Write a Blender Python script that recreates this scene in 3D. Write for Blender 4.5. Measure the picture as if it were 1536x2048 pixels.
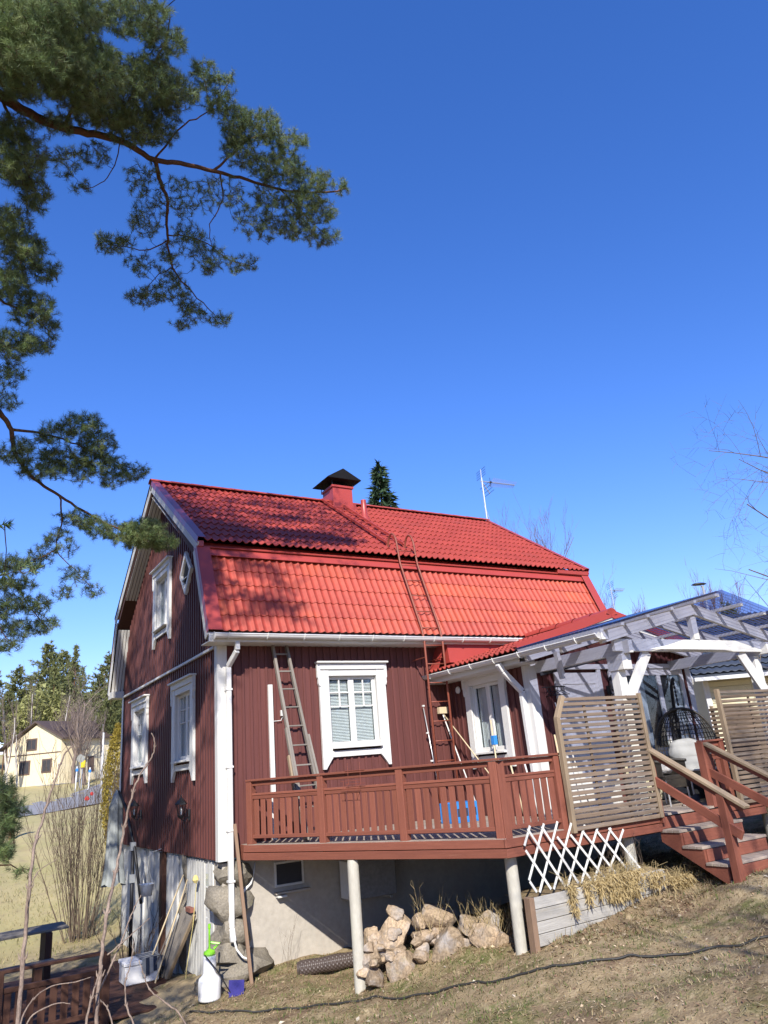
import bpy, bmesh, math, random
import numpy as np
from mathutils import Vector, Matrix, noise as mnoise

# ------------------------------------------------------------------ camera, sky, sun, exposure
scene = bpy.context.scene
for o in list(bpy.data.objects): bpy.data.objects.remove(o)
COL = scene.collection
CAM = np.array([-3.6746, -10.9905, 1.0157]); YAW, PITCH, ROLL, FPX = math.radians(31.903), math.radians(19.086), math.radians(-4.980), 1475.44
def cam_basis():
    f = np.array([math.sin(YAW)*math.cos(PITCH), math.cos(YAW)*math.cos(PITCH), math.sin(PITCH)])
    r = np.array([math.cos(YAW), -math.sin(YAW), 0.]); u = np.cross(r, f)
    c, s = math.cos(ROLL), math.sin(ROLL)
    return c*r+s*u, -s*r+c*u, f
CR, CU, CF = cam_basis()
cd = bpy.data.cameras.new('camera'); cam = bpy.data.objects.new('camera', cd); COL.objects.link(cam)
cam.matrix_world = Matrix(((CR[0], CU[0], -CF[0], CAM[0]), (CR[1], CU[1], -CF[1], CAM[1]), (CR[2], CU[2], -CF[2], CAM[2]), (0, 0, 0, 1)))
cd.sensor_fit = 'HORIZONTAL'; cd.sensor_width = 36.0; cd.lens = 36.0*FPX/1536.0
cd.clip_start = 0.05; cd.clip_end = 1500.0
scene.camera = cam
scene.render.resolution_x = 768; scene.render.resolution_y = 1024
SUN = Vector((-0.394, -0.713, 0.581)).normalized()
SUN_EL = math.asin(SUN.z); SUN_AZ = math.atan2(SUN.x, SUN.y)
w = bpy.data.worlds.new('World'); scene.world = w; w.use_nodes = True
nt = w.node_tree; nt.nodes.clear()
out = nt.nodes.new('ShaderNodeOutputWorld'); bg = nt.nodes.new('ShaderNodeBackground'); sky = nt.nodes.new('ShaderNodeTexSky')
sky.sky_type = 'NISHITA'; sky.sun_disc = False; sky.sun_elevation = SUN_EL; sky.sun_rotation = SUN_AZ
sky.air_density = 1.25; sky.dust_density = 0.0; sky.ozone_density = 4.5; sky.altitude = 50
hs = nt.nodes.new('ShaderNodeHueSaturation'); hs.inputs['Saturation'].default_value = 1.22; hs.inputs['Value'].default_value = 1.35
tint = nt.nodes.new('ShaderNodeMix'); tint.data_type = 'RGBA'; tint.blend_type = 'MULTIPLY'; tint.inputs[0].default_value = 1.0; tint.inputs[7].default_value = (.94, .86, 1.24, 1)   # the deep blue of a clear northern spring sky
nt.links.new(sky.outputs[0], hs.inputs['Color']); nt.links.new(hs.outputs[0], tint.inputs[6]); nt.links.new(tint.outputs[2], bg.inputs[0]); nt.links.new(bg.outputs[0], out.inputs[0])
bg.inputs[1].default_value = 0.094
sd = bpy.data.lights.new('sun', 'SUN'); sd.energy = 5.0; sd.angle = math.radians(0.53); sd.color = (1.0, 0.95, 0.87)
so = bpy.data.objects.new('sun', sd); COL.objects.link(so)
so.rotation_euler = (-SUN).to_track_quat('-Z', 'Y').to_euler(); so.location = (-10, -18, 16)
vs = scene.view_settings; vs.view_transform = 'Standard'; vs.look = 'None'; vs.exposure = 0.56; vs.gamma = 1.0; vs.use_curve_mapping = False
random.seed(7); RNG = np.random.default_rng(11)

# ------------------------------------------------------------------ helpers
def ray(u, v):
    d = CF + (u-768.)/FPX*CR - (v-1024.)/FPX*CU
    return d/np.linalg.norm(d)
def at(u, v, D):                 # a point D metres away in the direction of a photo pixel
    return Vector(CAM + D*ray(u, v))
WM = {}
def reg(o, M, parent=None):
    COL.objects.link(o)
    if parent is not None:
        o.parent = parent; o.matrix_parent_inverse = WM[parent.name].inverted()
    o.matrix_basis = M; WM[o.name] = M.copy(); return o
def tag(o, label=None, cat=None, group=None, kind=None):
    if label: o['label'] = label
    if cat: o['category'] = cat
    if group: o['group'] = group
    if kind: o['kind'] = kind
    return o
def thing(name, label, cat, loc=(0, 0, 0), group=None):
    o = bpy.data.objects.new(name, None); o.empty_display_size = 0.2
    reg(o, Matrix.Translation(Vector(loc))); return tag(o, label, cat, group)
class MB:
    def __init__(s): s.v = []; s.f = []; s.m = []
    def add(s, vs_, fs, mi=0):
        n = len(s.v); s.v += [tuple(p) for p in vs_]; s.f += [tuple(i+n for i in f) for f in fs]; s.m += [mi]*len(fs); return s
    def box(s, lo, hi):
        x0, y0, z0 = lo; x1, y1, z1 = hi
        return s.add([(x0,y0,z0),(x1,y0,z0),(x1,y1,z0),(x0,y1,z0),(x0,y0,z1),(x1,y0,z1),(x1,y1,z1),(x0,y1,z1)],
                     [(0,3,2,1),(4,5,6,7),(0,1,5,4),(1,2,6,5),(2,3,7,6),(3,0,4,7)])
    def prism(s, poly, d):       # polygon (3d points) extruded by vector d
        n = len(poly); d = Vector(d); a = [Vector(p) for p in poly]; b = [p+d for p in a]
        return s.add(a+b, [tuple(range(n))[::-1], tuple(range(n, 2*n))]+[(i, (i+1) % n, (i+1) % n+n, i+n) for i in range(n)])
    def tube(s, pts, rad, n=6, cap=True):
        pts = [Vector(p) for p in pts]; k = len(pts)
        if not hasattr(rad, '__len__'): rad = [rad]*k
        vs_ = []; prev = None
        for i, p in enumerate(pts):
            t = (pts[min(i+1, k-1)]-pts[max(i-1, 0)])
            if t.length < 1e-9: t = Vector((0, 0, 1))
            t.normalize()
            a = prev if prev is not None else (Vector((0, 0, 1)) if abs(t.z) < .9 else Vector((1, 0, 0)))
            a = (a-t*a.dot(t))
            if a.length < 1e-6: a = t.orthogonal()
            a.normalize(); b = t.cross(a); prev = a
            for j in range(n):
                an = 2*math.pi*j/n; vs_.append(p+(a*math.cos(an)+b*math.sin(an))*rad[i])
        fs = [(i*n+j, i*n+(j+1) % n, (i+1)*n+(j+1) % n, (i+1)*n+j) for i in range(k-1) for j in range(n)]
        if cap: fs += [tuple(range(n))[::-1], tuple(range((k-1)*n, k*n))]
        return s.add(vs_, fs)
    def lathe(s, c, prof, n=16, axis=None):
        c = Vector(c); M = Matrix.Identity(3)
        if axis is not None: M = Vector((0, 0, 1)).rotation_difference(Vector(axis)).to_matrix()
        vs_ = [c+M @ Vector((r*math.cos(2*math.pi*j/n), r*math.sin(2*math.pi*j/n), z)) for r, z in prof for j in range(n)]
        k = len(prof)
        return s.add(vs_, [(i*n+j, i*n+(j+1) % n, (i+1)*n+(j+1) % n, (i+1)*n+j) for i in range(k-1) for j in range(n)]+[tuple(range(n))[::-1], tuple(range((k-1)*n, k*n))])
    def build(s, name, mat, parent=None, smooth=False, org=None, mats=None):
        V = np.array(s.v, float); o0 = Vector(org) if org is not None else Vector(V.mean(0))
        me = bpy.data.meshes.new(name); me.from_pydata([tuple(p) for p in (V-np.array(o0))], [], s.f); me.update()
        for m_ in (mats or [mat]): me.materials.append(m_)
        if mats: me.polygons.foreach_set('material_index', s.m)
        if smooth: me.shade_smooth()
        return reg(bpy.data.objects.new(name, me), Matrix.Translation(o0), parent)
def tri_mesh(name, V, F, mat, parent=None, colors=None, org=(0, 0, 0), smooth=False):
    V = np.asarray(V, np.float32)-np.array(org, np.float32); F = np.asarray(F, np.int32); k = F.shape[1]
    me = bpy.data.meshes.new(name); me.vertices.add(len(V)); me.vertices.foreach_set('co', V.ravel())
    me.loops.add(F.size); me.loops.foreach_set('vertex_index', F.ravel())
    me.polygons.add(len(F)); me.polygons.foreach_set('loop_start', np.arange(0, F.size, k, dtype=np.int32)); me.polygons.foreach_set('loop_total', np.full(len(F), k, np.int32))
    me.update(calc_edges=True); me.materials.append(mat)
    if colors is not None:
        ca = me.color_attributes.new('tint', 'FLOAT_COLOR', 'POINT'); C4 = np.ones((len(V), 4), np.float32); C4[:, :3] = colors; ca.data.foreach_set('color', C4.ravel())
    if smooth: me.shade_smooth()
    return reg(bpy.data.objects.new(name, me), Matrix.Translation(Vector(org)), parent)
BOXC = {}
def box_mesh(L, W, T, mat, ch=0.004):
    key = (round(L, 3), round(W, 3), round(T, 3), mat.name, ch)
    if key in BOXC: return BOXC[key]
    c = min(ch, .3*min(L, W, T)); h = (L/2, W/2, T/2); vs_ = []; idx = {}
    for sx in (-1, 1):
        for sy in (-1, 1):
            for sz in (-1, 1):
                for a in range(3):
                    p = [sx*h[0], sy*h[1], sz*h[2]]
                    for b in range(3):
                        if b != a: p[b] -= (sx, sy, sz)[b]*c
                    idx[(sx, sy, sz, a)] = len(vs_); vs_.append(p)
    fs = []
    for a in range(3):
        b, d = [(1, 2), (0, 2), (0, 1)][a]
        for s in (-1, 1):
            q = []
            for e, g in ((-1, -1), (1, -1), (1, 1), (-1, 1)):
                k = [0, 0, 0]; k[a] = s; k[b] = e; k[d] = g; q.append(idx[(*k, a)])
            fs.append(q)
    for a in range(3):              # edges parallel to axis a
        b, d = [(1, 2), (0, 2), (0, 1)][a]
        for e in (-1, 1):
            for g in (-1, 1):
                k1 = [0, 0, 0]; k1[a] = -1; k1[b] = e; k1[d] = g; k2 = list(k1); k2[a] = 1
                fs.append([idx[(*k1, b)], idx[(*k2, b)], idx[(*k2, d)], idx[(*k1, d)]])
    for sx in (-1, 1):
        for sy in (-1, 1):
            for sz in (-1, 1): fs.append([idx[(sx, sy, sz, a)] for a in range(3)])
    me = bpy.data.meshes.new('piece'); me.from_pydata(vs_, [], fs)
    bm = bmesh.new(); bm.from_mesh(me); bmesh.ops.recalc_face_normals(bm, faces=bm.faces); bm.to_mesh(me); bm.free()
    me.materials.append(mat); BOXC[key] = me; return me
def obox(name, parent, c, axes, size, mat, ch=0.004):
    X, Y, Z = [Vector(a).normalized() for a in axes]; c = Vector(c)
    M = Matrix(((X.x, Y.x, Z.x, c.x), (X.y, Y.y, Z.y, c.y), (X.z, Y.z, Z.z, c.z), (0, 0, 0, 1)))
    return reg(bpy.data.objects.new(name, box_mesh(*size, mat, ch)), M, parent)
def beam(name, parent, p0, p1, w_, t_, mat, up=(0, 0, 1), ch=0.004):   # along p0-p1, w_ sideways, t_ along up
    p0, p1 = Vector(p0), Vector(p1); X = (p1-p0).normalized(); U = Vector(up); Z = (U-X*U.dot(X))
    if Z.length < 1e-5: Z = X.orthogonal()
    Z.normalize(); Y = Z.cross(X)
    return obox(name, parent, (p0+p1)/2, (X, Y, Z), ((p1-p0).length, w_, t_), mat, ch)
def wbox(name, parent, lo, hi, mat, ch=0.004):   # axis aligned, longest side along local X so that grain follows
    lo, hi = Vector(lo), Vector(hi); s = hi-lo; c = (lo+hi)/2; A = [Vector((1, 0, 0)), Vector((0, 1, 0)), Vector((0, 0, 1))]
    i = max(range(3), key=lambda k: s[k]); j, k = (i+1) % 3, (i+2) % 3
    return obox(name, parent, c, (A[i], A[j], A[k]), (s[i], s[j], s[k]), mat, ch)

# ------------------------------------------------------------------ materials
MAT = {}
def material(name, base, base2=None, rough=.6, scale=6., stretch=(1, 1, 1), detail=6., contrast=.5, rand=.0, bump=.0, bscale=None, spec=.4, metal=0., fine=.0, extra=None, attr=None, coords='Object', hrand=0.):
    m = bpy.data.materials.new(name); m.use_nodes = True; n = m.node_tree.nodes; l = m.node_tree.links
    b = n['Principled BSDF']; b.inputs['Roughness'].default_value = rough; b.inputs['Specular IOR Level'].default_value = spec; b.inputs['Metallic'].default_value = metal
    tc = n.new('ShaderNodeTexCoord'); oi = n.new('ShaderNodeObjectInfo')
    mp = n.new('ShaderNodeMapping'); mp.inputs['Scale'].default_value = stretch; l.new(tc.outputs[coords], mp.inputs['Vector'])
    off = n.new('ShaderNodeVectorMath'); off.operation = 'SCALE'; off.inputs[0].default_value = (37.1, 19.7, 53.3); l.new(oi.outputs['Random'], off.inputs['Scale'])
    add = n.new('ShaderNodeVectorMath'); l.new(mp.outputs[0], add.inputs[0]); l.new(off.outputs[0], add.inputs[1])
    nz = n.new('ShaderNodeTexNoise'); nz.inputs['Scale'].default_value = scale; nz.inputs['Detail'].default_value = detail; nz.inputs['Roughness'].default_value = .6; l.new(add.outputs[0], nz.inputs['Vector'])
    cr = n.new('ShaderNodeValToRGB'); lo = .5-.5*(1-contrast)-.02; cr.color_ramp.elements[0].position = max(0, .5-.25/(.4+contrast)); cr.color_ramp.elements[1].position = min(1, .5+.25/(.4+contrast))
    b2 = base2 or tuple(c*.6 for c in base)
    cr.color_ramp.elements[0].color = (*b2, 1); cr.color_ramp.elements[1].color = (*base, 1); l.new(nz.outputs[0], cr.inputs[0])
    c = cr.outputs[0]
    if attr:
        at_ = n.new('ShaderNodeAttribute'); at_.attribute_name = attr; mx = n.new('ShaderNodeMix'); mx.data_type = 'RGBA'; mx.blend_type = 'MULTIPLY'; mx.inputs[0].default_value = 1
        l.new(c, mx.inputs[6]); l.new(at_.outputs[0], mx.inputs[7]); c = mx.outputs[2]
    if fine:
        n2 = n.new('ShaderNodeTexNoise'); n2.inputs['Scale'].default_value = scale*9; n2.inputs['Detail'].default_value = 3; l.new(add.outputs[0], n2.inputs['Vector'])
        mr = n.new('ShaderNodeMapRange'); mr.inputs[1].default_value = .3; mr.inputs[2].default_value = .7; mr.inputs[3].default_value = 1-fine; mr.inputs[4].default_value = 1+fine*.5; l.new(n2.outputs[0], mr.inputs[0])
        mx = n.new('ShaderNodeMix'); mx.data_type = 'RGBA'; mx.blend_type = 'MULTIPLY'; mx.inputs[0].default_value = 1; l.new(c, mx.inputs[6]); l.new(mr.outputs[0], mx.inputs[7]); c = mx.outputs[2]
    if rand or hrand:
        hv = n.new('ShaderNodeHueSaturation'); mr = n.new('ShaderNodeMapRange'); mr.inputs[3].default_value = 1-rand; mr.inputs[4].default_value = 1+rand; l.new(oi.outputs['Random'], mr.inputs[0]); l.new(mr.outputs[0], hv.inputs['Value']); l.new(c, hv.inputs['Color']); c = hv.outputs[0]
    if extra: c = extra(n, l, c, add.outputs[0], tc)
    l.new(c, b.inputs['Base Color'])
    if bump:
        bp = n.new('ShaderNodeBump'); bp.inputs['Strength'].default_value = bump; bp.inputs['Distance'].default_value = .02
        nb = n.new('ShaderNodeTexNoise'); nb.inputs['Scale'].default_value = bscale or scale*4; nb.inputs['Detail'].default_value = 5; l.new(add.outputs[0], nb.inputs['Vector']); l.new(nb.outputs[0], bp.inputs['Height']); l.new(bp.outputs[0], b.inputs['Normal'])
    MAT[name] = m; return m
def stain(col, sc, lo_, hi_, amt, stretch=(1, 1, 1)):
    def f(n, l, c, vec, tc):
        mp = n.new('ShaderNodeMapping'); mp.inputs['Scale'].default_value = stretch; l.new(vec, mp.inputs['Vector'])
        nz = n.new('ShaderNodeTexNoise'); nz.inputs['Scale'].default_value = sc; nz.inputs['Detail'].default_value = 8; nz.inputs['Roughness'].default_value = .65; l.new(mp.outputs[0], nz.inputs['Vector'])
        mr = n.new('ShaderNodeMapRange'); mr.inputs[1].default_value = lo_; mr.inputs[2].default_value = hi_; mr.inputs[3].default_value = 0; mr.inputs[4].default_value = amt; l.new(nz.outputs[0], mr.inputs[0])
        mx = n.new('ShaderNodeMix'); mx.data_type = 'RGBA'; l.new(mr.outputs[0], mx.inputs[0]); l.new(c, mx.inputs[6]); mx.inputs[7].default_value = (*col, 1); return mx.outputs[2]
    return f
def chain(*fs):
    def f(n, l, c, vec, tc):
        for g_ in fs: c = g_(n, l, c, vec, tc)
        return c
    return f
WOODS = (.5, 9, 9)
siding = material('siding_paint', (.140, .050, .043), (.108, .038, .034), rough=.62, scale=4, stretch=WOODS, rand=.12, bump=.12, bscale=12, spec=.25, fine=.08, extra=stain((.26, .13, .07), 3.0, .70, .82, .35))
siding_sheet = material('siding_paint_gable', (.130, .044, .038), (.098, .033, .030), rough=.6, scale=3, stretch=(6, 6, .5), bump=.1, bscale=20, spec=.25, fine=.1)
roofm = material('roof_paint', (.43, .072, .042), (.33, .050, .034), rough=.5, scale=1.3, contrast=.7, rand=.05, bump=.10, bscale=60, spec=.35, fine=.14, extra=chain(stain((.52, .105, .035), .55, .50, .70, .7), stain((.22, .055, .045), 2.4, .56, .74, .45, (1, .25, .25))))
roofu = material('roof_paint_upper', (.38, .062, .043), (.29, .045, .034), rough=.55, scale=1.6, contrast=.7, rand=.06, bump=.10, bscale=60, spec=.3, fine=.16, extra=stain((.20, .055, .045), 2.2, .55, .74, .5, (1, .3, .3)))
flash = material('flashing_paint', (.38, .058, .045), (.33, .048, .038), rough=.38, scale=2, rand=.04, bump=.03, spec=.5)
flashp = material('flashing_purple_sheen', (.30, .055, .06), (.24, .05, .075), rough=.30, scale=4, bump=.03, spec=.6)  # red flashing with its purple sheen and shade mixed into the colour
white = material('white_paint', (.70, .69, .66), (.60, .59, .56), rough=.5, scale=3, stretch=WOODS, rand=.03, bump=.06, bscale=10, spec=.35, fine=.04)
whitew = material('white_paint_weathered', (.68, .67, .64), (.52, .51, .48), rough=.6, scale=5, stretch=WOODS, rand=.05, bump=.15, bscale=12, spec=.25, fine=.1, extra=stain((.42, .38, .32), 5, .66, .78, .6))
plasterw = material('white_plaster', (.68, .67, .62), (.55, .54, .50), rough=.8, scale=2.5, bump=.12, bscale=30, fine=.08, extra=stain((.40, .38, .33), 2.2, .56, .75, .6))
gutterm = material('gutter_white', (.72, .71, .69), (.62, .61, .59), rough=.28, scale=2, spec=.5, fine=.03)
soffit = material('soffit_boards', (.62, .60, .55), (.50, .48, .44), rough=.6, scale=4, stretch=WOODS, rand=.08, fine=.08, spec=.2)
deckred = material('deck_stain', (.255, .090, .058), (.185, .064, .044), rough=.62, scale=4.5, stretch=WOODS, rand=.13, bump=.2, bscale=10, spec=.22, fine=.12, extra=stain((.42, .24, .16), 5, .64, .80, .55, (.6, 1, 1)))
deckgrey = material('deck_planks', (.40, .33, .27), (.29, .235, .19), rough=.75, scale=4.5, stretch=WOODS, rand=.14, bump=.2, bscale=10, spec=.2, fine=.16)
slatw = material('screen_slats', (.235, .170, .118), (.155, .115, .085), rough=.75, scale=3.5, stretch=WOODS, rand=.2, bump=.2, bscale=10, spec=.15, fine=.15, extra=stain((.28, .265, .245), 2.5, .50, .72, .6, (.4, 1, 1)))
slatf = material('screen_frame', (.34, .255, .165), (.25, .19, .13), rough=.7, scale=3.5, stretch=WOODS, rand=.1, bump=.15, bscale=10, spec=.15, fine=.12)
greyw = material('grey_wood', (.28, .25, .215), (.165, .145, .125), rough=.8, scale=4, stretch=WOODS, rand=.12, bump=.2, bscale=10, spec=.15, fine=.15, extra=stain((.36, .30, .20), 2.2, .55, .75, .5, (.4, 1, 1)))
planterw = material('planter_wood', (.46, .44, .40), (.33, .31, .275), rough=.8, scale=4, stretch=WOODS, rand=.12, bump=.2, bscale=10, spec=.15, fine=.15, extra=stain((.36, .30, .20), 2.2, .55, .75, .5, (.4, 1, 1)))
darkw = material('dark_wood', (.085, .040, .026), (.060, .028, .020), rough=.7, scale=4, stretch=WOODS, rand=.15, bump=.15, bscale=10, spec=.2, fine=.12)
brownw = material('pole_wood', (.26, .17, .11), (.20, .13, .09), rough=.75, scale=4, stretch=WOODS, rand=.1, fine=.12, spec=.2)
lattm = material('lattice_white', (.74, .73, .68), (.62, .61, .56), rough=.6, scale=5, stretch=WOODS, rand=.06, fine=.08, spec=.2)
concrete = material('concrete', (.47, .425, .36), (.38, .345, .295), rough=.9, scale=1.6, contrast=.6, bump=.15, bscale=50, fine=.1, spec=.15, extra=stain((.46, .335, .27), 1.4, .52, .78, .5, (1.6, 1, .35)))
pipec = material('concrete_pipe', (.52, .49, .42), (.42, .40, .34), rough=.9, scale=3, stretch=(1, 1, .4), bump=.2, bscale=40, fine=.1, spec=.15, extra=stain((.30, .33, .24), 3, .55, .75, .5))
stonem = material('foundation_stone', (.29, .255, .20), (.17, .150, .12), rough=.9, scale=5, contrast=.5, rand=.15, bump=.6, bscale=22, fine=.3, spec=.2, extra=stain((.19, .195, .10), 4, .58, .74, .55))
rockm = material('boulder_stone', (.43, .325, .215), (.30, .220, .150), rough=.9, scale=4, contrast=.6, rand=.30, bump=.8, bscale=22, fine=.40, spec=.2, extra=chain(stain((.40, .375, .36), 2.6, .50, .66, .75), stain((.17, .13, .10), 6, .56, .70, .6), stain((.20, .21, .11), 3.5, .60, .74, .5)))
rust = material('red_steel', (.28, .075, .042), (.20, .055, .035), rough=.5, scale=20, fine=.2, spec=.4)
galv = material('galvanised_steel', (.55, .57, .58), (.45, .47, .48), rough=.4, scale=14, metal=.6, spec=.5)
alu = material('aluminium', (.78, .78, .77), (.7, .7, .7), rough=.35, scale=10, metal=.7)
black = material('black_metal', (.022, .022, .024), (.014, .014, .016), rough=.45, scale=10, spec=.4)
blackpl = material('black_plastic', (.03, .03, .032), (.02, .02, .022), rough=.5, scale=10)
charc = material('charcoal_cap', (.012, .011, .012), (.008, .008, .009), rough=.8, scale=10, spec=.1)
bark = material('pine_bark', (.20, .105, .06), (.10, .055, .038), rough=.9, scale=12, bump=.6, bscale=30, fine=.3, spec=.1)
twigm = material('twig_bark', (.085, .055, .042), (.055, .036, .03), rough=.9, scale=15, spec=.1, fine=.2)
needle = material('pine_needles', (.215, .275, .100), (.120, .170, .070), rough=.55, scale=1.3, contrast=.5, spec=.3, attr='tint')
stemm = material('lilac_bark', (.33, .25, .19), (.15, .105, .085), rough=.75, scale=30, stretch=(1, 1, .35), contrast=.8, bump=.4, bscale=90, fine=.35, spec=.3)
shrubm = material('shrub_bark', (.17, .125, .09), (.10, .075, .058), rough=.8, scale=15, fine=.2, spec=.2)
birchbark = material('birch_bark', (.62, .58, .52), (.40, .36, .32), rough=.8, scale=9, stretch=(1, 1, 5), contrast=.8, fine=.3, spec=.2)
baretw = material('bare_twigs', (.24, .185, .15), (.17, .13, .11), rough=.85, scale=4, fine=.1, spec=.15)
redtw = material('birch_twigs', (.26, .155, .12), (.19, .115, .095), rough=.85, scale=4, fine=.1, spec=.15)
spruce = material('spruce_needles', (.040, .070, .030), (.022, .042, .020), rough=.65, scale=.9, contrast=.6, spec=.25, attr='tint')
pineleaf = material('far_pine_needles', (.235, .245, .095), (.150, .170, .072), rough=.65, scale=.5, contrast=.6, spec=.2, attr='tint')
willowm = material('budding_leaves', (.36, .35, .13), (.24, .25, .09), rough=.6, scale=.8, spec=.2, attr='tint')
thujam = material('thuja_leaves', (.36, .27, .05), (.22, .18, .04), rough=.6, scale=3, spec=.2, attr='tint')
grassm = material('dry_grass', (1, 1, 1), (.85, .85, .85), rough=.8, scale=2, spec=.15, attr='tint')
litterm = material('leaf_litter', (1, 1, 1), (.8, .8, .8), rough=.85, scale=8, spec=.15, attr='tint')
strawm = material('dead_leaves', (.62, .49, .25), (.42, .32, .16), rough=.7, scale=14, spec=.25, fine=.15)
cream = material('cream_boards', (.74, .64, .42), (.68, .58, .38), rough=.6, scale=3, rand=.03, fine=.05, spec=.25)
cream2 = material('pale_yellow_boards', (.66, .61, .42), (.58, .53, .37), rough=.6, scale=3, rand=.04, fine=.05, spec=.25)
brownroof = material('brown_roof', (.095, .066, .055), (.07, .05, .042), rough=.6, scale=2, fine=.2)
darkroof = material('dark_roof_tiles', (.055, .065, .085), (.035, .042, .055), rough=.38, scale=3, fine=.2, spec=.5)
browntrim = material('brown_trim', (.13, .085, .06), (.10, .065, .05), rough=.6, scale=5)
greyplinth_shadecase = material('grey_plinth_shaded_case', (.30, .29, .28), (.24, .23, .22), rough=.9, scale=3, fine=.15)
asphalt = material('asphalt', (.30, .29, .28), (.24, .232, .225), rough=.9, scale=.6, contrast=.5, fine=.2, bump=.2, bscale=60)
wicker = material('wicker', (.055, .046, .036), (.022, .02, .018), rough=.5, scale=20, spec=.4)
cushion = material('grey_cushion', (.37, .37, .36), (.31, .31, .30), rough=.9, scale=5, bump=.15, bscale=30, spec=.1)
fluffy = material('white_fleece', (.68, .65, .62), (.56, .53, .5), rough=1., scale=25, bump=.8, bscale=60, spec=.05)
parasolm = material('parasol_cloth', (.34, .36, .35), (.24, .255, .25), rough=.85, scale=5, stretch=(1, 1, .3), bump=.1, bscale=20, spec=.1, extra=stain((.42, .45, .33), 2, .5, .7, .4))
whitecloth = material('white_canvas', (.82, .82, .80), (.78, .78, .76), rough=.8, scale=3, spec=.15)
whitepl = material('white_plastic', (.80, .80, .79), (.75, .75, .74), rough=.35, scale=5, spec=.5)
greenpl = material('green_plastic', (.24, .62, .035), (.20, .55, .03), rough=.35, scale=5)
bluepl = material('blue_panel', (.050, .042, .24), (.035, .03, .16), rough=.4, scale=8, fine=.2)
skybl = material('light_blue_plastic', (.035, .24, .62), (.03, .20, .55), rough=.4, scale=5)
yellowpl = material('yellow_plastic', (.72, .55, .03), (.65, .48, .03), rough=.4, scale=5)
styro = material('styrofoam', (.78, .77, .76), (.70, .69, .68), rough=.9, scale=12, bump=.1, bscale=120)
navy = material('navy_cloth', (.035, .045, .075), (.028, .036, .06), rough=.9, scale=20)
redthing = material('red_fabric', (.55, .03, .03), (.4, .02, .02), rough=.7, scale=10)
sole = material('shoe_sole', (.45, .38, .33), (.38, .32, .28), rough=.8, scale=20)
shoem = material('shoe_fabric', (.10, .105, .11), (.05, .052, .056), rough=.8, scale=30, stretch=(1, 1, 1), contrast=.9)
ceram = material('beige_wood', (.62, .50, .32), (.55, .44, .28), rough=.6, scale=10)
brick = material('red_brick', (.26, .10, .07), (.20, .08, .055), rough=.9, scale=10, fine=.2)
rubber = material('black_rubber', (.035, .033, .030), (.025, .024, .022), rough=.6, scale=10)
drainm = material('dimpled_membrane', (.085, .062, .052), (.065, .048, .042), rough=.5, scale=6, fine=.15, spec=.45)
hosey = material('yellow_hose', (.62, .52, .20), (.55, .46, .18), rough=.5, scale=10)
fabricw = material('curtain', (.62, .63, .62), (.54, .55, .55), rough=.9, scale=5, stretch=(12, 12, .4), spec=.1)
def translucent(m, amt):      # thin leaves let light through
    n = m.node_tree.nodes; l = m.node_tree.links; b = n['Principled BSDF']; o = [x for x in n if x.type == 'OUTPUT_MATERIAL'][0]; t = n.new('ShaderNodeBsdfTranslucent'); mx = n.new('ShaderNodeMixShader'); mx.inputs[0].default_value = amt
    l.new(b.inputs['Base Color'].links[0].from_socket, t.inputs['Color']); l.new(b.outputs[0], mx.inputs[1]); l.new(t.outputs[0], mx.inputs[2]); l.new(mx.outputs[0], o.inputs[0])
translucent(needle, .18)
for m_ in (grassm, strawm, willowm, thujam, pineleaf): translucent(m_, .3)
def glass_mat(name, tint, rough=.02, dark=0.75):
    m = bpy.data.materials.new(name); m.use_nodes = True; n = m.node_tree.nodes; l = m.node_tree.links; n.clear()
    o = n.new('ShaderNodeOutputMaterial'); g = n.new('ShaderNodeBsdfGlossy'); g.inputs['Roughness'].default_value = rough; g.inputs['Color'].default_value = (.9, .95, 1, 1)
    t = n.new('ShaderNodeBsdfTransparent'); t.inputs['Color'].default_value = (*tint, 1); fr = n.new('ShaderNodeLayerWeight'); fr.inputs['Blend'].default_value = .5; pw = n.new('ShaderNodeMath'); pw.operation = 'POWER'; pw.inputs[1].default_value = 4.5; l.new(fr.outputs['Facing'], pw.inputs[0])
    mr = n.new('ShaderNodeMapRange'); mr.inputs[3].default_value = .05; mr.inputs[4].default_value = .95; l.new(pw.outputs[0], mr.inputs[0])
    mx = n.new('ShaderNodeMixShader'); l.new(mr.outputs[0], mx.inputs[0]); l.new(t.outputs[0], mx.inputs[1]); l.new(g.outputs[0], mx.inputs[2]); l.new(mx.outputs[0], o.inputs[0]); return m
glass = glass_mat('window_glass', (.90, .93, .93)); 
plasticroof = glass_mat('tinted_plastic_roof', (.36, .38, .52), .25)
inside = material('dark_interior', (.05, .05, .055), (.03, .03, .034), rough=.9, scale=2)
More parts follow.
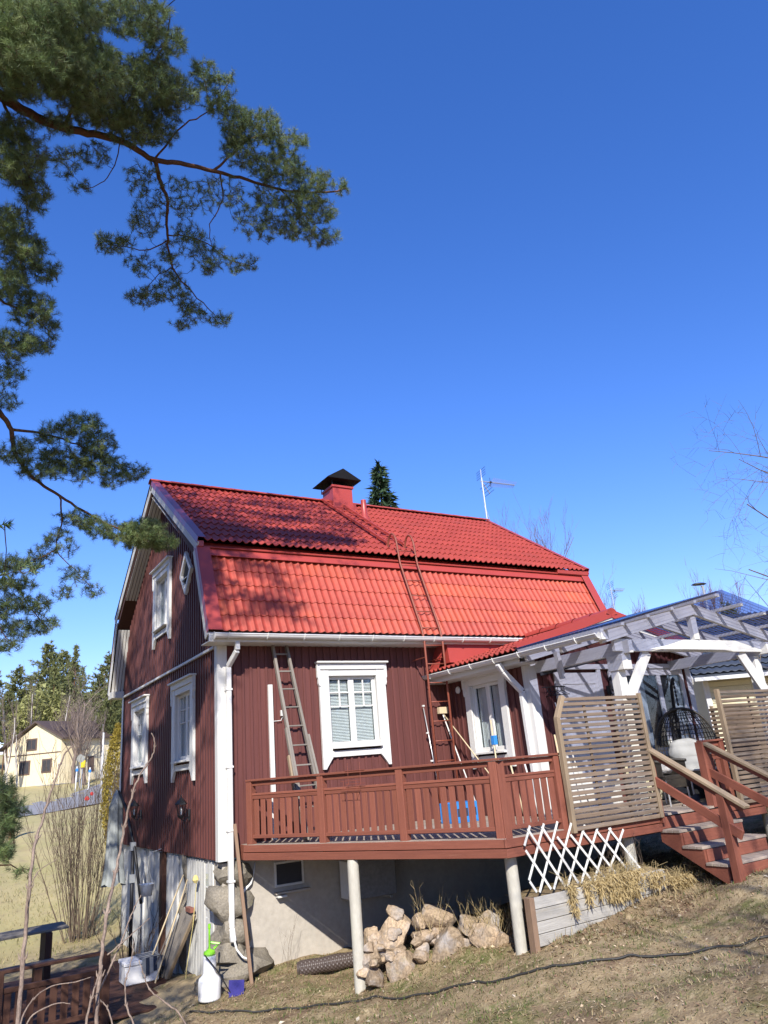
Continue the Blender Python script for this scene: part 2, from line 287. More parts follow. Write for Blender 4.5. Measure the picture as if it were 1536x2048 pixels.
# ------------------------------------------------------------------ terrain
CP = np.array([(-.3,-.1,-1.52),(2.2,0,-1.43),(4,0,-1.35),(1.05,-1.93,-1.43),(2.05,-3.78,-1.06),(2.05,-4.25,-.93),(3.2,-4.3,-.86),(4.2,-4.3,-.74),(4.0,-3.6,-.46),(3.2,-3.4,-.60),(4.5,-4.95,-.55),(5.4,-5.2,-.46),(6.5,-4.5,-.4),(9,-5,-.25),
 (1.0,-.8,-1.45),(3,-1.5,-1.3),(5,-2,-1.0),(1.55,-2.3,-1.22),(2.0,-2.75,-1.05),(2.0,-2.2,-1.05),(1.5,-1.6,-1.35),(0,1,-1.60),(0,2.4,-1.72),(0,5.4,-1.88),(-.6,2,-1.80),(-1.4,.3,-1.80),(-2.5,1.3,-1.86),(-3,5,-2.0),(-1.2,-1.2,-1.66),(-.2,-1.2,-1.55),(.2,-2.8,-1.42),(1.2,-5.2,-1.05),(-1.8,-3.5,-1.62),(3,-6.5,-.72),(0,-8,-.95),(-3.67,-11,-.62),(-6,-6,-1.3),(5,-9,-.3),(10,-9,0),(-8,0,-2.0),(-1,9,-2.0),(2,12,-1.5),(9,3,-.4),(9,9,-.3),(12,-2,0),(16,0,.5),(16,10,.6),(-3,16,-1.75),(2,18,-1.4),
 (-2,30,-.55),(4,30,-.4),(-4,44,.15),(5,44,.35),(12,44,.6),(4,56,.75),(10,56,1.0),(-8,60,1.0),(2,75,2.2),(9,78,2.5),(16,78,3.0),(20,60,2.2),(20,30,1.0),(30,20,1.2),(30,-10,.6),(30,-30,.5),(0,-30,-.4),(-30,-30,-1.5),(-30,0,-2.0),(-30,40,.4),(-20,80,2.6),(0,110,5),(20,110,6),(-30,110,5.5),(50,60,4),(50,110,8),(80,60,6),(80,0,3),(80,-40,2),(-60,-40,-2),(-60,60,2),(-60,140,8),(10,150,10),(80,150,13)], float)
def tps_k(r): return np.where(r > 1e-9, r*r*np.log(np.maximum(r, 1e-9)), 0.)
def tps_fit(P):
    n = len(P); K = tps_k(np.linalg.norm(P[:, None, :2]-P[None, :, :2], axis=2))+np.eye(n)*.05; Q = np.c_[np.ones(n), P[:, :2]]
    A = np.zeros((n+3, n+3)); A[:n, :n] = K; A[:n, n:] = Q; A[n:, :n] = Q.T
    return np.linalg.solve(A, np.r_[P[:, 2], 0, 0, 0])
TW = tps_fit(CP)
def ground_np(X, Y):
    X = np.asarray(X, float); Y = np.asarray(Y, float); sh = X.shape; q = np.c_[X.ravel(), Y.ravel()]; out_ = np.zeros(len(q))
    for i in range(0, len(q), 20000):
        b = q[i:i+20000]; out_[i:i+20000] = tps_k(np.linalg.norm(b[:, None]-CP[None, :, :2], axis=2)) @ TW[:len(CP)]+TW[-3]+b @ TW[-2:]
    return out_.reshape(sh)
def ground(x, y): return float(ground_np(np.array([x]), np.array([y]))[0])
def axis_pts(lo, a, b, hi, step, g=1.18):
    c = list(np.arange(a, b+1e-6, step)); s = step; p = a
    L = []
    while p > lo: s *= g; p -= s; L.append(p)
    s = step; p = b; R = []
    while p < hi: s *= g; p += s; R.append(p)
    return np.array(L[::-1]+c+R)
gx = axis_pts(-150, -3.5, 8.5, 200, .075); gy = axis_pts(-60, -8, 1.5, 260, .075)
GX, GY = np.meshgrid(gx, gy, indexing='ij'); GZ = ground_np(np.clip(GX, -60, 80), np.clip(GY, -40, 150))
def vnoise(X, Y, s, seed):
    r = np.random.default_rng(seed); T = r.random((64, 64)); x = X*s; y = Y*s; i = np.floor(x).astype(int); j = np.floor(y).astype(int); fx = x-i; fy = y-j; fx = fx*fx*(3-2*fx); fy = fy*fy*(3-2*fy)
    g = lambda a, b: T[a % 64, b % 64]
    return (g(i, j)*(1-fx)+g(i+1, j)*fx)*(1-fy)+(g(i, j+1)*(1-fx)+g(i+1, j+1)*fx)*fy-.5
def micro(X, Y): return .09*vnoise(X, Y, .9, 1)+.06*vnoise(X, Y, 2.6, 2)+.04*vnoise(X, Y, 6, 3)+.022*vnoise(X, Y, 13, 4)
GZ = GZ+micro(GX, GY)
def gz(x, y): return ground(x, y)+float(micro(np.array([x]), np.array([y]))[0])
ni, nj = GX.shape; I = np.arange(ni*nj).reshape(ni, nj)
GF = np.stack([I[:-1, :-1].ravel(), I[1:, :-1].ravel(), I[1:, 1:].ravel(), I[:-1, 1:].ravel()], 1)
def ground_extra(n, l, c, vec, tc):
    def nzr(sc, lo_, hi_, det=8):
        nz = n.new('ShaderNodeTexNoise'); nz.inputs['Scale'].default_value = sc; nz.inputs['Detail'].default_value = det; nz.inputs['Roughness'].default_value = .7; l.new(tc.outputs['Object'], nz.inputs['Vector'])
        mr = n.new('ShaderNodeMapRange'); mr.inputs[1].default_value = lo_; mr.inputs[2].default_value = hi_; l.new(nz.outputs[0], mr.inputs[0]); return mr.outputs[0]
    for sc, lo_, hi_, col in ((.8, .40, .60, (.31, .235, .135)), (2.2, .50, .64, (.125, .150, .045)), (1.1, .50, .64, (.145, .092, .060)), (.5, .52, .62, (.36, .28, .165)), (9, .52, .68, (.40, .315, .19))):
        mx = n.new('ShaderNodeMix'); mx.data_type = 'RGBA'; l.new(nzr(sc, lo_, hi_), mx.inputs[0]); l.new(c, mx.inputs[6]); mx.inputs[7].default_value = (*col, 1); c = mx.outputs[2]
    # the meadow beyond the house: paler dry grass
    sp = n.new('ShaderNodeSeparateXYZ'); l.new(tc.outputs['Object'], sp.inputs[0]); mr = n.new('ShaderNodeMapRange'); mr.inputs[1].default_value = 5; mr.inputs[2].default_value = 10; l.new(sp.outputs[1], mr.inputs[0])
    mm = n.new('ShaderNodeMix'); mm.data_type = 'RGBA'; mm.inputs[6].default_value = (.47, .385, .20, 1); mm.inputs[7].default_value = (.36, .32, .135, 1); l.new(nzr(.18, .35, .65, 10), mm.inputs[0])
    m2 = n.new('ShaderNodeMix'); m2.data_type = 'RGBA'; l.new(nzr(1.6, .5, .75, 10), m2.inputs[0]); l.new(mm.outputs[2], m2.inputs[6]); m2.inputs[7].default_value = (.34, .26, .15, 1)
    mx = n.new('ShaderNodeMix'); mx.data_type = 'RGBA'; l.new(mr.outputs[0], mx.inputs[0]); l.new(c, mx.inputs[6]); l.new(m2.outputs[2], mx.inputs[7]); return mx.outputs[2]
groundm = material('soil_and_dry_grass', (.25, .18, .11), (.16, .112, .070), rough=.95, scale=3.5, detail=10, contrast=.5, bump=.8, bscale=40, fine=.25, spec=.1, extra=ground_extra)
g = tri_mesh('ground', np.stack([GX.ravel(), GY.ravel(), GZ.ravel()], 1), GF, groundm, smooth=True); tag(g, kind='structure')

# grass blades, straw and litter over the near ground: nobody could count it
def blades(n, region, hmin, hmax, wd, cols, seed, lean=.8):
    r = np.random.default_rng(seed); x = r.uniform(region[0], region[1], n); y = r.uniform(region[2], region[3], n)
    dens = vnoise(x, y, 1.3, seed+5)+.6*vnoise(x, y, 4, seed+6)+.15; k = dens > r.uniform(-.5, .35, n); x = x[k]; y = y[k]; n = len(x)
    z = ground_np(x, y)+micro(x, y); h = r.uniform(hmin, hmax, n); a = r.uniform(0, 2*np.pi, n); le = r.uniform(.1, lean, n)*h*1.6
    b = np.stack([x, y, z-.005], 1); s = np.stack([np.cos(a+1.57), np.sin(a+1.57), 0*a], 1)*(wd*r.uniform(.6, 1.4, n))[:, None]
    d = np.stack([np.cos(a)*le, np.sin(a)*le, h], 1); mid = b+d*np.array([.4, .4, .62])
    V = np.stack([b-s, b+s, mid+s*.8, mid-s*.8, b+d], 1).reshape(-1, 3); i = np.arange(n)[:, None]*5
    F = np.concatenate([i+np.array([0, 1, 2]), i+np.array([0, 2, 3]), i+np.array([3, 2, 4])], 0)
    c = np.array(cols)[r.integers(0, len(cols), n)]*r.uniform(.7, 1.25, (n, 1)); return V, F, np.repeat(c, 5, 0)
strawc = [(.42, .34, .19), (.36, .28, .15), (.30, .22, .12), (.46, .38, .23), (.14, .18, .05), (.11, .15, .045)]
greenc = [(.14, .19, .05), (.18, .23, .07), (.10, .15, .04), (.36, .30, .16)]
V1, F1, C1 = blades(60000, (-3.2, 8.5, -8.0, -.1), 0.010, .040, .0036, strawc, 3, 1.2)
V2, F2, C2 = blades(8000, (.0, 5.0, -5.0, -.2), .02, .055, .003, greenc, 4, .8)
V3, F3, C3 = blades(1800, (2.2, 6.4, -4.6, -3.3), .04, .14, .0026, strawc[:4], 5, 1.0)
V4, F4, C4_ = blades(9000, (-6, 3, 6.7, 20), .04, .12, .006, [(.44, .37, .18), (.36, .31, .14), (.24, .25, .09)], 6, 1.0)
gr = tri_mesh('dry_grass', np.concatenate([V1, V2, V3, V4]), np.concatenate([F1, F2+len(V1), F3+len(V1)+len(V2), F4+len(V1)+len(V2)+len(V3)]), grassm, colors=np.concatenate([C1, C2, C3, C4_]))
tag(gr, 'thin dry grass and green shoots scattered over the yard', 'grass', kind='stuff')
def litter(n, region, size, cols, seed):
    r = np.random.default_rng(seed); x = r.uniform(region[0], region[1], n); y = r.uniform(region[2], region[3], n); z = ground_np(x, y)+micro(x, y)+.006
    a = r.uniform(0, 6.28, n); s = size*r.uniform(.5, 1.5, n); t = r.uniform(-.6, .6, (n, 2)); c = np.stack([x, y, z], 1)
    u = np.stack([np.cos(a), np.sin(a), t[:, 0]], 1)*s[:, None]; v = np.stack([-np.sin(a), np.cos(a), t[:, 1]], 1)*(s*.55)[:, None]; up = np.array([0, 0, 1])*(s*.3)[:, None]
    V = np.stack([c-u, c-v+up, c+u*.9, c+v+up*.4], 1).reshape(-1, 3); i = np.arange(n)[:, None]*4; F = np.concatenate([i+np.array([0, 1, 2]), i+np.array([0, 2, 3])])
    return V, F, np.repeat(np.array(cols)[r.integers(0, len(cols), n)]*r.uniform(.6, 1.3, (n, 1)), 4, 0)
lc = [(.26, .165, .10), (.34, .23, .14), (.19, .115, .075), (.46, .36, .24), (.40, .30, .20)]
La = litter(16000, (-3, 8.5, -8, -.1), .013, lc, 8); Lb = litter(2600, (2.0, 6.5, -4.6, -3.0), .022, lc, 9); Lc = litter(160, (-2.5, 8, -8, -.2), .03, [(.55, .47, .36), (.42, .36, .28)], 10)
def straws(n, region, seed):
    r = np.random.default_rng(seed); x = r.uniform(region[0], region[1], n); y = r.uniform(region[2], region[3], n); k = vnoise(x, y, .8, 30) > -.12; x, y = x[k], y[k]; n = len(x); a = r.uniform(0, 6.28, n); L = r.uniform(.05, .16, n); V = []
    x1, y1 = x+np.cos(a)*L, y+np.sin(a)*L; xm, ym = (x+x1)/2+np.sin(a)*L*r.normal(0, .12, n), (y+y1)/2-np.cos(a)*L*r.normal(0, .12, n); h = lambda X, Y: ground_np(X, Y)+micro(X, Y)
    A_ = np.stack([x, y, h(x, y)+.008], 1); M_ = np.stack([xm, ym, h(xm, ym)+r.uniform(.008, .03, n)], 1); B_ = np.stack([x1, y1, h(x1, y1)+r.uniform(.004, .02, n)], 1); s = np.stack([np.sin(a), -np.cos(a), 0*a], 1)*.0034
    V = np.stack([A_-s, A_+s, M_+s, M_-s, B_], 1).reshape(-1, 3); i = np.arange(n)[:, None]*5; F = np.concatenate([i+np.array([0, 1, 2]), i+np.array([0, 2, 3]), i+np.array([3, 2, 4])]); return V, F, np.repeat(np.array(strawc[:4])[r.integers(0, 4, n)]*r.uniform(.8, 1.35, (n, 1)), 5, 0)
S_ = straws(14000, (-3, 8.5, -8, -.1), 21); tag(tri_mesh('straw', S_[0], S_[1], grassm, colors=S_[2]), 'matted dry straw lying flat over the yard', 'straw', kind='stuff')
lt = tri_mesh('leaf_litter', np.concatenate([La[0], Lb[0], Lc[0]]), np.concatenate([La[1], Lb[1]+len(La[0]), Lc[1]+len(La[0])+len(Lb[0])]), litterm, colors=np.concatenate([La[2], Lb[2], Lc[2]]))
tag(lt, 'brown fallen leaves and bark bits lying over the yard', 'leaf litter', kind='stuff')
# gravel road curving past the yellow house
rp = [(-45, 36.5), (-20, 39.5), (-4, 42.5), (3, 46), (8, 52), (13, 60), (20, 72), (30, 90)]
mb = MB(); pr = []
for i in range(len(rp)-1):
    for k in range(8): t = k/8; pr.append(Vector((*rp[i], 0)).lerp(Vector((*rp[i+1], 0)), t))
pr = [sum((pr[max(0, min(len(pr)-1, i+d))] for d in range(-4, 5)), Vector())/9 for i in range(len(pr))]
vs_ = []
for i, p in enumerate(pr):
    t = (pr[min(i+1, len(pr)-1)]-pr[max(i-1, 0)]).normalized(); nn = Vector((-t.y, t.x, 0))
    for k in range(7): q = p+nn*(k-3)*1.7; vs_.append((q.x, q.y, gz(q.x, q.y)+.09-.05*abs(k-3)/3))
mb.add(vs_, [(i*7+k, i*7+k+1, (i+1)*7+k+1, (i+1)*7+k) for i in range(len(pr)-1) for k in range(6)])
tag(mb.build('road', asphalt, smooth=True), kind='structure')

# ------------------------------------------------------------------ the house
L_, W_, V_, E_ = 8.052, 6.539, .307, .385
ZR, YK, ZK, ZE, ZT = 6.875, .183, 4.731, 3.139, 2.988
house = thing('wooden_house', 'dark red wooden house with bright red double-pitched roof and white trim', 'house', (L_/2, W_/2, -1.5))
# structural shells (behind the boards)
mb = MB(); mb.box((.28, .28, -.02), (L_-.05, W_-.05, 3.05)); mb.build('wall_core', inside, house)
mb = MB(); mb.prism([(.28, .5, 3.0), (.28, W_-.5, 3.0), (.28, W_-.5, 4.4), (.28, W_/2, 6.5), (.28, .5, 4.4)], (7, 0, 0)); mb.build('attic_core', inside, house)
GWIN = [(1.75, .92, 1.42, 1.08), (4.82, .92, 1.46, 1.08), (3.25, .90, 3.93, 1.00)]
# front wall: boards with narrow battens over the joints
SP = .128
fw = wbox('front_wall', house, (.01, .20, -.01), (L_-.02, .23, 3.1), siding)
WX0, WX1, WZ0, WZ1 = 1.79, 2.68, 1.41, 2.50
i = 0; x = .10
while x < 4.3:
    segs = [(-.0, 3.06)]
    if x+.11 > WX0-.06 and x < WX1+.06: segs = [(0, WZ0-.08), (WZ1+.06, 3.06)]
    for a, b in segs: wbox('board', fw, (x+.002, -.012, a+random.uniform(-.006, .006)), (x+SP-.002, .012, b), siding)
    segs = [(-.0, 3.06)]
    if x+.03 > WX0-.06 and x-.03 < WX1+.06: segs = [(0, WZ0-.08), (WZ1+.06, 3.06)]
    for a, b in segs: wbox('batten', fw, (x-.021, -.034, a-.012), (x+.021, -.0125, b), siding)
    x += SP
# gable wall: one sheet with its narrow ribs (too fine to tell apart one by one)
def roof_z(y):
    y = min(y, W_-y); z1 = ZE+(y+E_)*(4.55-ZE)/(.25+E_); z2 = ZK+(y-YK)*(ZR-ZK)/(W_/2-YK)
    return min(z1, z2)
mb = MB(); GZ0 = -.02
ys = list(np.arange(.0, W_+.001, .064))
for k in range(len(ys)-1):
    y0, y1 = ys[k], ys[k+1]; xo = -.030 if k % 2 else -.008
    zb = GZ0-(.0 if k % 2 else .012)
    a, b = roof_z(y0)-.06, roof_z(y1)-.06
    hol = [(wz-.02, wz+wh+.02) for (wy, ww, wz, wh) in GWIN if wy-ww/2-.01 < (y0+y1)/2 < wy+ww/2+.01]
    segs = [(zb, zb, a, b)] if not hol else [(zb, zb, hol[0][0], hol[0][0]), (hol[0][1], hol[0][1], a, b)]
    for za, zb_2, a_, b_ in segs:
        mb.add([(xo, y0+.006, za), (xo, y1-.006, za), (xo, y1-.006, b_), (xo, y0+.006, a_), (.03, y0, za), (.03, y1, za), (.03, y1, b_), (.03, y0, a_)],
           [(0, 3, 2, 1), (0, 4, 7, 3), (1, 2, 6, 5), (0, 1, 5, 4), (3, 7, 6, 2)])
gw = mb.build('gable_wall', siding_sheet, house); gw['kind'] = 'stuff'
mb = MB(); mb.prism([(L_-.02, 0, 0), (L_-.02, W_, 0), (L_-.02, W_, 3.2), (L_-.02, W_-YK-.2, 4.6), (L_-.02, W_/2, 6.8), (L_-.02, YK+.2, 4.6), (L_-.02, 0, 3.2)], (.04, 0, 0)); mb.build('end_wall', siding, house)
# white trim
wbox('corner_board', house, (-.045, -.045, -.03), (.10, -.036, 3.06), white); wbox('corner_board', house, (-.056, -.045, -.03), (-.046, .085, 3.0), white)
wbox('corner_board', house, (-.056, W_-.10, -.03), (-.046, W_+.03, 3.0), white)
wbox('drip_board', house, (-.075, .09, ZT-.03), (-.032, W_-.1, ZT+.012), white)
# roof sheets
def course(name, parent, mat, x0, x1, lo, hi, lift=.015, amp=.0165, pitch=.13, thick=.007, sag=0.):
    lo = Vector((0, *lo)); hi = Vector((0, *hi)); d = (hi-lo).normalized(); nrm = Vector((0, -d.z, d.y)); n = int((x1-x0)/pitch*8)
    mb = MB(); vs_ = []
    for i in range(n+1):
        x = x0+(x1-x0)*i/n; ph = 2*math.pi*(x-x0)/pitch; h = amp*(math.cos(ph)+.18*math.cos(2*ph)); wob = .004*math.sin(x*2.1+lo.z*3)
        for p, lf in ((lo, lift-thick*1.6), (lo, lift), (lo.lerp(hi, .3), lift*.7), (lo.lerp(hi, .65), lift*.35), (hi+d*.05, 0.)):
            vs_.append(p+nrm*(h+lf+.02)+Vector((x, 0, 0))+d*wob)
    k = 5; mb.add(vs_, [(i*k+j, (i+1)*k+j, (i+1)*k+j+1, i*k+j+1) for i in range(n) for j in range(1, k-1)])
    mb.add([q for i in range(n+1) for q in (vs_[i*k], vs_[i*k+1])], [(2*i, 2*i+2, 2*i+3, 2*i+1) for i in range(n)])
    o = mb.build(name, mat, parent, smooth=True)
    try: o.data.set_sharp_from_angle(angle=math.radians(50))
    except Exception: pass
    return o
RX0, RX1 = -V_, L_+V_
mb = MB()
sk = [(-E_, ZE), (.25, 4.55), (W_/2, ZR-.02), (W_-.25, 4.55), (W_+E_, ZE)]
inn = [(-E_+.03, ZE-.07), (.20, 4.40), (W_/2, ZR-.2), (W_-.20, 4.40), (W_+E_-.03, ZE-.07)]
vs_ = [(x, y, z-.03) for x in (RX0+.03, RX1-.03) for y, z in sk]+[(x, y, z-.03) for x in (RX0+.03, RX1-.03) for y, z in inn]
fs = []
for k in range(4): fs += [(k, 5+k, 6+k, k+1), (10+k, 11+k, 16+k, 15+k), (k, k+1, 11+k, 10+k), (5+k, 15+k, 16+k, 6+k)]
fs += [(0, 10, 15, 5), (4, 9, 19, 14)]
roof = MB().add(vs_, fs).build('roof', darkw, house)
lo0, lo1 = Vector((-E_-.02, ZE-.01)), Vector((.205, 4.455))
for k in range(5): 
    a, b = lo0.lerp(lo1, k/5), lo0.lerp(lo1, (k+1)/5); course('roof_course', roof, roofm, RX0+.20, RX1-.06, a, b)
up0, up1 = Vector((YK-.06, ZK-.045)), Vector((W_/2-.03, ZR-.03))
for k in range(11):
    a, b = up0.lerp(up1, k/11), up0.lerp(up1, (k+1)/11); course('roof_course', roof, roofu, RX0+.10, RX1-.08, a, b, lift=.026, amp=.020)
wbox('verge_end', roof, (RX1-.90, .13, 4.61), (RX1-.004, .42, 4.70), flash); wbox('verge_end', roof, (RX0+.008, .13, 4.60), (RX0+.11, .36, 4.70), flash)
# back slopes (out of sight): plain sheets
MB().add([(RX0, W_+E_+.02, ZE), (RX1, W_+E_+.02, ZE), (RX1, W_-.245, 4.61), (RX0, W_-.245, 4.61)], [(0, 1, 2, 3)]).build('roof_sheet', roofm, roof)
MB().add([(RX0, W_-YK+.06, ZK-.02), (RX1, W_-YK+.06, ZK-.02), (RX1, W_/2, ZR+.01), (RX0, W_/2, ZR+.01)], [(0, 1, 2, 3)]).build('roof_sheet', roofu, roof)
# knee band under the overhang, eave soffit, fascia
beam('knee_band', roof, (RX0+.02, .165, 4.535), (RX1-.03, .165, 4.535), .014, .155, flash, up=(0, .40, .92))
beam('knee_soffit', roof, (RX0+.01, .24, 4.665), (RX1-.01, .24, 4.665), .22, .02, flash, up=(0, -.57, .82))
wbox('eave_soffit', roof, (RX0+.03, -E_+.03, ZE-.155), (RX1-.03, .02, ZE-.135), white)
wbox('fascia', roof, (RX0+.02, -E_-.005, ZE-.16), (RX1-.02, -E_+.02, ZE-.02), white)
# ridge caps: half pipes
x = RX0
k = 0
while x < RX1-.05:
    x1 = min(x+.42, RX1); mb = MB(); n = 10; vs_ = []
    for xx, r in ((x-.03, .105), (x1, .098)):
        for rr in (r, r-.008):
            for j in range(n+1): an = math.pi*(.06+.88*j/n); vs_.append((xx, W_/2-math.cos(an)*rr*1.25, ZR+.0+math.sin(an)*rr*.8))
    m = n+1; fs = []
    for j in range(n): fs += [(j, j+1, 2*m+j+1, 2*m+j), (j, m+j, m+j+1, j+1), (2*m+j, 2*m+j+1, 3*m+j+1, 3*m+j)]
    mb.add(vs_, fs); mb.build('ridge_cap', roofu, roof, smooth=False); x += .42; k += 1
# verge flashings and barge boards on both gables
def verge(xe, sgn, vis):
    pts = [(-E_-.02, ZE-.02), (YK-.02, ZK-.12), (W_/2, ZR)]
    for (a, b, nm, m, wd, fl) in ((lo0, Vector((.20, 4.60)), 'verge_flashing', flash, .21, .02), (up0, up1+Vector((.03, .02)), 'verge_flashing', flashp if vis else flash, .13, .045)):
        d = Vector((0, b.x-a.x, b.y-a.y)).normalized(); nrm = Vector((0, -d.z, d.y)); p0 = Vector((0, *a))+nrm*(fl+.028); p1 = Vector((0, *b))+nrm*(fl+.028)
        c = Vector((xe+sgn*wd/2, 0, 0)); beam(nm, roof, p0+c, p1+c, wd, .006, m, up=nrm)
        c = Vector((xe, 0, 0))-nrm*.055; beam(nm, roof, p0+c, p1+c, .006, .11, m, up=nrm)
        c = Vector((xe+sgn*.014, 0, 0))-nrm*.155
        beam('barge_board', roof, p0+c-d*.03, p1+c+d*.03, .022, .15, whitew if vis else flash, up=nrm)
        # mirrored back half
        mp = lambda q: Vector((q.x, W_-q.y, q.z)); mn = Vector((0, -nrm.y, nrm.z))
        c0 = Vector((xe+sgn*wd/2, 0, 0)); beam(nm, roof, mp(p0)+c0, mp(p1)+c0, wd, .006, flash, up=mn)
        c0 = Vector((xe, 0, 0))-mn*.03; beam(nm, roof, mp(p0)+c0, mp(p1)+c0, .006, .06, charc if vis else flash, up=mn)
        c0 = Vector((xe+sgn*.014, 0, 0))-mn*.13; md = Vector((0, -d.y, d.z)); beam('barge_board', roof, mp(p0)+c0-md*.03, mp(p1)+c0+md*.03, .022, .15, whitew, up=mn)
verge(RX0, 1, True); verge(RX1, -1, False)
# boards under the overhang of the near gable
def soffit_run(a, b, off):
    d = Vector((0, b[0]-a[0], b[1]-a[1])).normalized(); s = 1 if b[0] > a[0] else -1; nrm = Vector((0, -d.z, d.y))*s
    for k in range(4):
        xc = RX0+.045+.066*k+.02; c = Vector((xc, 0, 0))-nrm*off
        beam('soffit_board', roof, Vector((0, *a))+c, Vector((0, *b))+c, .055, .014, soffit, up=nrm)
soffit_run((-E_+.03, ZE-.02), (.20, 4.50), .19); soffit_run((.16, 4.64), (W_/2-.02, ZR-.10), .205)
soffit_run((W_+E_-.03, ZE-.02), (W_-.20, 4.50), .19); soffit_run((W_-.16, 4.64), (W_/2+.02, ZR-.10), .205)
MB().prism([(RX0+.02, W_+E_-.01, ZE-.16), (RX0+.02, W_-.02, ZE-.16), (RX0+.02, W_-.02, ZE-.02), (RX0+.02, W_+E_-.01, ZE-.02)], (.28, 0, 0)).build('eave_box', soffit, roof)
# gutter with brackets, downpipe
def gutter(name, parent, p0, p1, outdir, r=.062):
    p0, p1 = Vector(p0), Vector(p1); n = 10; o_ = Vector(outdir); prof = []
    for rr in (r, r-.006):
        for j in range(n+1): an = math.pi*j/n; prof.append(o_*(-math.cos(an)*rr)+Vector((0, 0, -math.sin(an)*rr*.95)))
    mb = MB(); m = n+1; vs_ = [p+q for p in (p0, p1) for q in prof]; k = 2*m; fs = []
    for j in range(n): fs += [(j, j+1, k+j+1, k+j), (m+j, k+m+j, k+m+j+1, m+j+1), (j, m+j, m+j+1, j+1), (k+j, k+j+1, k+m+j+1, k+m+j)]
    fs += [(0, k, k+m, m), (n, m+n, k+m+n, k+n)]
    mb.add(vs_, fs); g_ = mb.build(name, gutterm, parent, smooth=True)
    try: g_.data.set_sharp_from_angle(angle=math.radians(45))
    except Exception: pass
    beam('rolled_rim', g_, p0+o_*r, p1+o_*r, .018, .018, gutterm, ch=.006)
    nb = int((p1-p0).length/.62)
    for i in range(nb+1):
        q = p0.lerp(p1, (i+.35)/(nb+1)); mb = MB(); mb.tube([q+o_*(-math.cos(a)*(r+.008))+Vector((0, 0, -math.sin(a)*(r+.006))) for a in np.linspace(.35, math.pi-.1, 8)]+[q+o_*(r+.012)+Vector((0, 0, .018))], .009, 5); mb.build('bracket', white, g_)
    return g_
gt = gutter('gutter', house, (RX0+.07, -E_-.075, ZE-.06), (6.5, -E_-.075, ZE-.075), (0, -1, 0))
MB().lathe((RX0+.075, -E_-.075, ZE-.085), [(.05, -.004), (.06, 0), (.05, .006)], 12, (1, 0, 0)).build('end_cap', gutterm, gt)
def downpipe(parent, pts, w_=.075):
    o = None
    for i in range(len(pts)-1):
        q = beam('downpipe' if o is None else 'pipe_section', parent if o is None else o, pts[i], pts[i+1], w_, w_, gutterm, up=(0, 1, .01) if abs(Vector(pts[i+1]).z-Vector(pts[i]).z) > .2 else (0, 0, 1), ch=.012)
        if o is None: o = q
    return o
dp = downpipe(house, [(.155, -.36, 3.00), (.155, -.355, 2.86), (.10, -.11, 2.66), (.10, -.105, -.86), (.10, -.17, -1.02)])
for z in (2.3, 1.2, .35, -.3): wbox('clip', dp, (.052, -.155, z), (.148, -.05, z+.03), gutterm)
# chimney, vent
ch = wbox('chimney', house, (3.68, 2.94, 6.3), (4.18, 3.46, 7.17), flash)
wbox('skirt', ch, (3.64, 2.88, 6.3), (4.23, 3.50, 6.78), flash); wbox('collar', ch, (3.65, 2.91, 7.17), (4.21, 3.49, 7.22), flash)
mb = MB(); c = (3.985, 3.22)
mb.add([(3.50, 2.80, 7.36), (4.36, 2.80, 7.36), (4.36, 3.62, 7.36), (3.50, 3.62, 7.36), (3.93, 2.84, 7.62), (3.93, 3.58, 7.62), (3.50, 2.80, 7.345), (4.36, 2.80, 7.345), (4.36, 3.62, 7.345), (3.50, 3.62, 7.345)], [(0, 1, 4), (1, 2, 5, 4), (2, 3, 5), (3, 0, 4, 5), (9, 8, 7, 6), (0, 6, 7, 1), (1, 7, 8, 2), (2, 8, 9, 3), (3, 9, 6, 0)]); mb.build('rain_cap', charc, ch)
for (x, y) in ((3.66, 2.92), (4.20, 2.92), (3.66, 3.48), (4.20, 3.48)): MB().tube([(x, y, 7.2), (x, y, 7.40)], .010, 6).build('cap_leg', black, ch)
wbox('flue', ch, (3.74, 3.0, 7.22), (4.12, 3.40, 7.30), charc)
MB().lathe((4.12, 2.36, 6.16), [(.13, -.06), (.12, .08), (.065, .14), (.06, .50), (.062, .52)], 16).build('vent_pipe', flash, house, smooth=True)
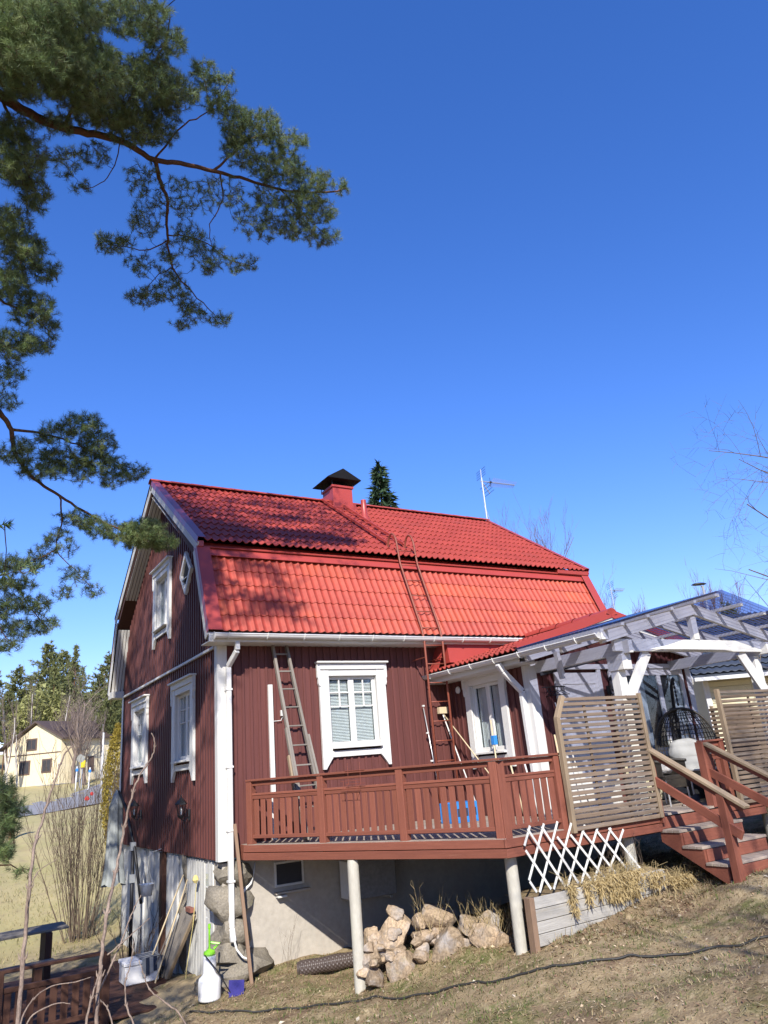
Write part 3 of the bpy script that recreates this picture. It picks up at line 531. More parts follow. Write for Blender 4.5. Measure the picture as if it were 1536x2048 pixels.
# ------------------------------------------------------------------ windows
ZV = Vector((0, 0, 1))
def window(parent, c, U, N, w_, h, casing=.17, drop=.30, style='cross', blind=False, curtain=False, cmat=white, head=.20, two=True):
    """c = bottom centre of the opening on the wall face, U along the wall, N outwards"""
    c, U, N = Vector(c), Vector(U), Vector(N)
    def pt(u, z, n): return c+U*u+ZV*z+N*n
    def bx(name, par, u0, u1, z0, z1, n0, n1, m=cmat, ch=.004):
        lu, lz, ln = u1-u0, z1-z0, n1-n0; cc = pt((u0+u1)/2, (z0+z1)/2, (n0+n1)/2)
        if lz >= lu: return obox(name, par, cc, (ZV, U, ZV.cross(U)), (lz, lu, ln), m, ch)
        return obox(name, par, cc, (U, ZV, U.cross(ZV)), (lu, lz, ln), m, ch)
    hw = w_/2
    win = bx('window', parent, -hw-.03, hw+.03, -.03, h+.03, -.16, -.11, inside)     # dark room behind
    for u0, u1, z0, z1 in ((-hw-.02, -hw, 0, h), (hw, hw+.02, 0, h), (-hw, hw, h, h+.02), (-hw, hw, -.02, 0)): bx('reveal', win, u0, u1, z0, z1, -.10, .02)
    # sashes
    mids = [(-hw, 0), (0, hw)] if two else [(-hw, hw)]
    for a, b in mids:
        s = bx('sash', win, a, a+.05, 0, h, -.075, -.035); bx('sash_rail', s, b-.05, b, 0, h, -.075, -.035); bx('sash_rail', s, a+.05, b-.05, 0, .06, -.075, -.035); bx('sash_rail', s, a+.05, b-.05, h-.05, h, -.075, -.035)
        bx('pane', win, a+.05, b-.05, .06, h-.05, -.060, -.056, glass)
        m = (a+b)/2
        if style == 'cross':
            bx('muntin', s, m-.013, m+.013, h*.56, h-.05, -.054, -.036)
            for zz in (.56, .76): bx('muntin', s, a+.05, b-.05, h*zz-.011, h*zz+.011, -.054, -.038)
        if blind:
            mb = MB(); z = .07
            while z < h-.06:
                mb.prism([pt(a+.055, z+.017, -.098), pt(b-.055, z+.017, -.098), pt(b-.055, z, -.082), pt(a+.055, z, -.082)], ZV*.0012); z += .0235
            o = mb.build('blind', whitepl, win); o['kind'] = 'stuff'
        if curtain:
            mb = MB(); n = 26; vs_ = []
            for k in range(n+1):
                u = a+.04+(b-a-.08)*k/n; d = -.100+.012*math.sin(k*1.9+a*7)
                vs_ += [pt(u, .03, d), pt(u, h-.03, d)]
            mb.add(vs_, [(2*k, 2*k+2, 2*k+3, 2*k+1) for k in range(n)]); mb.build('curtain', fabricw, win, smooth=True)
    # casing
    n1 = .045
    for s in (-1, 1):
        a, b = (hw, hw+casing) if s > 0 else (-hw-casing, -hw)
        inn, ou = (a, b) if s > 0 else (b, a)
        poly = [(inn, h+.10), (inn, -.18), (inn+s*.03, -.215), (ou-s*.07, -drop+.03), (ou-s*.05, -drop), (ou, -drop), (ou, h+.10)]
        MB().prism([pt(u, z, .004) for u, z in poly], N*n1).build('side_casing', cmat, win)
        poly = [(ou-s*.02, h+head), (ou+s*.035, h+head), (ou+s*.035, h-.02), (ou+s*.02, h-.05), (ou+s*.02, h-.12), (ou+s*.005, h-.16), (ou-s*.02, h-.16)]
        MB().prism([pt(u, z, .012) for u, z in poly], N*.05).build('shoulder', cmat, win)
    bx('head_board', win, -hw, hw, h+.0, h+.10, .006, n1); bx('frieze', win, -hw-casing, hw+casing, h+.101, h+head, .006, n1+.025); bx('cornice', win, -hw-casing-.05, hw+casing+.05, h+head+.001, h+head+.03, .0, n1+.075)
    bx('sill', win, -hw-.0, hw+.0, -.045, -.012, -.04, .10); bx('apron', win, -hw, hw, -.17, -.075, .006, n1-.01)
    return win
window(house, ((WX0+WX1)/2, -.034, WZ0), (1, 0, 0), (0, -1, 0), WX1-WX0, WZ1-WZ0, blind=True, drop=.34)
window(house, (-.030, 1.75, 1.42), (0, -1, 0), (-1, 0, 0), .92, 1.08, drop=.34, curtain=True)
window(house, (-.030, 4.82, 1.46), (0, -1, 0), (-1, 0, 0), .92, 1.08, drop=.34, curtain=True)
window(house, (-.030, 3.25, 3.93), (0, -1, 0), (-1, 0, 0), .90, 1.00, drop=.34, style='plain', curtain=True)
# diamond window high in the gable
dy, dz = 1.63, 4.57
def dia(r, x): return [(x, dy-r*.86, dz), (x, dy, dz-r), (x, dy+r*.86, dz), (x, dy, dz+r)]
dw = MB(); a, b = dia(.40, -.075), dia(.29, -.075); a2, b2 = dia(.40, -.02), dia(.29, -.02)
dw.add(a+b+a2+b2, [(i, (i+1) % 4, 4+(i+1) % 4, 4+i) for i in range(4)]+[(8+i, i, (i+1) % 4, 8+(i+1) % 4)[::-1] for i in range(4)]+[(4+i, 4+(i+1) % 4, 12+(i+1) % 4, 12+i) for i in range(4)])
dwo = dw.build('diamond_window', white, house); MB().prism(dia(.29, -.034), (.004, 0, 0)).build('pane', inside, dwo)
MB().prism([(-.034, dy-.17, dz-.05), (-.034, dy+.17, dz-.05), (-.085, dy+.15, dz-.10), (-.085, dy-.15, dz-.10)], (0, 0, -.02)).build('sill', white, dwo)
# ------------------------------------------------------------------ basement
wbox('basement_wall', house, (.30, .03, -2.0), (L_, .20, -.02), concrete)
bw = wbox('basement_window', house, (.80, .020, -.46), (1.24, .06, -.15), inside)
for a, b in (((.79, .004, -.47), (.82, .03, -.14)), ((1.22, .004, -.47), (1.25, .03, -.14)), ((.82, .004, -.17), (1.22, .03, -.14)), ((.82, .004, -.47), (1.22, .03, -.44))): wbox('frame', bw, a, b, whitew)
wbox('ledge', house, (.78, -.06, -.56), (1.32, .03, -.53), concrete); wbox('ledge', house, (.80, -.085, -.60), (.94, .02, -.572), white)
def rock(name, parent, c, size, seed, mat, sub=3, rough=.22, cuts=7, rot=0.):
    bm = bmesh.new(); bmesh.ops.create_icosphere(bm, subdivisions=sub, radius=1.); r = random.Random(seed); pl = []
    for _ in range(cuts):
        d = Vector((r.gauss(0, 1), r.gauss(0, 1), r.gauss(0, 1))).normalized(); pl.append((d, r.uniform(.46, .82)))
    R = Matrix.Rotation(rot, 3, 'Z'); sz = Vector(size)
    for v in bm.verts:
        p = v.co.copy()
        for d, k in pl:
            t = p.dot(d)
            if t > k: p -= d*(t-k)*.92
        q = p*2.2+Vector((seed*1.7, seed*.3, seed)); p *= 1+rough*.55*mnoise.noise(q)+rough*.3*mnoise.noise(q*2.7)+rough*.14*mnoise.noise(q*6)
        v.co = R @ Vector((p.x*sz.x, p.y*sz.y, p.z*sz.z))
    me = bpy.data.meshes.new(name); bm.to_mesh(me); bm.free(); me.materials.append(mat); me.shade_smooth()
    try: me.set_sharp_from_angle(angle=math.radians(38))
    except Exception: pass
    return reg(bpy.data.objects.new(name, me), Matrix.Translation(Vector(c)), parent)
fnd = wbox('stone_foundation', house, (.03, .05, -2.0), (.36, .45, -.06), concrete)
for k, (cx, cy, cz, sx, sy, sz) in enumerate(((.20, .18, -.20, .27, .30, .23), (.17, .20, -.55, .33, .33, .26), (.20, .20, -.88, .31, .34, .24), (.18, .18, -1.16, .36, .36, .24), (.22, .10, -1.45, .50, .44, .28), (-.02, .05, -1.62, .42, .40, .22))):
    rock('stone', fnd, (cx, cy, cz), (sx*1.08, sy*1.12, sz*1.22), 30+k, stonem, cuts=9, rough=.3)
for k, (cy, cz, sy, sz) in enumerate(((1.86, -.25, .20, .33), (1.90, -.75, .22, .40), (1.88, -1.35, .24, .42))): rock('stone', fnd, (.10, cy, cz), (.16, sy, sz), 50+k, stonem, cuts=8)
wbox('gable_basement_wall', house, (.05, .35, -2.1), (.25, W_-.02, -.03), plasterw)
# white plank cladding and door on the gable side of the basement
y = .42
k = 0
while y < 1.60:
    if not (.60 < y < .80): wbox('plank', house, (.012, y, -1.62), (.046, y+.126, -.06+.0*k), plasterw)
    y += .13; k += 1
dr = wbox('basement_door', house, (.02, .56, -1.64), (.048, .80, -.10), white)
for z0, z1 in ((-.62, -.20), (-.62, -.42)): pass
wbox('pane', dr, (.012, .61, -.62), (.021, .75, -.22), glass); wbox('panel', dr, (.010, .60, -.70), (.021, .76, -.655), white); wbox('panel', dr, (.010, .60, -1.5), (.021, .76, -.80), white); wbox('pane_bar', dr, (.008, .60, -.42), (.0205, .76, -.395), white)
for yy in (2.25, 2.55, 3.35, 3.9, 4.5): wbox('plank', house, (.006, yy, -1.8), (.046, yy+.2, -.06), whitew)
wbox('post', house, (-.03, 3.05, -1.9), (.05, 3.22, -.04), darkw)
# ------------------------------------------------------------------ annex (low wing with its own roof)
AX, AY, AXR = 4.15, -2.2, 7.85
XE, ZE2, XR, ZR2 = 3.78, 2.50, 5.90, 3.09
annex = thing('house_annex', 'low dark red wing with red tiled roof standing out from the house front', 'house', (5.9, -1.1, -.5))
slp = (ZR2-ZE2)/(XR-XE)
aw = wbox('side_wall', annex, (AX+.20, AY+.05, -.3), (AX+.24, .0, 2.60), siding); fwl = wbox('front_wall', annex, (AX+.05, AY+.012, -.3), (AXR, AY+.05, 2.60), siding)
MB().prism([(AX+.05, AY+.012, 2.60), (AXR, AY+.012, 2.60), (XR, AY+.012, 3.03)], (0, .04, 0)).build('gable_boarding', siding, annex)
wbox('end_wall', annex, (AXR-.05, AY+.05, -.3), (AXR, 0, 2.6), siding)
y = -.02
while y > AY+.1:
    segs = [(.16, 2.58)]
    if -1.66 < y-.06 and y-.06 < -.62: segs = [(.16, 1.06), (2.28, 2.58)]
    for a, b in segs: wbox('board', aw, (AX-.012, y-SP+.002, a), (AX+.012, y-.002, b), siding); wbox('batten', aw, (AX-.034, y-.02, a), (AX-.0125, y+.02, b), siding)
    y -= SP
x = AX+.14
while x < AXR-.1:
    if x < 4.60 or 5.66 < x < 5.80 or x > 7.70: wbox('board', fwl, (x+.002, AY-.012, .16), (x+SP-.002, AY+.012, 2.55), siding); wbox('batten', fwl, (x-.02, AY-.034, .16), (x+.02, AY-.0125, 2.55), siding)
    else: wbox('board', fwl, (x+.002, AY-.012, 2.32), (x+SP-.002, AY+.012, 2.62), siding); wbox('batten', fwl, (x-.02, AY-.034, 2.32), (x+.02, AY-.0125, 2.62), siding)
    x += SP
window(annex, (AX-.034, -1.15, 1.14), (0, -1, 0), (-1, 0, 0), .78, 1.06, casing=.14, drop=.26, style='plain', curtain=True, head=.16)
wbox('corner_board', annex, (AX-.05, AY-.05, .15), (AX+.12, AY-.038, 2.5), white); wbox('corner_board', annex, (AX-.052, AY-.05, .15), (AX-.042, AY+.09, 2.5), white)
wbox('corner_board', annex, (AXR-.10, AY-.05, .15), (AXR+.03, AY-.038, 2.4), white)
# door and glazed front
do = wbox('door', annex, (4.68, AY-.05, .17), (5.58, AY-.016, 2.20), white)
for a, b in (((4.62, AY-.065, .17), (4.70, AY-.03, 2.25)), ((5.56, AY-.065, .17), (5.64, AY-.03, 2.25)), ((4.60, AY-.075, 2.25), (7.75, AY-.02, 2.33)), ((4.78, AY-.06, 2.02), (5.48, AY-.05, 2.05)), ((4.78, AY-.06, 1.20), (4.82, AY-.05, 2.0)), ((5.44, AY-.06, 1.2), (5.48, AY-.05, 2.0)), ((4.78, AY-.06, 1.16), (5.48, AY-.05, 1.2))): wbox('trim', do, a, b, white)
sw = wbox('glazed_wall', annex, (5.85, AY-.005, .95), (7.66, AY+.01, 2.22), inside)
for xx in (5.84, 6.42, 6.98, 7.58): wbox('frame', sw, (xx, AY-.055, .90), (xx+.085, AY-.015, 2.25), white)
for z0, z1 in ((2.14, 2.245), (.86, .96)): wbox('frame', sw, (5.93, AY-.05, z0), (7.58, AY-.018, z1), white)
for a, b in ((5.925, 6.42), (6.505, 6.98), (7.065, 7.58)): wbox('pane', sw, (a, AY-.035, .96), (b, AY-.031, 2.14), glass); 
for a, b in ((5.94, 6.1), (6.52, 6.66), (7.3, 7.56)): wbox('curtain', sw, (a, AY-.015, .97), (b, AY-.008, 2.13), fabricw)
wbox('sill', sw, (5.84, AY-.09, .82), (7.68, AY-.02, .858), white)
for k in range(4): wbox('panel', annex, (5.84+k*.46, AY-.03, .18), (5.84+k*.46+.45, AY-.016, .815), cream2)
# annex roof: tiled left slope, plain right slope, ridge, verge flashing
def acourse(k, n, side):
    e0, e1 = Vector((XE-.03, ZE2)), Vector((XR, ZR2)); a, b = e0.lerp(e1, k/n), e0.lerp(e1, (k+1)/n)
    pitch = .13; y0, y1 = -2.47, -.02
    if k/n > .46: y1 = .25
    d = Vector((b.x-a.x, 0, b.y-a.y)).normalized(); nr = Vector((-d.z, 0, d.x)); cnt = int((y1-y0)/pitch*8); vs_ = []
    for i in range(cnt+1):
        y = y0+(y1-y0)*i/cnt; ph = 2*math.pi*(y-y0)/pitch; h = .021*(math.cos(ph)+.18*math.cos(2*ph))
        for p, lf in ((a, .012), (a, .022), (a.lerp(b, .5), .012), (b, 0)):
            q = Vector((p.x, y, p.y))+nr*(h+lf+.02)+(d*.04 if p is b else Vector()); vs_.append((q.x if side > 0 else 2*XR-q.x, q.y, q.z))
    m = MB().add(vs_, [(i*4+j, i*4+j+1, (i+1)*4+j+1, (i+1)*4+j) for i in range(cnt) for j in range(3)]); return m
ar = MB().add([(XE, -2.46, ZE2-.02), (XR, -2.46, ZR2-.02), (2*XR-XE, -2.46, ZE2-.02), (XE, .2, ZE2-.02), (XR, .2, ZR2-.02), (2*XR-XE, .2, ZE2-.02), (XE, -2.46, ZE2-.06), (XR, -2.46, ZR2-.1), (2*XR-XE, -2.46, ZE2-.06), (XE, .2, ZE2-.06), (XR, .2, ZR2-.1), (2*XR-XE, .2, ZE2-.06)],
    [(0, 1, 4, 3), (1, 2, 5, 4), (6, 9, 10, 7), (7, 10, 11, 8), (0, 6, 7, 1), (1, 7, 8, 2), (0, 3, 9, 6)]).build('roof', soffit, annex)
for k in range(6): acourse(k, 6, 1).build('roof_course', roofu, ar, smooth=True); acourse(k, 6, -1).build('roof_course', roofu, ar, smooth=True)
for s in (1, -1):
    p0, p1 = Vector((XE-.03, -2.475, ZE2+.05)), Vector((XR, -2.475, ZR2+.05))
    if s < 0: p0.x = 2*XR-p0.x
    beam('verge_flashing', ar, p0, p1, .006, .14, flash); beam('verge_flashing', ar, p0+Vector((0, .09, .045)), p1+Vector((0, .09, .045)), .18, .006, flash)
y = -2.50
while y < -.4:
    mb = MB(); n = 10; vs_ = []
    for yy, r in ((y, .115), (y+.42, .105)):
        for j in range(n+1): an = math.pi*(.05+.9*j/n); vs_.append((XR-math.cos(an)*r*1.1, yy, ZR2+.02+math.sin(an)*r))
    m = n+1; mb.add(vs_+[(XR, y+.03, ZR2+.01)], [(j, j+1, m+j+1, m+j) for j in range(n)]+([(j+1, j, 2*m) for j in range(n)] if y < -2.4 else [])); mb.build('ridge_cap', flash, ar, smooth=False); y += .42
# red flashing where the wing roof meets the house front under the eave
MB().prism([(4.0, -.40, 2.66), (4.0, -.02, 2.66), (4.0, -.02, 3.0), (4.0, -.36, 3.0)], (2.3, 0, 0)).build('flashing_box', flash, ar)
MB().prism([(3.78, -.30, 2.52), (3.78, -.04, 2.52), (3.98, -.04, 2.98), (3.98, -.30, 2.98)], (.015, 0, 0)).build('flashing_apron', flash, ar)
g2 = gutter('gutter', annex, (XE-.075, -.02, ZE2-.03), (XE-.075, -4.16, ZE2-.06), (-1, 0, 0))
wbox('fascia', annex, (XE-.005, -2.45, ZE2-.17), (XE+.02, 0, ZE2-.03), white); wbox('eave_soffit', annex, (XE+.021, -2.44, ZE2-.17), (AX, 0, ZE2-.15), white)
dp2 = downpipe(annex, [(3.70, -2.05, 2.38), (3.78, -2.05, 2.26), (4.06, -2.10, 1.95), (4.075, -2.12, .20)], .085)
MB().lathe((AX-.055, -.42, 2.18), [(.06, 0), (.055, .02), (.02, .024)], 14, (-1, 0, 0)).build('vent_disc', white, annex)
# ------------------------------------------------------------------ pergola with clear corrugated roof
pg = thing('pergola', 'white timber pergola with clear corrugated plastic roof in front of the wing', 'pergola', (5.85, -3.3, .17))
PXE, PZE, PXR, PZR, PYF, PYB = 3.72, 2.475, 5.84, 2.955, -4.05, -2.55
def pz(x): return PZE+(PZR-PZE)*(1-abs(x-PXR)/(PXR-PXE))
for s in (1, -1):
    f_ = lambda x: x if s > 0 else 2*PXR-x
    for y in (PYF, -3.3, PYB): beam('rafter', pg, (f_(PXE+.10), y, pz(PXE+.10)-.09), (f_(PXR+.0), y, PZR-.10), .055, .16, whitew)
    xl = f_(4.30)
    beam('side_beam', pg, (xl, PYF-.08, 2.29), (xl, AY-.04, 2.29), .075, .17, whitew)
    po = wbox('post', pg, (xl-.07, -3.90, .17), (xl+.07, -3.76, 2.20), white)
    if s > 0: wbox('capital', po, (xl-.085, -4.02, 2.0), (xl+.085, -3.74, 2.205), whitew)
    beam('brace', pg, (f_(4.31), -3.93, 1.62), (f_(4.80), -3.95, 2.245), .05, .15, white, up=(1, 0, -1))
beam('tie_beam', pg, (4.12, PYF+.06, 2.325), (2*PXR-4.12, PYF+.06, 2.325), .06, .17, whitew); wbox('king_post', pg, (PXR-.06, PYF+.005, 2.412), (PXR+.06, PYF+.085, PZR-.19), whitew)
beam('hanger', pg, (4.07, -2.95, 2.42), (4.12, -2.95, 2.02), .08, .06, whitew)
for s in (1, -1):
    for k in range(5):
        x = PXE+.06+(PXR-PXE-.08)*k/4.0; xx = x if s > 0 else 2*PXR-x
        beam('purlin', pg, (xx, -4.52, pz(x)+.012), (xx, AY-.28, pz(x)+.012), .055, .045, whitew)
    vs_ = []; y0, y1 = -4.60, -2.50; n = int((y1-y0)/.076*6)
    for i in range(n+1):
        y = y0+(y1-y0)*i/n; h = .016*math.cos(2*math.pi*(y-y0)/.076)
        for x, z in ((PXE-.05, PZE-.01), ((PXE+PXR)/2, (PZE+PZR)/2), (PXR, PZR)): vs_.append((x if s > 0 else 2*PXR-x, y, z+.052+h))
    MB().add(vs_, [(i*3+j, i*3+j+1, (i+1)*3+j+1, (i+1)*3+j) for i in range(n) for j in range(2)]).build('plastic_sheet', plasticroof, pg, smooth=True)
MB().prism([(4.72, PYF-.03, 2.262), (6.72, PYF-.03, 2.262), (5.72, PYF-.03, 2.40)], (0, .02, 0)).build('gable_panel', whitecloth, pg)
wbox('end_block', pg, (PXE-.01, -4.20, 2.36), (PXE+.12, -4.05, 2.50), white)
# ------------------------------------------------------------------ deck
ZD = .165
P0, P3 = Vector((.28, -.24, 0)), Vector((1.95, -3.90, 0))
dk = thing('wooden_deck', 'reddish stained raised deck with slatted railing along the house front', 'deck', (2.4, -1.9, -1.2))
XEND = 9.4
def left_x(y): return P0.x+(P3.x-P0.x)*(P0.y-y)/(P0.y-P3.y) if y < P0.y else P0.x
y = -.045
while y > -3.87:
    y1 = max(y-.118, -3.895); xe = XEND if y1 < AY-.06 else AX-.06
    a0, a1 = left_x(y)+.0, left_x(y1)+.0
    MB().prism([(a0, y, ZD-.028), (xe, y, ZD-.028), (xe, y1, ZD-.028), (a1, y1, ZD-.028)], (0, 0, .028)).build('deck_plank', deckgrey, dk, org=((a0+xe)/2, y, ZD)); y -= .124
ed = (P3-P0).normalized(); en = Vector((-ed.y, ed.x, 0)); 
if en.x > 0: en = -en
def fascia(z0, z1, off, nm='fascia_board'):
    a = P0+en*off-ed*.02; b = P3+en*off+ed*.03
    beam(nm, dk, (*a.xy, (z0+z1)/2), (*b.xy, (z0+z1)/2), .028, z1-z0, deckred)
    beam(nm, dk, (P3.x-.035, P3.y-off, (z0+z1)/2), (4.47, P3.y-off, (z0+z1)/2), .028, z1-z0, deckred); beam(nm, dk, (5.70, P3.y-off, (z0+z1)/2), (XEND, P3.y-off, (z0+z1)/2), .028, z1-z0, deckred)
fascia(.070, .160, .022); fascia(-.030, .062, .034)
beam('side_board', dk, (.27, -.245, .065), (.27, -.03, .065), .028, .19, deckred)
for yy in (-.6, -1.4, -2.2, -3.0, -3.7):
    beam('joist', dk, (left_x(yy)+.1, yy, .06), (XEND-.1 if yy < -2.3 else AX-.1, yy, .06), .05, .15, darkw)
# railing
RT = 1.02
def rail_run(a, b, posts, nb, cap_over=.05):
    a, b = Vector(a), Vector(b); d = (b-a).normalized(); n = Vector((-d.y, d.x, 0)); Z = lambda p, z: Vector((p.x, p.y, z))
    beam('handrail', dk, Z(a-d*cap_over, RT-.014), Z(b+d*cap_over, RT-.014), .125, .028, deckred); beam('upper_rail', dk, Z(a, RT-.062), Z(b, RT-.062), .035, .065, deckred)
    beam('middle_rail', dk, Z(a, RT-.205), Z(b, RT-.205), .055, .03, deckred); beam('middle_rail', dk, Z(a, RT-.245), Z(b, RT-.245), .038, .048, deckred)
    beam('bottom_rail', dk, Z(a, .262), Z(b, .262), .055, .045, deckred)
    for p in posts: q = a.lerp(b, p); obox('railing_post', dk, Z(q, (ZD-.02+RT-.03)/2), (ZV, d, ZV.cross(d)), (RT-.03-ZD+.02, .10, .10), deckred)
    stops = sorted(posts); 
    for i in range(len(stops)-1):
        c0 = a.lerp(b, stops[i])+d*.05; c1 = a.lerp(b, stops[i+1])-d*.05; k = max(1, round((c1-c0).length/.118)); 
        for j in range(k):
            q = c0.lerp(c1, (j+.5)/k)+n*0.0; obox('baluster', dk, Z(q, (.24+RT-.222)/2+random.uniform(-.004, .004)), (ZV, d, ZV.cross(d)), (RT-.222-.24, .084+random.uniform(-.002, .002)*0, .020), deckred)
inset = -en*.06
A = P0+inset+ed*.05; B = P3+inset
rail_run(A, B, (0, .333, .655, .985), 9)
rail_run((B.x+.02, -3.84, 0), (2.90, -3.84, 0), (0, 1.0), 8)
rail_run((5.72, -3.84, 0), (6.08, -3.84, 0), (0, .99), 3)
# supporting posts: concrete pipes
for (x, y, zt, r) in ((1.06, -1.92, -.035, .072), (2.10, -3.76, -.035, .070), (4.0, -3.76, -.06, .072), (7.0, -3.7, -.06, .07)):
    zb = gz(x, y)-.15; mb = MB(); n = 18; prof = [(r*.98, zb), (r, zb+.3), (r, zt-.10), (r*.99, zt-.03), (r*.92, zt)]
    mb.lathe((x, y, 0), prof, n); o = mb.build('support_pipe', pipec, dk, smooth=True)
    try: o.data.set_sharp_from_angle(angle=math.radians(40))
    except Exception: pass
# ------------------------------------------------------------------ privacy screens
def screen(label, x0, x1, y, z0, z1, cut, n):
    t = thing('privacy_screen', label, 'screen', ((x0+x1)/2, y, z0), group='slatted screens on the deck edge')
    pw = .055
    top0 = z1-.26 if cut else z1
    wbox('upright', t, (x0-pw/2, y-.045, z0), (x0+pw/2, y+.02, top0), slatf); wbox('upright', t, (x1-pw/2, y-.045, z0+.02), (x1+pw/2, y+.02, z1), slatf)
    if cut: beam('upright_slant', t, (x0, y-.012, top0-.01), (x0+.14, y-.012, z1-.005), .065, pw, slatf, up=(1, 0, -.5))
    sp = (z1-z0-.02)/n
    for k in range(n):
        z = z0+.02+sp*k; xa = x0+pw/2+.001
        if cut and z+.02 > top0: xa = x0+.03+.14*(z+.03-top0)/.26
        if cut and z > z1-.08: xa = x0+.15
        dz = random.uniform(-.004, .004); hgt = sp*.62 if k > n*.45 else sp*.72
        beam('slat', t, (xa, y-.02+random.uniform(-.002, .002), z+hgt/2+dz), (x1-pw/2-.001, y-.02+random.uniform(-.002, .002), z+hgt/2+dz*.3), .018, hgt, slatw)
        if k % 6 == 3: pass
    for q in (.33, .67): wbox('back_batten', t, (x0+(x1-x0)*q-.02, y-.009, z0+.04), (x0+(x1-x0)*q+.02, y+.012, z1-.1), slatw)
    return t
screen('weathered slatted screen with a cut upper corner between railing and stairs', 2.93, 4.445, -3.955, .115, 1.685, True, 24)
screen('weathered slatted screen standing right of the stair opening', 6.11, 8.3, -3.955, .12, 1.70, False, 25)
sc3 = thing('privacy_screen', 'slatted fence panel at the back of the seating deck behind the hanging chair', 'screen', (8.9, -3.0, ZD), group='slatted screens on the deck edge')
for k in range(17): beam('slat', sc3, (9.05, -3.85, .30+k*.078), (9.05, -1.6, .30+k*.078), .018, .052, slatw)
for yy in (-3.8, -2.7, -1.65): wbox('upright', sc3, (9.06, yy-.03, ZD), (9.10, yy+.03, 1.62), slatf)
# ------------------------------------------------------------------ stairs
st = thing('wooden_stairs', 'reddish deck stairs with grey treads and sloping handrails', 'stairs', (5.1, -4.4, -.5))
NS, RISE, RUN = 4, .176, .295; SX0, SX1 = 4.50, 5.68
for k in range(NS):
    yk = -3.90-RUN*k; zt = ZD-RISE*(k+1)
    for j in range(3): beam('tread_plank', st, (SX0-.05, yk-.052-.1*j, zt-.018), (SX1+.05, yk-.052-.1*j, zt-.018), .095, .034, deckgrey)
    wbox('riser', st, (SX0, yk-.022, zt+.002), (SX1, yk-.002, zt+RISE-.038), deckred)
wbox('riser', st, (SX0, -3.90-RUN*NS-.022, ZD-RISE*(NS+1)), (SX1, -3.90-RUN*NS-.002, ZD-RISE*NS-.036), deckred)
for xx in (SX0-.012, SX1+.012):
    yl, zl = -3.90-RUN*NS, ZD-RISE*NS; pl = [(xx-.02, -3.89, ZD-.05)]
    for k in range(NS): pl += [(xx-.02, -3.90-RUN*k, ZD-RISE*(k+1)-.037), (xx-.02, -3.90-RUN*(k+1), ZD-RISE*(k+1)-.037)]
    pl += [(xx-.02, yl, zl-.22), (xx-.02, -3.89, ZD-.32)]
    MB().prism(pl, (.04, 0, 0)).build('stringer', deckred, st)
def stair_rail(x, ytop, low, long_):
    wbox('newel_post', st, (x-.05, low[0]-.05, low[1]), (x+.05, low[0]+.05, low[2]-.02), deckred)
    s = (low[2]-.98)/(low[0]-ytop)
    f_ = lambda y: .98+s*(y-ytop)
    beam('handrail', st, (x, ytop+.02, f_(ytop+.02)), (x, long_, f_(long_)), .11, .035, slatf); beam('rail_board', st, (x, ytop+.02, f_(ytop+.02)-.055), (x, long_+.06, f_(long_+.06)-.055), .034, .06, deckred)
    beam('lower_rail', st, (x-.02, ytop+.02, f_(ytop)-.37), (x-.02, low[0]-.18, f_(low[0]-.18)-.37), .034, .11, deckred)
stair_rail(4.47, -3.93, (-4.90, -.62, .425), -5.20); stair_rail(5.70, -3.88, (-4.92, -.60, .425), -5.6)
wbox('newel_post', st, (5.62, -3.90, ZD-.02), (5.74, -3.78, 1.0), deckred); wbox('newel_post', st, (4.455, -3.985, ZD-.10), (4.50, -3.90, .98), deckred)
MB().tube([(5.78, -4.55, .20), (5.72, -4.60, .02), (5.75, -4.72, -.10), (5.85, -4.86, -.17), (6.1, -5.0, -.22)], .011, 8).build('garden_hose', hosey); tag(bpy.data.objects['garden_hose'], 'yellow garden hose trailing over the right edge of the stairs', 'hose')
# ------------------------------------------------------------------ white lattice, planter, boulders
la = thing('lattice_trellis', 'white expanding lattice hanging below the deck edge above the planter', 'trellis', (2.9, -4.0, -.4))
def lat(u, z, n=0.): return Vector((2.13+u, -4.00+.03*u-n, z))
zt_, zb_ = .27, -.43
for k in range(9):
    u0 = -.30+.215*k; a = lat(u0, zb_+.02); b = lat(u0+.42, zt_-.12*max(0, (k-2))/3 if k > 2 else zt_)
    if u0 < 0: t = -u0/.42; a = a.lerp(b, t)
    if u0 < 1.36: beam('lattice_slat', la, a, b, .028, .007, lattm, up=(0, -1, 0), ch=.001)
    u0 = -.36+.215*k; a = lat(u0, zt_-.03 if k < 4 else zt_-.16, .010); b = lat(u0+.44, zb_+.03, .010)
    if u0 < 0: t = -u0/.44; a = a.lerp(b, t)
    if u0 < 1.40: beam('lattice_slat', la, a, b, .028, .007, lattm, up=(0, -1, 0), ch=.001)
plb = thing('planter_box', 'grey plank planter box with dead plants hanging over its front', 'planter', (3.05, -4.05, -.9))
for k in range(4):
    z0 = -.90+.118*k; beam('plank', plb, (2.10, -4.07, z0+.056), (4.22, -4.04, z0+.056+.01), .028, .112, planterw)
beam('plank', plb, (2.10, -4.07, -1.0), (4.0, -4.045, -.985), .028, .11, planterw)
wbox('corner_post', plb, (2.035, -4.08, -1.05), (2.10, -3.98, -.43), brownw); 
MB().add([(2.1, -4.03, -.47), (4.25, -4.0, -.44), (4.3, -3.3, -.40), (2.3, -3.3, -.50)], [(0, 1, 2, 3)]).build('soil', groundm, plb)
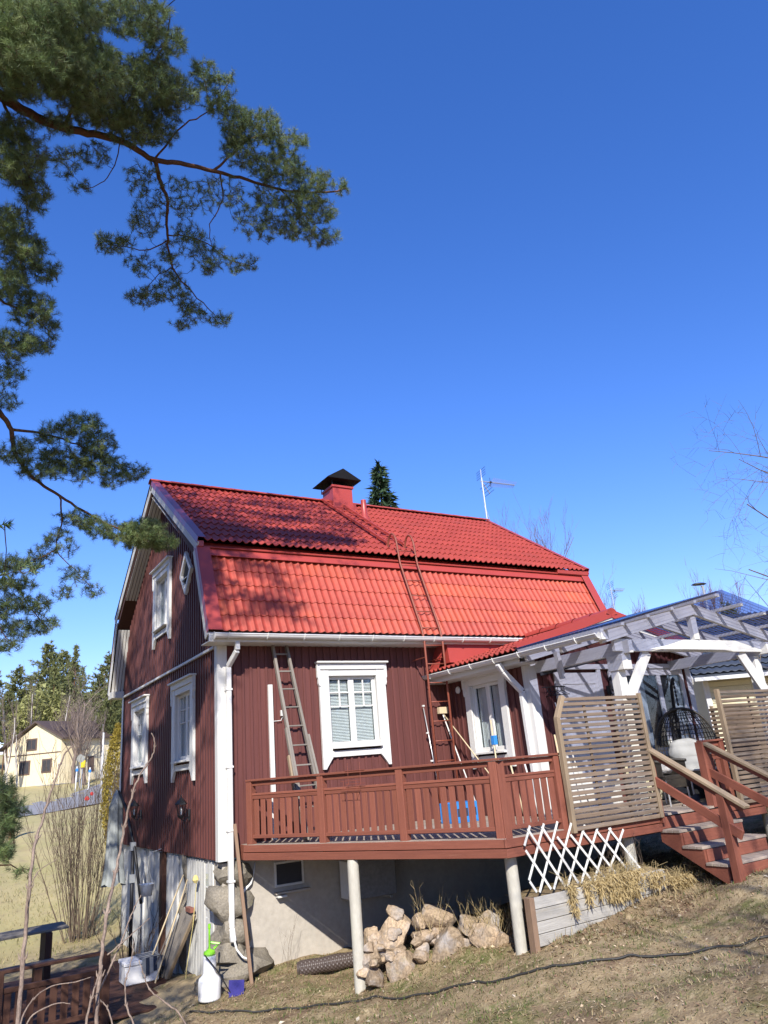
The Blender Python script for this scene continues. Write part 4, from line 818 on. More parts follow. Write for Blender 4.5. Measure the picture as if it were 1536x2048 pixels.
def dead_plant(label, c, n, spread, hang, seed):
    t = thing('dead_plant', label, 'plant', c, group='withered plants along the planter'); r = random.Random(seed); mb = MB()
    for k in range(int(n*1.7)):
        f = r.random()**1.3; dr_ = f*.24*hang; p = Vector(c)+Vector((r.gauss(0, .6)*spread*(1-.45*f), -.03-r.random()*.07, .05-dr_)); L = r.uniform(.035, .11); d = Vector((r.gauss(0, .55), r.gauss(-.15, .4), r.gauss(-.35*hang, .5))).normalized(); pts = [p]
        for q_ in range(3): d = (d+Vector((r.gauss(0, .25), r.gauss(0, .2), -.30))).normalized(); pts.append(pts[-1]+d*L/3)
        wd = r.uniform(.003, .008); s = d.cross(Vector((r.gauss(0, 1), r.gauss(0, 1), r.gauss(0, 1)))).normalized(); vs_ = []
        for q, w2 in zip(pts, (.4, 1, .9, .1)):
            if q.y > -4.088: q.y = -4.088-r.random()*.03
            vs_ += [q-s*wd*w2, q+s*wd*w2]
        mb.add(vs_, [(2*j, 2*j+1, 2*j+3, 2*j+2) for j in range(3)])
    o = mb.build('leaves', strawm, t); o['kind'] = 'stuff'
    mb = MB()
    for k in range(max(6, n//10)):
        p = Vector(c)+Vector((r.uniform(-1, 1)*spread, r.uniform(-.03, .08), -.02)); mb.tube([p, p+Vector((r.uniform(-.06, .06), r.uniform(-.06, .03), r.uniform(.06, .16))), p+Vector((r.uniform(-.18, .18), r.uniform(-.12, .06), r.uniform(.02, .22)))], [.003, .0025, .0015], 4)
    o = mb.build('stalks', strawm, t); o['kind'] = 'stuff'
for k, (x, y, z, n, sp, hg, lb) in enumerate(((3.30, -4.07, -.40, 420, .20, 1.1, 'thick clump of withered yellow leaves over the right half of the planter'), (3.56, -4.07, -.40, 380, .18, 1.1, 'withered yellow leaves next to the thick clump, nearer the stairs'), (3.05, -4.06, -.41, 90, .07, .8, 'loose brown tuft between the middle tuft and the thick clump'), (2.62, -4.06, -.41, 130, .045, 1.25, 'narrow withered tuft hanging over the left part of the planter'), (2.86, -4.06, -.41, 90, .05, 1., 'small withered tuft hanging near the middle of the planter'), (3.95, -4.08, -.46, 160, .16, .7, 'thin withered stalks near the right end of the planter'), (4.35, -4.12, -.55, 260, .25, .5, 'brown withered clump lying beside the right end of the planter'))): dead_plant(lb, (x, y, z), n, sp, hg, k+1)
# boulders heaped under the deck edge
BG = 'boulders heaped under the deck edge'
for k, (x, y, z, sx, sy, sz, rt, lb) in enumerate((
    (1.42, -2.36, -1.23, .21, .20, .24, .2, 'rounded boulder low in the heap with a smooth reddish face'),
    (1.82, -2.72, -1.06, .22, .20, .24, .8, 'broad flat-faced boulder low in the middle of the heap'),
    (2.12, -3.05, -.95, .18, .20, .20, .3, 'dark greyish boulder half buried in dry grass by the pipe'),
    (1.50, -2.05, -.93, .27, .20, .24, .1, 'large pale cracked boulder high on the left of the heap'),
    (2.02, -2.32, -.78, .22, .20, .17, .5, 'rounded tan boulder on top of the heap'),
    (1.20, -2.00, -1.12, .10, .13, .18, .9, 'slim upright stone at the left flank of the heap'),
    (1.13, -2.18, -1.30, .13, .12, .14, .4, 'small grey stone at the foot of the heap next to the pipe'),
    (1.75, -2.25, -.80, .11, .10, .12, 1.2, 'small angular stone wedged at the top of the heap'),
    (1.72, -2.42, -.94, .13, .12, .11, 2.0, 'small tan stone wedged in the middle of the heap'),
    (1.88, -2.45, -.92, .10, .10, .08, .3, 'flat tan stone under the rounded top boulder'),
    (1.64, -2.45, -1.06, .10, .10, .11, 1.7, 'small pinkish stone above the smooth reddish boulder'),
    (2.15, -2.70, -.86, .15, .16, .12, .7, 'low pale stone between the buried boulder and the top boulder'),
    (1.30, -1.85, -.98, .14, .14, .13, .2, 'tan stone behind the slim upright stone'),
    (1.55, -2.02, -.70, .15, .14, .10, .9, 'reddish flat stone crowning the left of the heap'),
    (2.22, -3.28, -.98, .16, .15, .17, 1.1, 'half buried stone nearest the pipe at the right end of the heap'), (2.30, -2.95, -.82, .16, .16, .14, .2, 'tan stone overgrown with dry grass at the right end of the heap'), (1.40, -2.58, -1.36, .12, .10, .09, .6, 'low stone lying in front of the smooth reddish boulder'))):
    o = rock('boulder', None, (x, y, z), (sx*1.16, sy*1.16, sz*1.14), 80+k, rockm, cuts=12, rough=.30, rot=rt); tag(o, lb, 'boulder', BG)
rr_ = random.Random(3)
for k in range(34):
    f = k/34; x = 1.12+1.15*f+rr_.uniform(-.1, .1); y = -2.02-.85*f+rr_.uniform(-.22, .22); top_ = -.86-.25*abs(f-.45)-.45*max(0, -(y+2.05+.85*f))*1.2; z = rr_.uniform(gz(x, y)+.0, max(gz(x, y)+.05, top_)); sz = rr_.uniform(.045, .11)
    o = rock('stone', None, (x, y, z), (sz*1.2, sz, sz*.85), 130+k, rockm, sub=2, cuts=8, rough=.3, rot=rr_.uniform(0, 3)); tag(o, 'small broken stone filling the gaps of the boulder heap', 'stone', 'small stones in the boulder heap')
def twig_bush(name, label, base, n, h, spread, mat, seed, rad=.004, group=None, cat='plant', lean=(0, 0)):
    t = thing(name, label, cat, base, group); r = random.Random(seed); mb = MB()
    for k in range(n):
        p = Vector(base)+Vector((r.uniform(-1, 1)*spread*.25, r.uniform(-1, 1)*spread*.25, -.03)); d = Vector((r.uniform(-1, 1)*spread+lean[0], r.uniform(-1, 1)*spread+lean[1], 1)).normalized(); L = h*r.uniform(.5, 1.1); pts = [p]; m = 6
        for j in range(m):
            d = (d+Vector((r.gauss(0, .10), r.gauss(0, .10), .02))).normalized(); pts.append(pts[-1]+d*L/m)
            if j > 1 and r.random() < .65:
                e = (d+Vector((r.gauss(0, .5), r.gauss(0, .5), .1))).normalized(); q = pts[-1]; l2 = L*r.uniform(.12, .35)
                mb.tube([q, q+e*l2*.5+Vector((0, 0, .01)), q+(e+Vector((r.gauss(0, .2), r.gauss(0, .2), .25))).normalized()*l2], [rad*.6, rad*.45, rad*.25], 3, False)
        mb.tube(pts, [rad*(1-.75*j/m) for j in range(m+1)], 4, False)
    o = mb.build('stems', mat, t); return t
twig_bush('dry_weeds', 'dry arching stems growing out of the boulder heap', (1.75, -2.5, -.85), 9, .55, .6, strawm, 5, .003)
twig_bush('dry_weeds', 'dry grass tangle over the dark buried boulder', (2.10, -2.98, -.86), 26, .40, .7, strawm, 6, .0028)
twig_bush('dry_weeds', 'dry weeds rooted between the stones beside the pipe', (2.25, -3.15, -.85), 30, .34, .8, strawm, 16, .0028)
twig_bush('dry_weeds', 'thin dead stems in front of the concrete basement wall', (.78, -.35, -1.45), 6, .62, .25, shrubm, 7, .0022)
twig_bush('dry_weeds', 'bare thorny stems rising behind the white lattice', (3.5, -3.9, -.55), 16, .75, .5, shrubm, 8, .003)
twig_bush('dry_weeds', 'tangle of thin stems round the pipe behind the planter', (3.95, -3.9, -.5), 14, .7, .35, shrubm, 9, .003)
# ------------------------------------------------------------------ things on and around the house
# steel ladder up the wall and lower roof, with hooped tops
ld = thing('steel_ladder', 'rusty red steel wall ladder with hooped tops leading up to the roof', 'ladder', (3.66, -.47, ZD))
rails = []
for x in (3.46, 3.84):
    mb = MB(); pts = [(x, -.47, ZD), (x, -.47, 3.05), (x, -.42, 3.25), (x+.01, .08, 4.55), (x+.01, .13, 4.85)]
    pts += [(x+.01, .13+.17*(1-math.cos(a)), 4.85+.34*math.sin(a)) for a in np.linspace(.2, math.pi, 10)]+[(x+.01, .50, 4.80)]
    mb.tube(pts, .019, 8); mb.build('rail', rust, ld, smooth=True)
z = .42
while z < 4.9:
    y = -.47 if z < 3.1 else -.42+(z-3.25)*(.5/1.3) if z > 3.2 else -.455
    MB().tube([(3.46, y, z), (3.84, y, z)], .010, 6).build('rung', rust, ld, smooth=True); z += .315
for z in (2.74, .75):
    for x in (3.46, 3.84): beam('wall_bracket', ld, (x, -.03, z), (x, -.47, z), .035, .012, rust)
# roof ladder lying on the upper slope
rl = thing('roof_ladder', 'red ladder lying on the upper roof slope below the chimney', 'ladder', (3.7, 1.9, 5.9))
ur = lambda y, off=.10: Vector((0, y, ZK+(y-YK)*(ZR-ZK)/(W_/2-YK)))+Vector((0, -.57, .82))*off
for x in (3.50, 3.88): beam('rail', rl, ur(.62)+Vector((x, 0, 0)), ur(3.22)+Vector((x, 0, 0)), .028, .05, flash, up=(0, -.57, .82))
y = .75
while y < 3.2: MB().tube([ur(y)+Vector((3.50, 0, 0)), ur(y)+Vector((3.88, 0, 0))], .012, 6).build('rung', flash, rl); y += .245
for y in (.9, 1.9, 2.9):
    for x in (3.50, 3.88): beam('foot', rl, ur(y, .02)+Vector((x, 0, 0)), ur(y, .10)+Vector((x, 0, 0)), .03, .03, flash)
# wooden ladder leaning on the wall
wl = thing('wooden_ladder', 'old grey wooden extension ladder leaning on the house wall', 'ladder', (1.0, -1.0, ZD))
top, bot = Vector((.955, -.075, 2.98)), Vector((.90, -1.02, ZD+.01)); d = (top-bot).normalized()
top.x = .955; bot.x = 1.02
for s, wd in ((-.13, .0), (.13, 0)):
    k = s; beam('rail', wl, bot+Vector((k*1.18, 0, 0)), top+Vector((k*.90, 0, 0)), .04, .065, greyw, up=(0, -1, .3))
beam('lower_section_rail', wl, bot+Vector((-.20, -.02, .02)), bot.lerp(top, .54)+Vector((-.165, -.02, 0)), .035, .06, greyw, up=(0, -1, .3)); beam('lower_section_rail', wl, bot.lerp(top, .18)+Vector((-.235, -.03, .02)), bot.lerp(top, .40)+Vector((-.215, -.03, 0)), .03, .06, slatf, up=(0, -1, .3))
beam('lower_section_rail', wl, bot+Vector((.20, -.02, .02)), bot.lerp(top, .50)+Vector((.165, -.02, 0)), .035, .06, greyw, up=(0, -1, .3))
for k in range(10):
    q = bot.lerp(top, .05+k*.1); hw = .15-.03*k/9; beam('rung', wl, q-Vector((hw, 0, 0)), q+Vector((hw, 0, 0)), .035, .022, greyw)
# white conduit, socket box
cdt = wbox('cable_duct', None, (.745, -.085, ZD), (.815, -.036, 2.38), white); tag(cdt, 'white vertical cable duct on the wall beside the wooden ladder', 'duct')
sk = thing('outdoor_socket', 'small white socket box on the red wall next to the white duct', 'socket', (.98, -.04, 1.93)); wbox('box', sk, (.94, -.09, 1.90), (1.02, -.036, 1.99), white); MB().tube([(.82, -.045, 1.83), (.95, -.05, 1.84), (.975, -.06, 1.90)], .006, 5).build('cable', white, sk)
# tools on the deck against the wall
def stick(name, label, a, b, r, mat, cat, head=None):
    t = thing(name, label, cat, b); MB().tube([a, b], r, 8).build('handle', mat, t, smooth=True)
    if head: head(t)
    return t
stick('telescopic_pole', 'thin white telescopic pole standing between the steel ladder rails', (3.55, -.10, 1.98), (3.66, -.25, ZD), .009, alu, 'pole', lambda t: [wbox('joint', t, (3.53+.012*k, -.13-.03*k, 1.95-.45*k), (3.57+.012*k, -.09-.03*k, 1.98-.45*k), white) for k in range(3)])
stick('broom', 'broom with pale head up beside the steel ladder', (3.92, -.12, 1.84), (4.02, -.75, ZD), .011, white, 'broom', lambda t: wbox('brush_head', t, (3.84, -.17, 1.82), (4.02, -.09, 1.93), ceram))
stick('mop', 'pale mop handle slanting from the broom head down to the deck', (3.94, -.14, 1.80), (4.05, -1.25, ZD+.45), .010, ceram, 'mop')
stick('rake', 'rake with blue clamp leaning under the wing window', (4.02, -1.30, 1.60), (3.85, -1.55, ZD), .012, ceram, 'rake', lambda t: wbox('clamp', t, (3.96, -1.40, 1.22), (4.03, -1.32, 1.36), skybl))
stick('shovel', 'wooden shovel handle leaning on the dark wall of the wing', (4.42, -2.28, 1.28), (4.30, -2.5, ZD), .014, ceram, 'shovel')
stick('curtain_rod', 'white rod leaning in the corner of the wing', (4.55, -2.26, 1.75), (4.66, -2.55, ZD), .010, white, 'rod')
for k, (x, y, lb) in enumerate(((3.30, -2.35, 'white pole standing behind the railing post'), (3.5, -2.45, 'yellowish pole standing behind the railing near the screen'), (3.72, -2.5, 'bluish white pole standing close to the slatted screen'))):
    stick('pole', lb, (x+.05, y+.25, 1.0), (x, y, ZD), .013, (white, ceram, white)[k], 'pole')
cr = thing('plastic_crate', 'bright blue plastic crate standing on the deck behind the railing', 'crate', (3.25, -1.25, ZD))
for a, b in (((3.02, -1.45, ZD+.02), (3.48, -1.435, ZD+.28)), ((3.02, -1.10, ZD+.02), (3.48, -1.085, ZD+.28)), ((3.02, -1.434, ZD+.02), (3.035, -1.101, ZD+.28)), ((3.465, -1.434, ZD+.02), (3.48, -1.101, ZD+.28)), ((3.02, -1.45, ZD+.003), (3.48, -1.085, ZD+.018))): wbox('side', cr, a, b, skybl)
for k in range(5): wbox('grip_slot', cr, (3.08+.075*k, -1.453, ZD+.09), (3.12+.075*k, -1.4505, ZD+.20), navy)
# thin wire flower-box holder on the handrail
wh = thing('wire_holder', 'thin rusty wire flower box holder hanging on the railing', 'holder', (1.22, -2.3, .9))
c0 = A.lerp(B, .46); 
for off in (0, .2):
    q = c0+ed*off+en*.07; MB().tube([(q.x, q.y, 1.12), (q.x, q.y, .86), *[(q.x+en.x*.10, q.y+en.y*.10, .80)], (q.x+en.x*.10, q.y+en.y*.10, .90)], .003, 5).build('wire', rust, wh)
for zz, e in ((.86, .0), (.80, .10), (.90, .10), (1.02, .0)): q0 = c0+ed*-.05+en*(.07+e); q1 = c0+ed*.27+en*(.07+e); MB().tube([(q0.x, q0.y, zz), (q1.x, q1.y, zz)], .003, 5).build('wire', rust, wh)
# lanterns
def lantern(label, c, N, s=1.0):
    c, N = Vector(c), Vector(N); t = thing('wall_lantern', label, 'lamp', c-N*.14*s, group='black wall lanterns'); o = c
    MB().lathe(o, [(.045*s, -.10*s), (.075*s, .06*s), (.074*s, .065*s)], 6).build('glass_body', glass, t)
    mb = MB()
    for k in range(6): a = math.pi*k/3; mb.tube([o+Vector((.047*s*math.cos(a), .047*s*math.sin(a), -.10*s)), o+Vector((.077*s*math.cos(a), .077*s*math.sin(a), .065*s))], .005*s, 4)
    mb.lathe(o, [(.02*s, -.15*s), (.05*s, -.115*s), (.05*s, -.098*s)], 6); mb.build('frame', black, t)
    MB().lathe(o, [(.10*s, .06*s), (.095*s, .075*s), (.05*s, .125*s), (.035*s, .13*s), (.03*s, .15*s), (.01*s, .165*s), (.012*s, .18*s), (.004*s, .20*s)], 6).build('roof', black, t)
    MB().tube([o+Vector((0, 0, -.15*s)), o-N*.05*s+Vector((0, 0, -.19*s)), o-N*.12*s+Vector((0, 0, -.13*s))], .010*s, 6).build('arm', black, t)
    U = N.cross(ZV); obox('back_plate', t, o-N*.135*s+Vector((0, 0, -.10*s)), (ZV, U, N), (.16*s, .09*s, .02*s), black); MB().lathe(o, [(.012*s, -.09*s), (.02*s, -.02*s), (.008*s, .02*s)], 8).build('bulb', whitepl, t)
lantern('black wall lantern under the nearer gable window', (-.17, 1.42, .68), (-1, 0, 0)); lantern('black wall lantern under the farther gable window beside the parasol', (-.17, 4.62, .66), (-1, 0, 0)); lantern('black wall lantern between white door and glazed front of the wing', (5.74, AY-.20, 2.0), (0, -1, 0), .9)
# hanging pot
hp = thing('hanging_pot', 'white hanging flower pot under the red gable boards', 'flower pot', (-.22, 3.30, -.75)); MB().lathe((-.22, 3.30, -.62), [(.085, -.09), (.12, .09), (.13, .10), (.118, .095), (.08, -.07)], 18).build('pot', whitepl, hp, smooth=True)
for a in (.5, 2.6, 4.7): MB().tube([(-.22+.125*math.cos(a), 3.30+.125*math.sin(a), -.53), (-.22, 3.30, -.20)], .004, 4).build('hanger', white, hp)
MB().tube([(-.22, 3.30, -.20), (-.22, 3.30, -.10), (-.18, 3.25, -.04), (-.03, 3.1, .02)], .006, 5).build('hook', white, hp)
# antennas
def antenna(label, base, h, boom, bdir, n, s=1., zig=True):
    t = thing('television_antenna', label, 'antenna', base, group='roof antennas'); b = Vector(base); tp = b+Vector((0, 0, h)); MB().tube([b, tp], .022*s, 8).build('mast', alu, t); bd = Vector(bdir).normalized(); sd_ = bd.cross(ZV).normalized()
    q0 = tp-bd*.06+Vector((0, 0, -.10*s)); MB().tube([q0, q0+bd*boom], .018*s, 6).build('boom', alu, t)
    for k in range(n):
        f = .30+.70*k/(n-1); q = q0+bd*boom*f; hl = (.14-.05*f)*s; MB().tube([q-ZV*hl*.7-sd_*hl, q+ZV*hl*.7+sd_*hl], .0065*s, 4).build('element', alu, t)
    for sg in (1, -1):
        q = q0+bd*.05; e = q+Vector((0, 0, sg*.34*s))+bd*(.02 if sg > 0 else .30)*s; MB().tube([q, e], .012*s, 5).build('reflector_arm', alu, t)
        for k in range(4): z = q.lerp(e, .35+.2*k); MB().tube([z-sd_*.16*s-ZV*.05, z+sd_*.16*s+ZV*.05], .007*s, 4).build('reflector_rod', black, t)
    q = q0+bd*boom*.28; obox('dipole_box', t, q, (bd, sd_, ZV), (.07*s, .05*s, .05*s), black); MB().tube([q-ZV*.13*s, q+ZV*.13*s], .008*s, 5).build('dipole', black, t)
    MB().tube([tp, b.lerp(tp, .7)+bd*.03, b.lerp(tp, .35)-bd*.02, b+bd*.02], .006*s, 5).build('cable', white, t)
    MB().tube([b.lerp(tp, .35), b+bd*.16+Vector((0, 0, -.02))], .007*s, 5).build('stay', alu, t)
antenna('television antenna on the far end of the red roof ridge', (8.36, 3.27, 6.85), 1.28, 1.55, (.95, .22, .13), 14)
# street lamp behind the pergola
q = at(1405, 1172, 34); lampb = Vector((q.x, q.y, gz(q.x, q.y))); sl = thing('street_lamp', 'galvanised street lamp with flat dark head behind the pergola', 'street lamp', lampb)
MB().tube([lampb, lampb+Vector((0, 0, (q.z-lampb.z)*.5)), q], [.085, .075, .055], 10).build('pole', galv, sl, smooth=True)
hd = -Vector(CR); mb = MB(); mb.lathe(q+hd*.14+Vector((0, 0, .06)), [(.02, -.03), (.10, -.02), (.13, .01), (.08, .06), (.02, .075)], 14); o = mb.build('lamp_head', black, sl, smooth=True)
o.matrix_basis = o.matrix_basis @ Matrix.Rotation(YAW, 4, 'Z').inverted() @ Matrix.Diagonal((2.6, 1.2, 1.1, 1))
# ------------------------------------------------------------------ seating deck
eg = thing('hanging_chair', 'wicker egg chair hanging from a curved black stand', 'chair', (6.5, -2.75, ZD))
ec = Vector((6.50, -2.95, .93)); mb = MB(); fr = []
# open shell: half ellipsoid facing the camera side
fx = Vector((-.70, -.71, 0)).normalized(); sx_ = Vector((fx.y, -fx.x, 0)) * -1
def shell(a, b): # a around vertical 0..pi over the back, b from bottom to top
    rr = math.sin(b); return ec+sx_*(math.cos(a)*.46*rr)-fx*(math.sin(a)*.44*rr)+Vector((0, 0, -math.cos(b)*.60))
NA, NB = 22, 22
for i in range(NA+1):
    a = math.pi*i/NA; mb.tube([shell(a, math.pi*(.10+.86*j/18)) for j in range(19)], .007, 3, False)
for j in range(NB+1):
    b = math.pi*(.10+.86*j/NB); mb.tube([shell(math.pi*i/18, b) for i in range(19)], .007, 3, False)
for i in range(NA):
    mb.tube([shell(math.pi*min(1, i/NA+.25*j/8), math.pi*(.10+.86*j/8)) for j in range(9)], .004, 3, False)
o = mb.build('wicker_shell', wicker, eg); o['kind'] = 'stuff'
mb = MB(); mb.tube([shell(0, math.pi*(.04+.92*j/16)) for j in range(17)]+[shell(math.pi, math.pi*(.96-.92*j/16)) for j in range(17)], .015, 6); mb.build('rim', wicker, eg, smooth=True)
bs = ec-fx*.62; mb = MB(); mb.tube([(bs.x, bs.y, ZD+.05), (bs.x, bs.y, 1.25), tuple(bs+fx*.05+Vector((0, 0, .70))), tuple(bs+fx*.25+Vector((0, 0, .98))), tuple(bs+fx*.62+Vector((0, 0, 1.05)))], .028, 8); mb.build('stand', black, eg, smooth=True)
mb = MB(); 
for k in range(5): a = .6+k*1.256; mb.tube([(bs.x, bs.y, ZD+.06), (bs.x+.5*math.cos(a), bs.y+.5*math.sin(a), ZD+.02)], .02, 6)
mb.build('stand_foot', black, eg); mb = MB(); hk = bs+fx*.60+Vector((0, 0, 1.05)); tp = ec+Vector((0, 0, .60))
for k in range(7): MB().lathe(hk.lerp(tp, k/7), [(.010, -.03), (.018, 0), (.010, .03)], 6).build('chain_link', black, eg)
def pillow(name, parent, c, size, rot, mat, seed=0, crease=0.):
    bm = bmesh.new(); bmesh.ops.create_icosphere(bm, subdivisions=4, radius=1.); R = Matrix.Rotation(rot[2], 3, 'Z') @ Matrix.Rotation(rot[0], 3, 'X')
    for v in bm.verts:
        p = v.co; q = Vector([math.copysign(abs(t)**.80, t) for t in p]); q *= .86+.10*mnoise.noise(p*2.2+Vector((seed, 0, 0)))+.03*mnoise.noise(p*6+Vector((seed, 2, 0)))-crease*math.exp(-(p.x*5)**2)*max(0, -p.y)-crease*.8*math.exp(-((p.z-.15)*6)**2)*max(0, -p.y)
        v.co = R @ Vector((q.x*size[0], q.y*size[1], q.z*size[2]))
    me = bpy.data.meshes.new(name); bm.to_mesh(me); bm.free(); me.materials.append(mat); me.shade_smooth(); return reg(bpy.data.objects.new(name, me), Matrix.Translation(Vector(c)), parent)
ra = math.atan2(fx.x, -fx.y)
cu = pillow('seat_cushion', None, ec+fx*.08+Vector((0, 0, -.30)), (.33, .32, .17), (.35, 0, ra), cushion, 1, .10); tag(cu, 'light grey seat cushion lying in the wicker egg chair', 'cushion')
cu2 = pillow('back_cushion', None, ec-fx*.10+Vector((-.02, 0, -.04)), (.30, .15, .21), (-.2, 0, ra), cushion, 3, .12); tag(cu2, 'light grey puffy back cushion leaning in the wicker egg chair', 'cushion')
# small black rattan armchair with fleece
ac = thing('rattan_armchair', 'black rattan armchair behind the stair handrail', 'chair', (5.75, -3.0, ZD)); cx, cy = 5.72, -3.05
for dx, dy in ((-.22, -.22), (.22, -.22), (-.22, .22), (.22, .22)): MB().tube([(cx+dx, cy+dy, ZD), (cx+dx*.95, cy+dy*.95, ZD+.40)], .012, 6).build('leg', alu, ac)
wbox('seat', ac, (cx-.25, cy-.25, ZD+.36), (cx+.25, cy+.25, ZD+.41), wicker); wbox('apron', ac, (cx-.24, cy-.255, ZD+.24), (cx+.24, cy-.245, ZD+.36), wicker)
mb = MB(); mb.tube([(cx-.26, cy-.24, ZD+.60), (cx-.27, cy+.2, ZD+.64), (cx-.15, cy+.28, ZD+.70), (cx+.15, cy+.28, ZD+.70), (cx+.27, cy+.2, ZD+.64), (cx+.26, cy-.24, ZD+.60)], .022, 8); mb.build('arm_rail', wicker, ac, smooth=True)
MB().prism([(cx-.26, cy+.25, ZD+.40), (cx+.26, cy+.25, ZD+.40), (cx+.24, cy+.31, ZD+.84), (cx-.24, cy+.31, ZD+.84)], (0, .02, 0)).build('backrest', wicker, ac)
for sx2 in (-1, 1): wbox('arm_panel', ac, (cx+sx2*.262-.006, cy-.22, ZD+.40), (cx+sx2*.262+.006, cy+.22, ZD+.60), wicker)
fl = pillow('fleece_cushion', None, (cx+.02, cy-.02, ZD+.53), (.17, .15, .12), (0, 0, .4), fluffy, 7); tag(fl, 'small white fleece cushion on the black rattan armchair', 'cushion')
def shoe(label, c, rot, m1):
    t = thing('shoe', label, 'shoe', c, group='shoes on the seating deck'); M = Matrix.Rotation(rot, 3, 'Z'); c = Vector(c)
    prof = [(-.13, .035, .085), (-.10, .040, .10), (-.04, .040, .095), (.02, .042, .07), (.08, .046, .055), (.13, .036, .04), (.145, .012, .02)]; vs_ = []; n = 8
    for x, hw, h in prof:
        for j in range(n): a = math.pi*j/(n-1); vs_.append(c+M @ Vector((x, hw*math.cos(a), .022+h*math.sin(a)**.8)))
    MB().add(vs_, [(i*n+j, i*n+j+1, (i+1)*n+j+1, (i+1)*n+j) for i in range(len(prof)-1) for j in range(n-1)]+[tuple(range(n))]).build('upper', m1, t, smooth=True)
    pl = [c+M @ Vector((x, hw*1.06, .003)) for x, hw, h in prof]+[c+M @ Vector((x, -hw*1.06, .003)) for x, hw, h in reversed(prof)]; MB().prism(pl, (0, 0, .022)).build('sole', sole, t)
shoe('dark grey sneaker on the deck under the armchair', (5.66, -3.42, ZD+.002), -2.6, shoem); shoe('dark shoe with beige sole next to the grey sneaker', (6.0, -3.28, ZD+.002), -2.9, shoem)
tb = thing('side_table', 'small white legged side table with black cloth beside the egg chair', 'table', (6.35, -3.35, ZD)); wbox('top', tb, (6.12, -3.55, .60), (6.62, -3.15, .625), white); wbox('cloth', tb, (6.16, -3.13, ZD+.03), (6.60, -3.12, .60), blackpl); wbox('cloth', tb, (6.605, -3.5, ZD+.03), (6.615, -3.14, .60), blackpl)
for dx in (6.15, 6.59):
    for dy in (-3.52, -3.18): MB().tube([(dx, dy, ZD), (dx, dy, .60)], .011, 6).build('leg', white, tb)
bt = thing('bottle', 'green bottle standing on the small side table', 'bottle', (6.32, -3.42, .626)); MB().lathe((6.32, -3.42, .628), [(.032, 0), (.033, .12), (.026, .14)], 14).build('body', greenpl, bt, smooth=True); MB().lathe((6.32, -3.42, .768), [(.026, 0), (.015, .05), (.016, .07)], 12).build('neck', ceram, bt, smooth=True); MB().lathe((6.32, -3.42, .838), [(.018, 0), (.018, .022)], 12).build('cap', greenpl, bt)
bgk = thing('storage_box', 'black storage box standing behind the side table', 'box', (6.75, -2.6, ZD)); wbox('body', bgk, (6.9, -3.3, ZD), (7.6, -2.75, .62), blackpl); wbox('lid', bgk, (6.88, -3.32, .621), (7.62, -2.73, .66), blackpl)
# clothes hangers and dark awning arm by the wing corner
ch_ = thing('clothes_hangers', 'cluster of black clothes hangers hanging at the wing corner', 'hangers', (4.45, -2.35, 2.0)); MB().tube([(4.30, -2.28, 1.98), (4.62, -2.45, 1.97)], .008, 5).build('rod', black, ch_)
for k in range(5):
    q = Vector((4.36+.05*k, -2.33-.025*k, 1.97)); e = Vector((.05*(k-2), -.18+.03*k, 0)); MB().tube([q, q+Vector((0, 0, -.05)), q+e+Vector((0, 0, -.12)), q-e+Vector((0, 0, -.12)), q+Vector((0, 0, -.05))], .006, 5).build('hanger', black, ch_)
awn = beam('awning_arm', None, (4.25, -2.35, 2.17), (5.55, -3.2, 2.42), .03, .05, black); tag(awn, 'thin black bar running below the white pergola beam', 'bar')
# ------------------------------------------------------------------ under the deck
hpu = thing('heat_pump', 'white outdoor heat pump unit greyed for the dark under the deck', 'heat pump', (2.2, -.25, -.95)); wbox('case', hpu, (1.80, -.38, -.76), (2.58, -.06, -.20), greyplinth_shadecase); MB().lathe((2.12, -.381, -.49), [(.22, .0), (.22, .012), (.19, .014), (.03, .006)], 24, (0, -1, 0)).build('fan_grille', greyplinth_shadecase, hpu)  # white case and grille coloured plinth grey, the under-deck shade painted in
for k in range(12): wbox('fin', hpu, (1.788, -.36+.024*k, -.74), (1.80, -.35+.024*k, -.24), gutterm)
for x in (1.92, 2.44): wbox('bracket', hpu, (x, -.42, -.80), (x+.04, .03, -.765), galv)
dr_ = thing('drain_membrane_roll', 'roll of brown dimpled foundation membrane lying at the concrete wall', 'membrane roll', (1.3, -.75, -1.42)); a, b = Vector((.80, -.74, -1.37)), Vector((1.62, -1.15, -1.31)); ax_ = (b-a).normalized(); L2 = (b-a).length; s1 = ax_.orthogonal().normalized(); s2 = ax_.cross(s1); nr, nl = 40, 72; vs_ = []
for i in range(nl+1):
    for j in range(nr): an = 2*math.pi*j/nr; r = .085+.004*math.sin(i*.21)+(.006 if (i//2+j//2) % 2 else 0); vs_.append(a+ax_*L2*i/nl+(s1*math.cos(an)+s2*math.sin(an))*r)
MB().add(vs_, [(i*nr+j, i*nr+(j+1) % nr, (i+1)*nr+(j+1) % nr, (i+1)*nr+j) for i in range(nl) for j in range(nr)]+[tuple(range(nr))[::-1]]).build('roll', drainm, dr_); MB().lathe(a-ax_*.005, [(.078, -.03), (.085, 0), (.06, .01)], 20, ax_).build('roll_end', drainm, dr_)
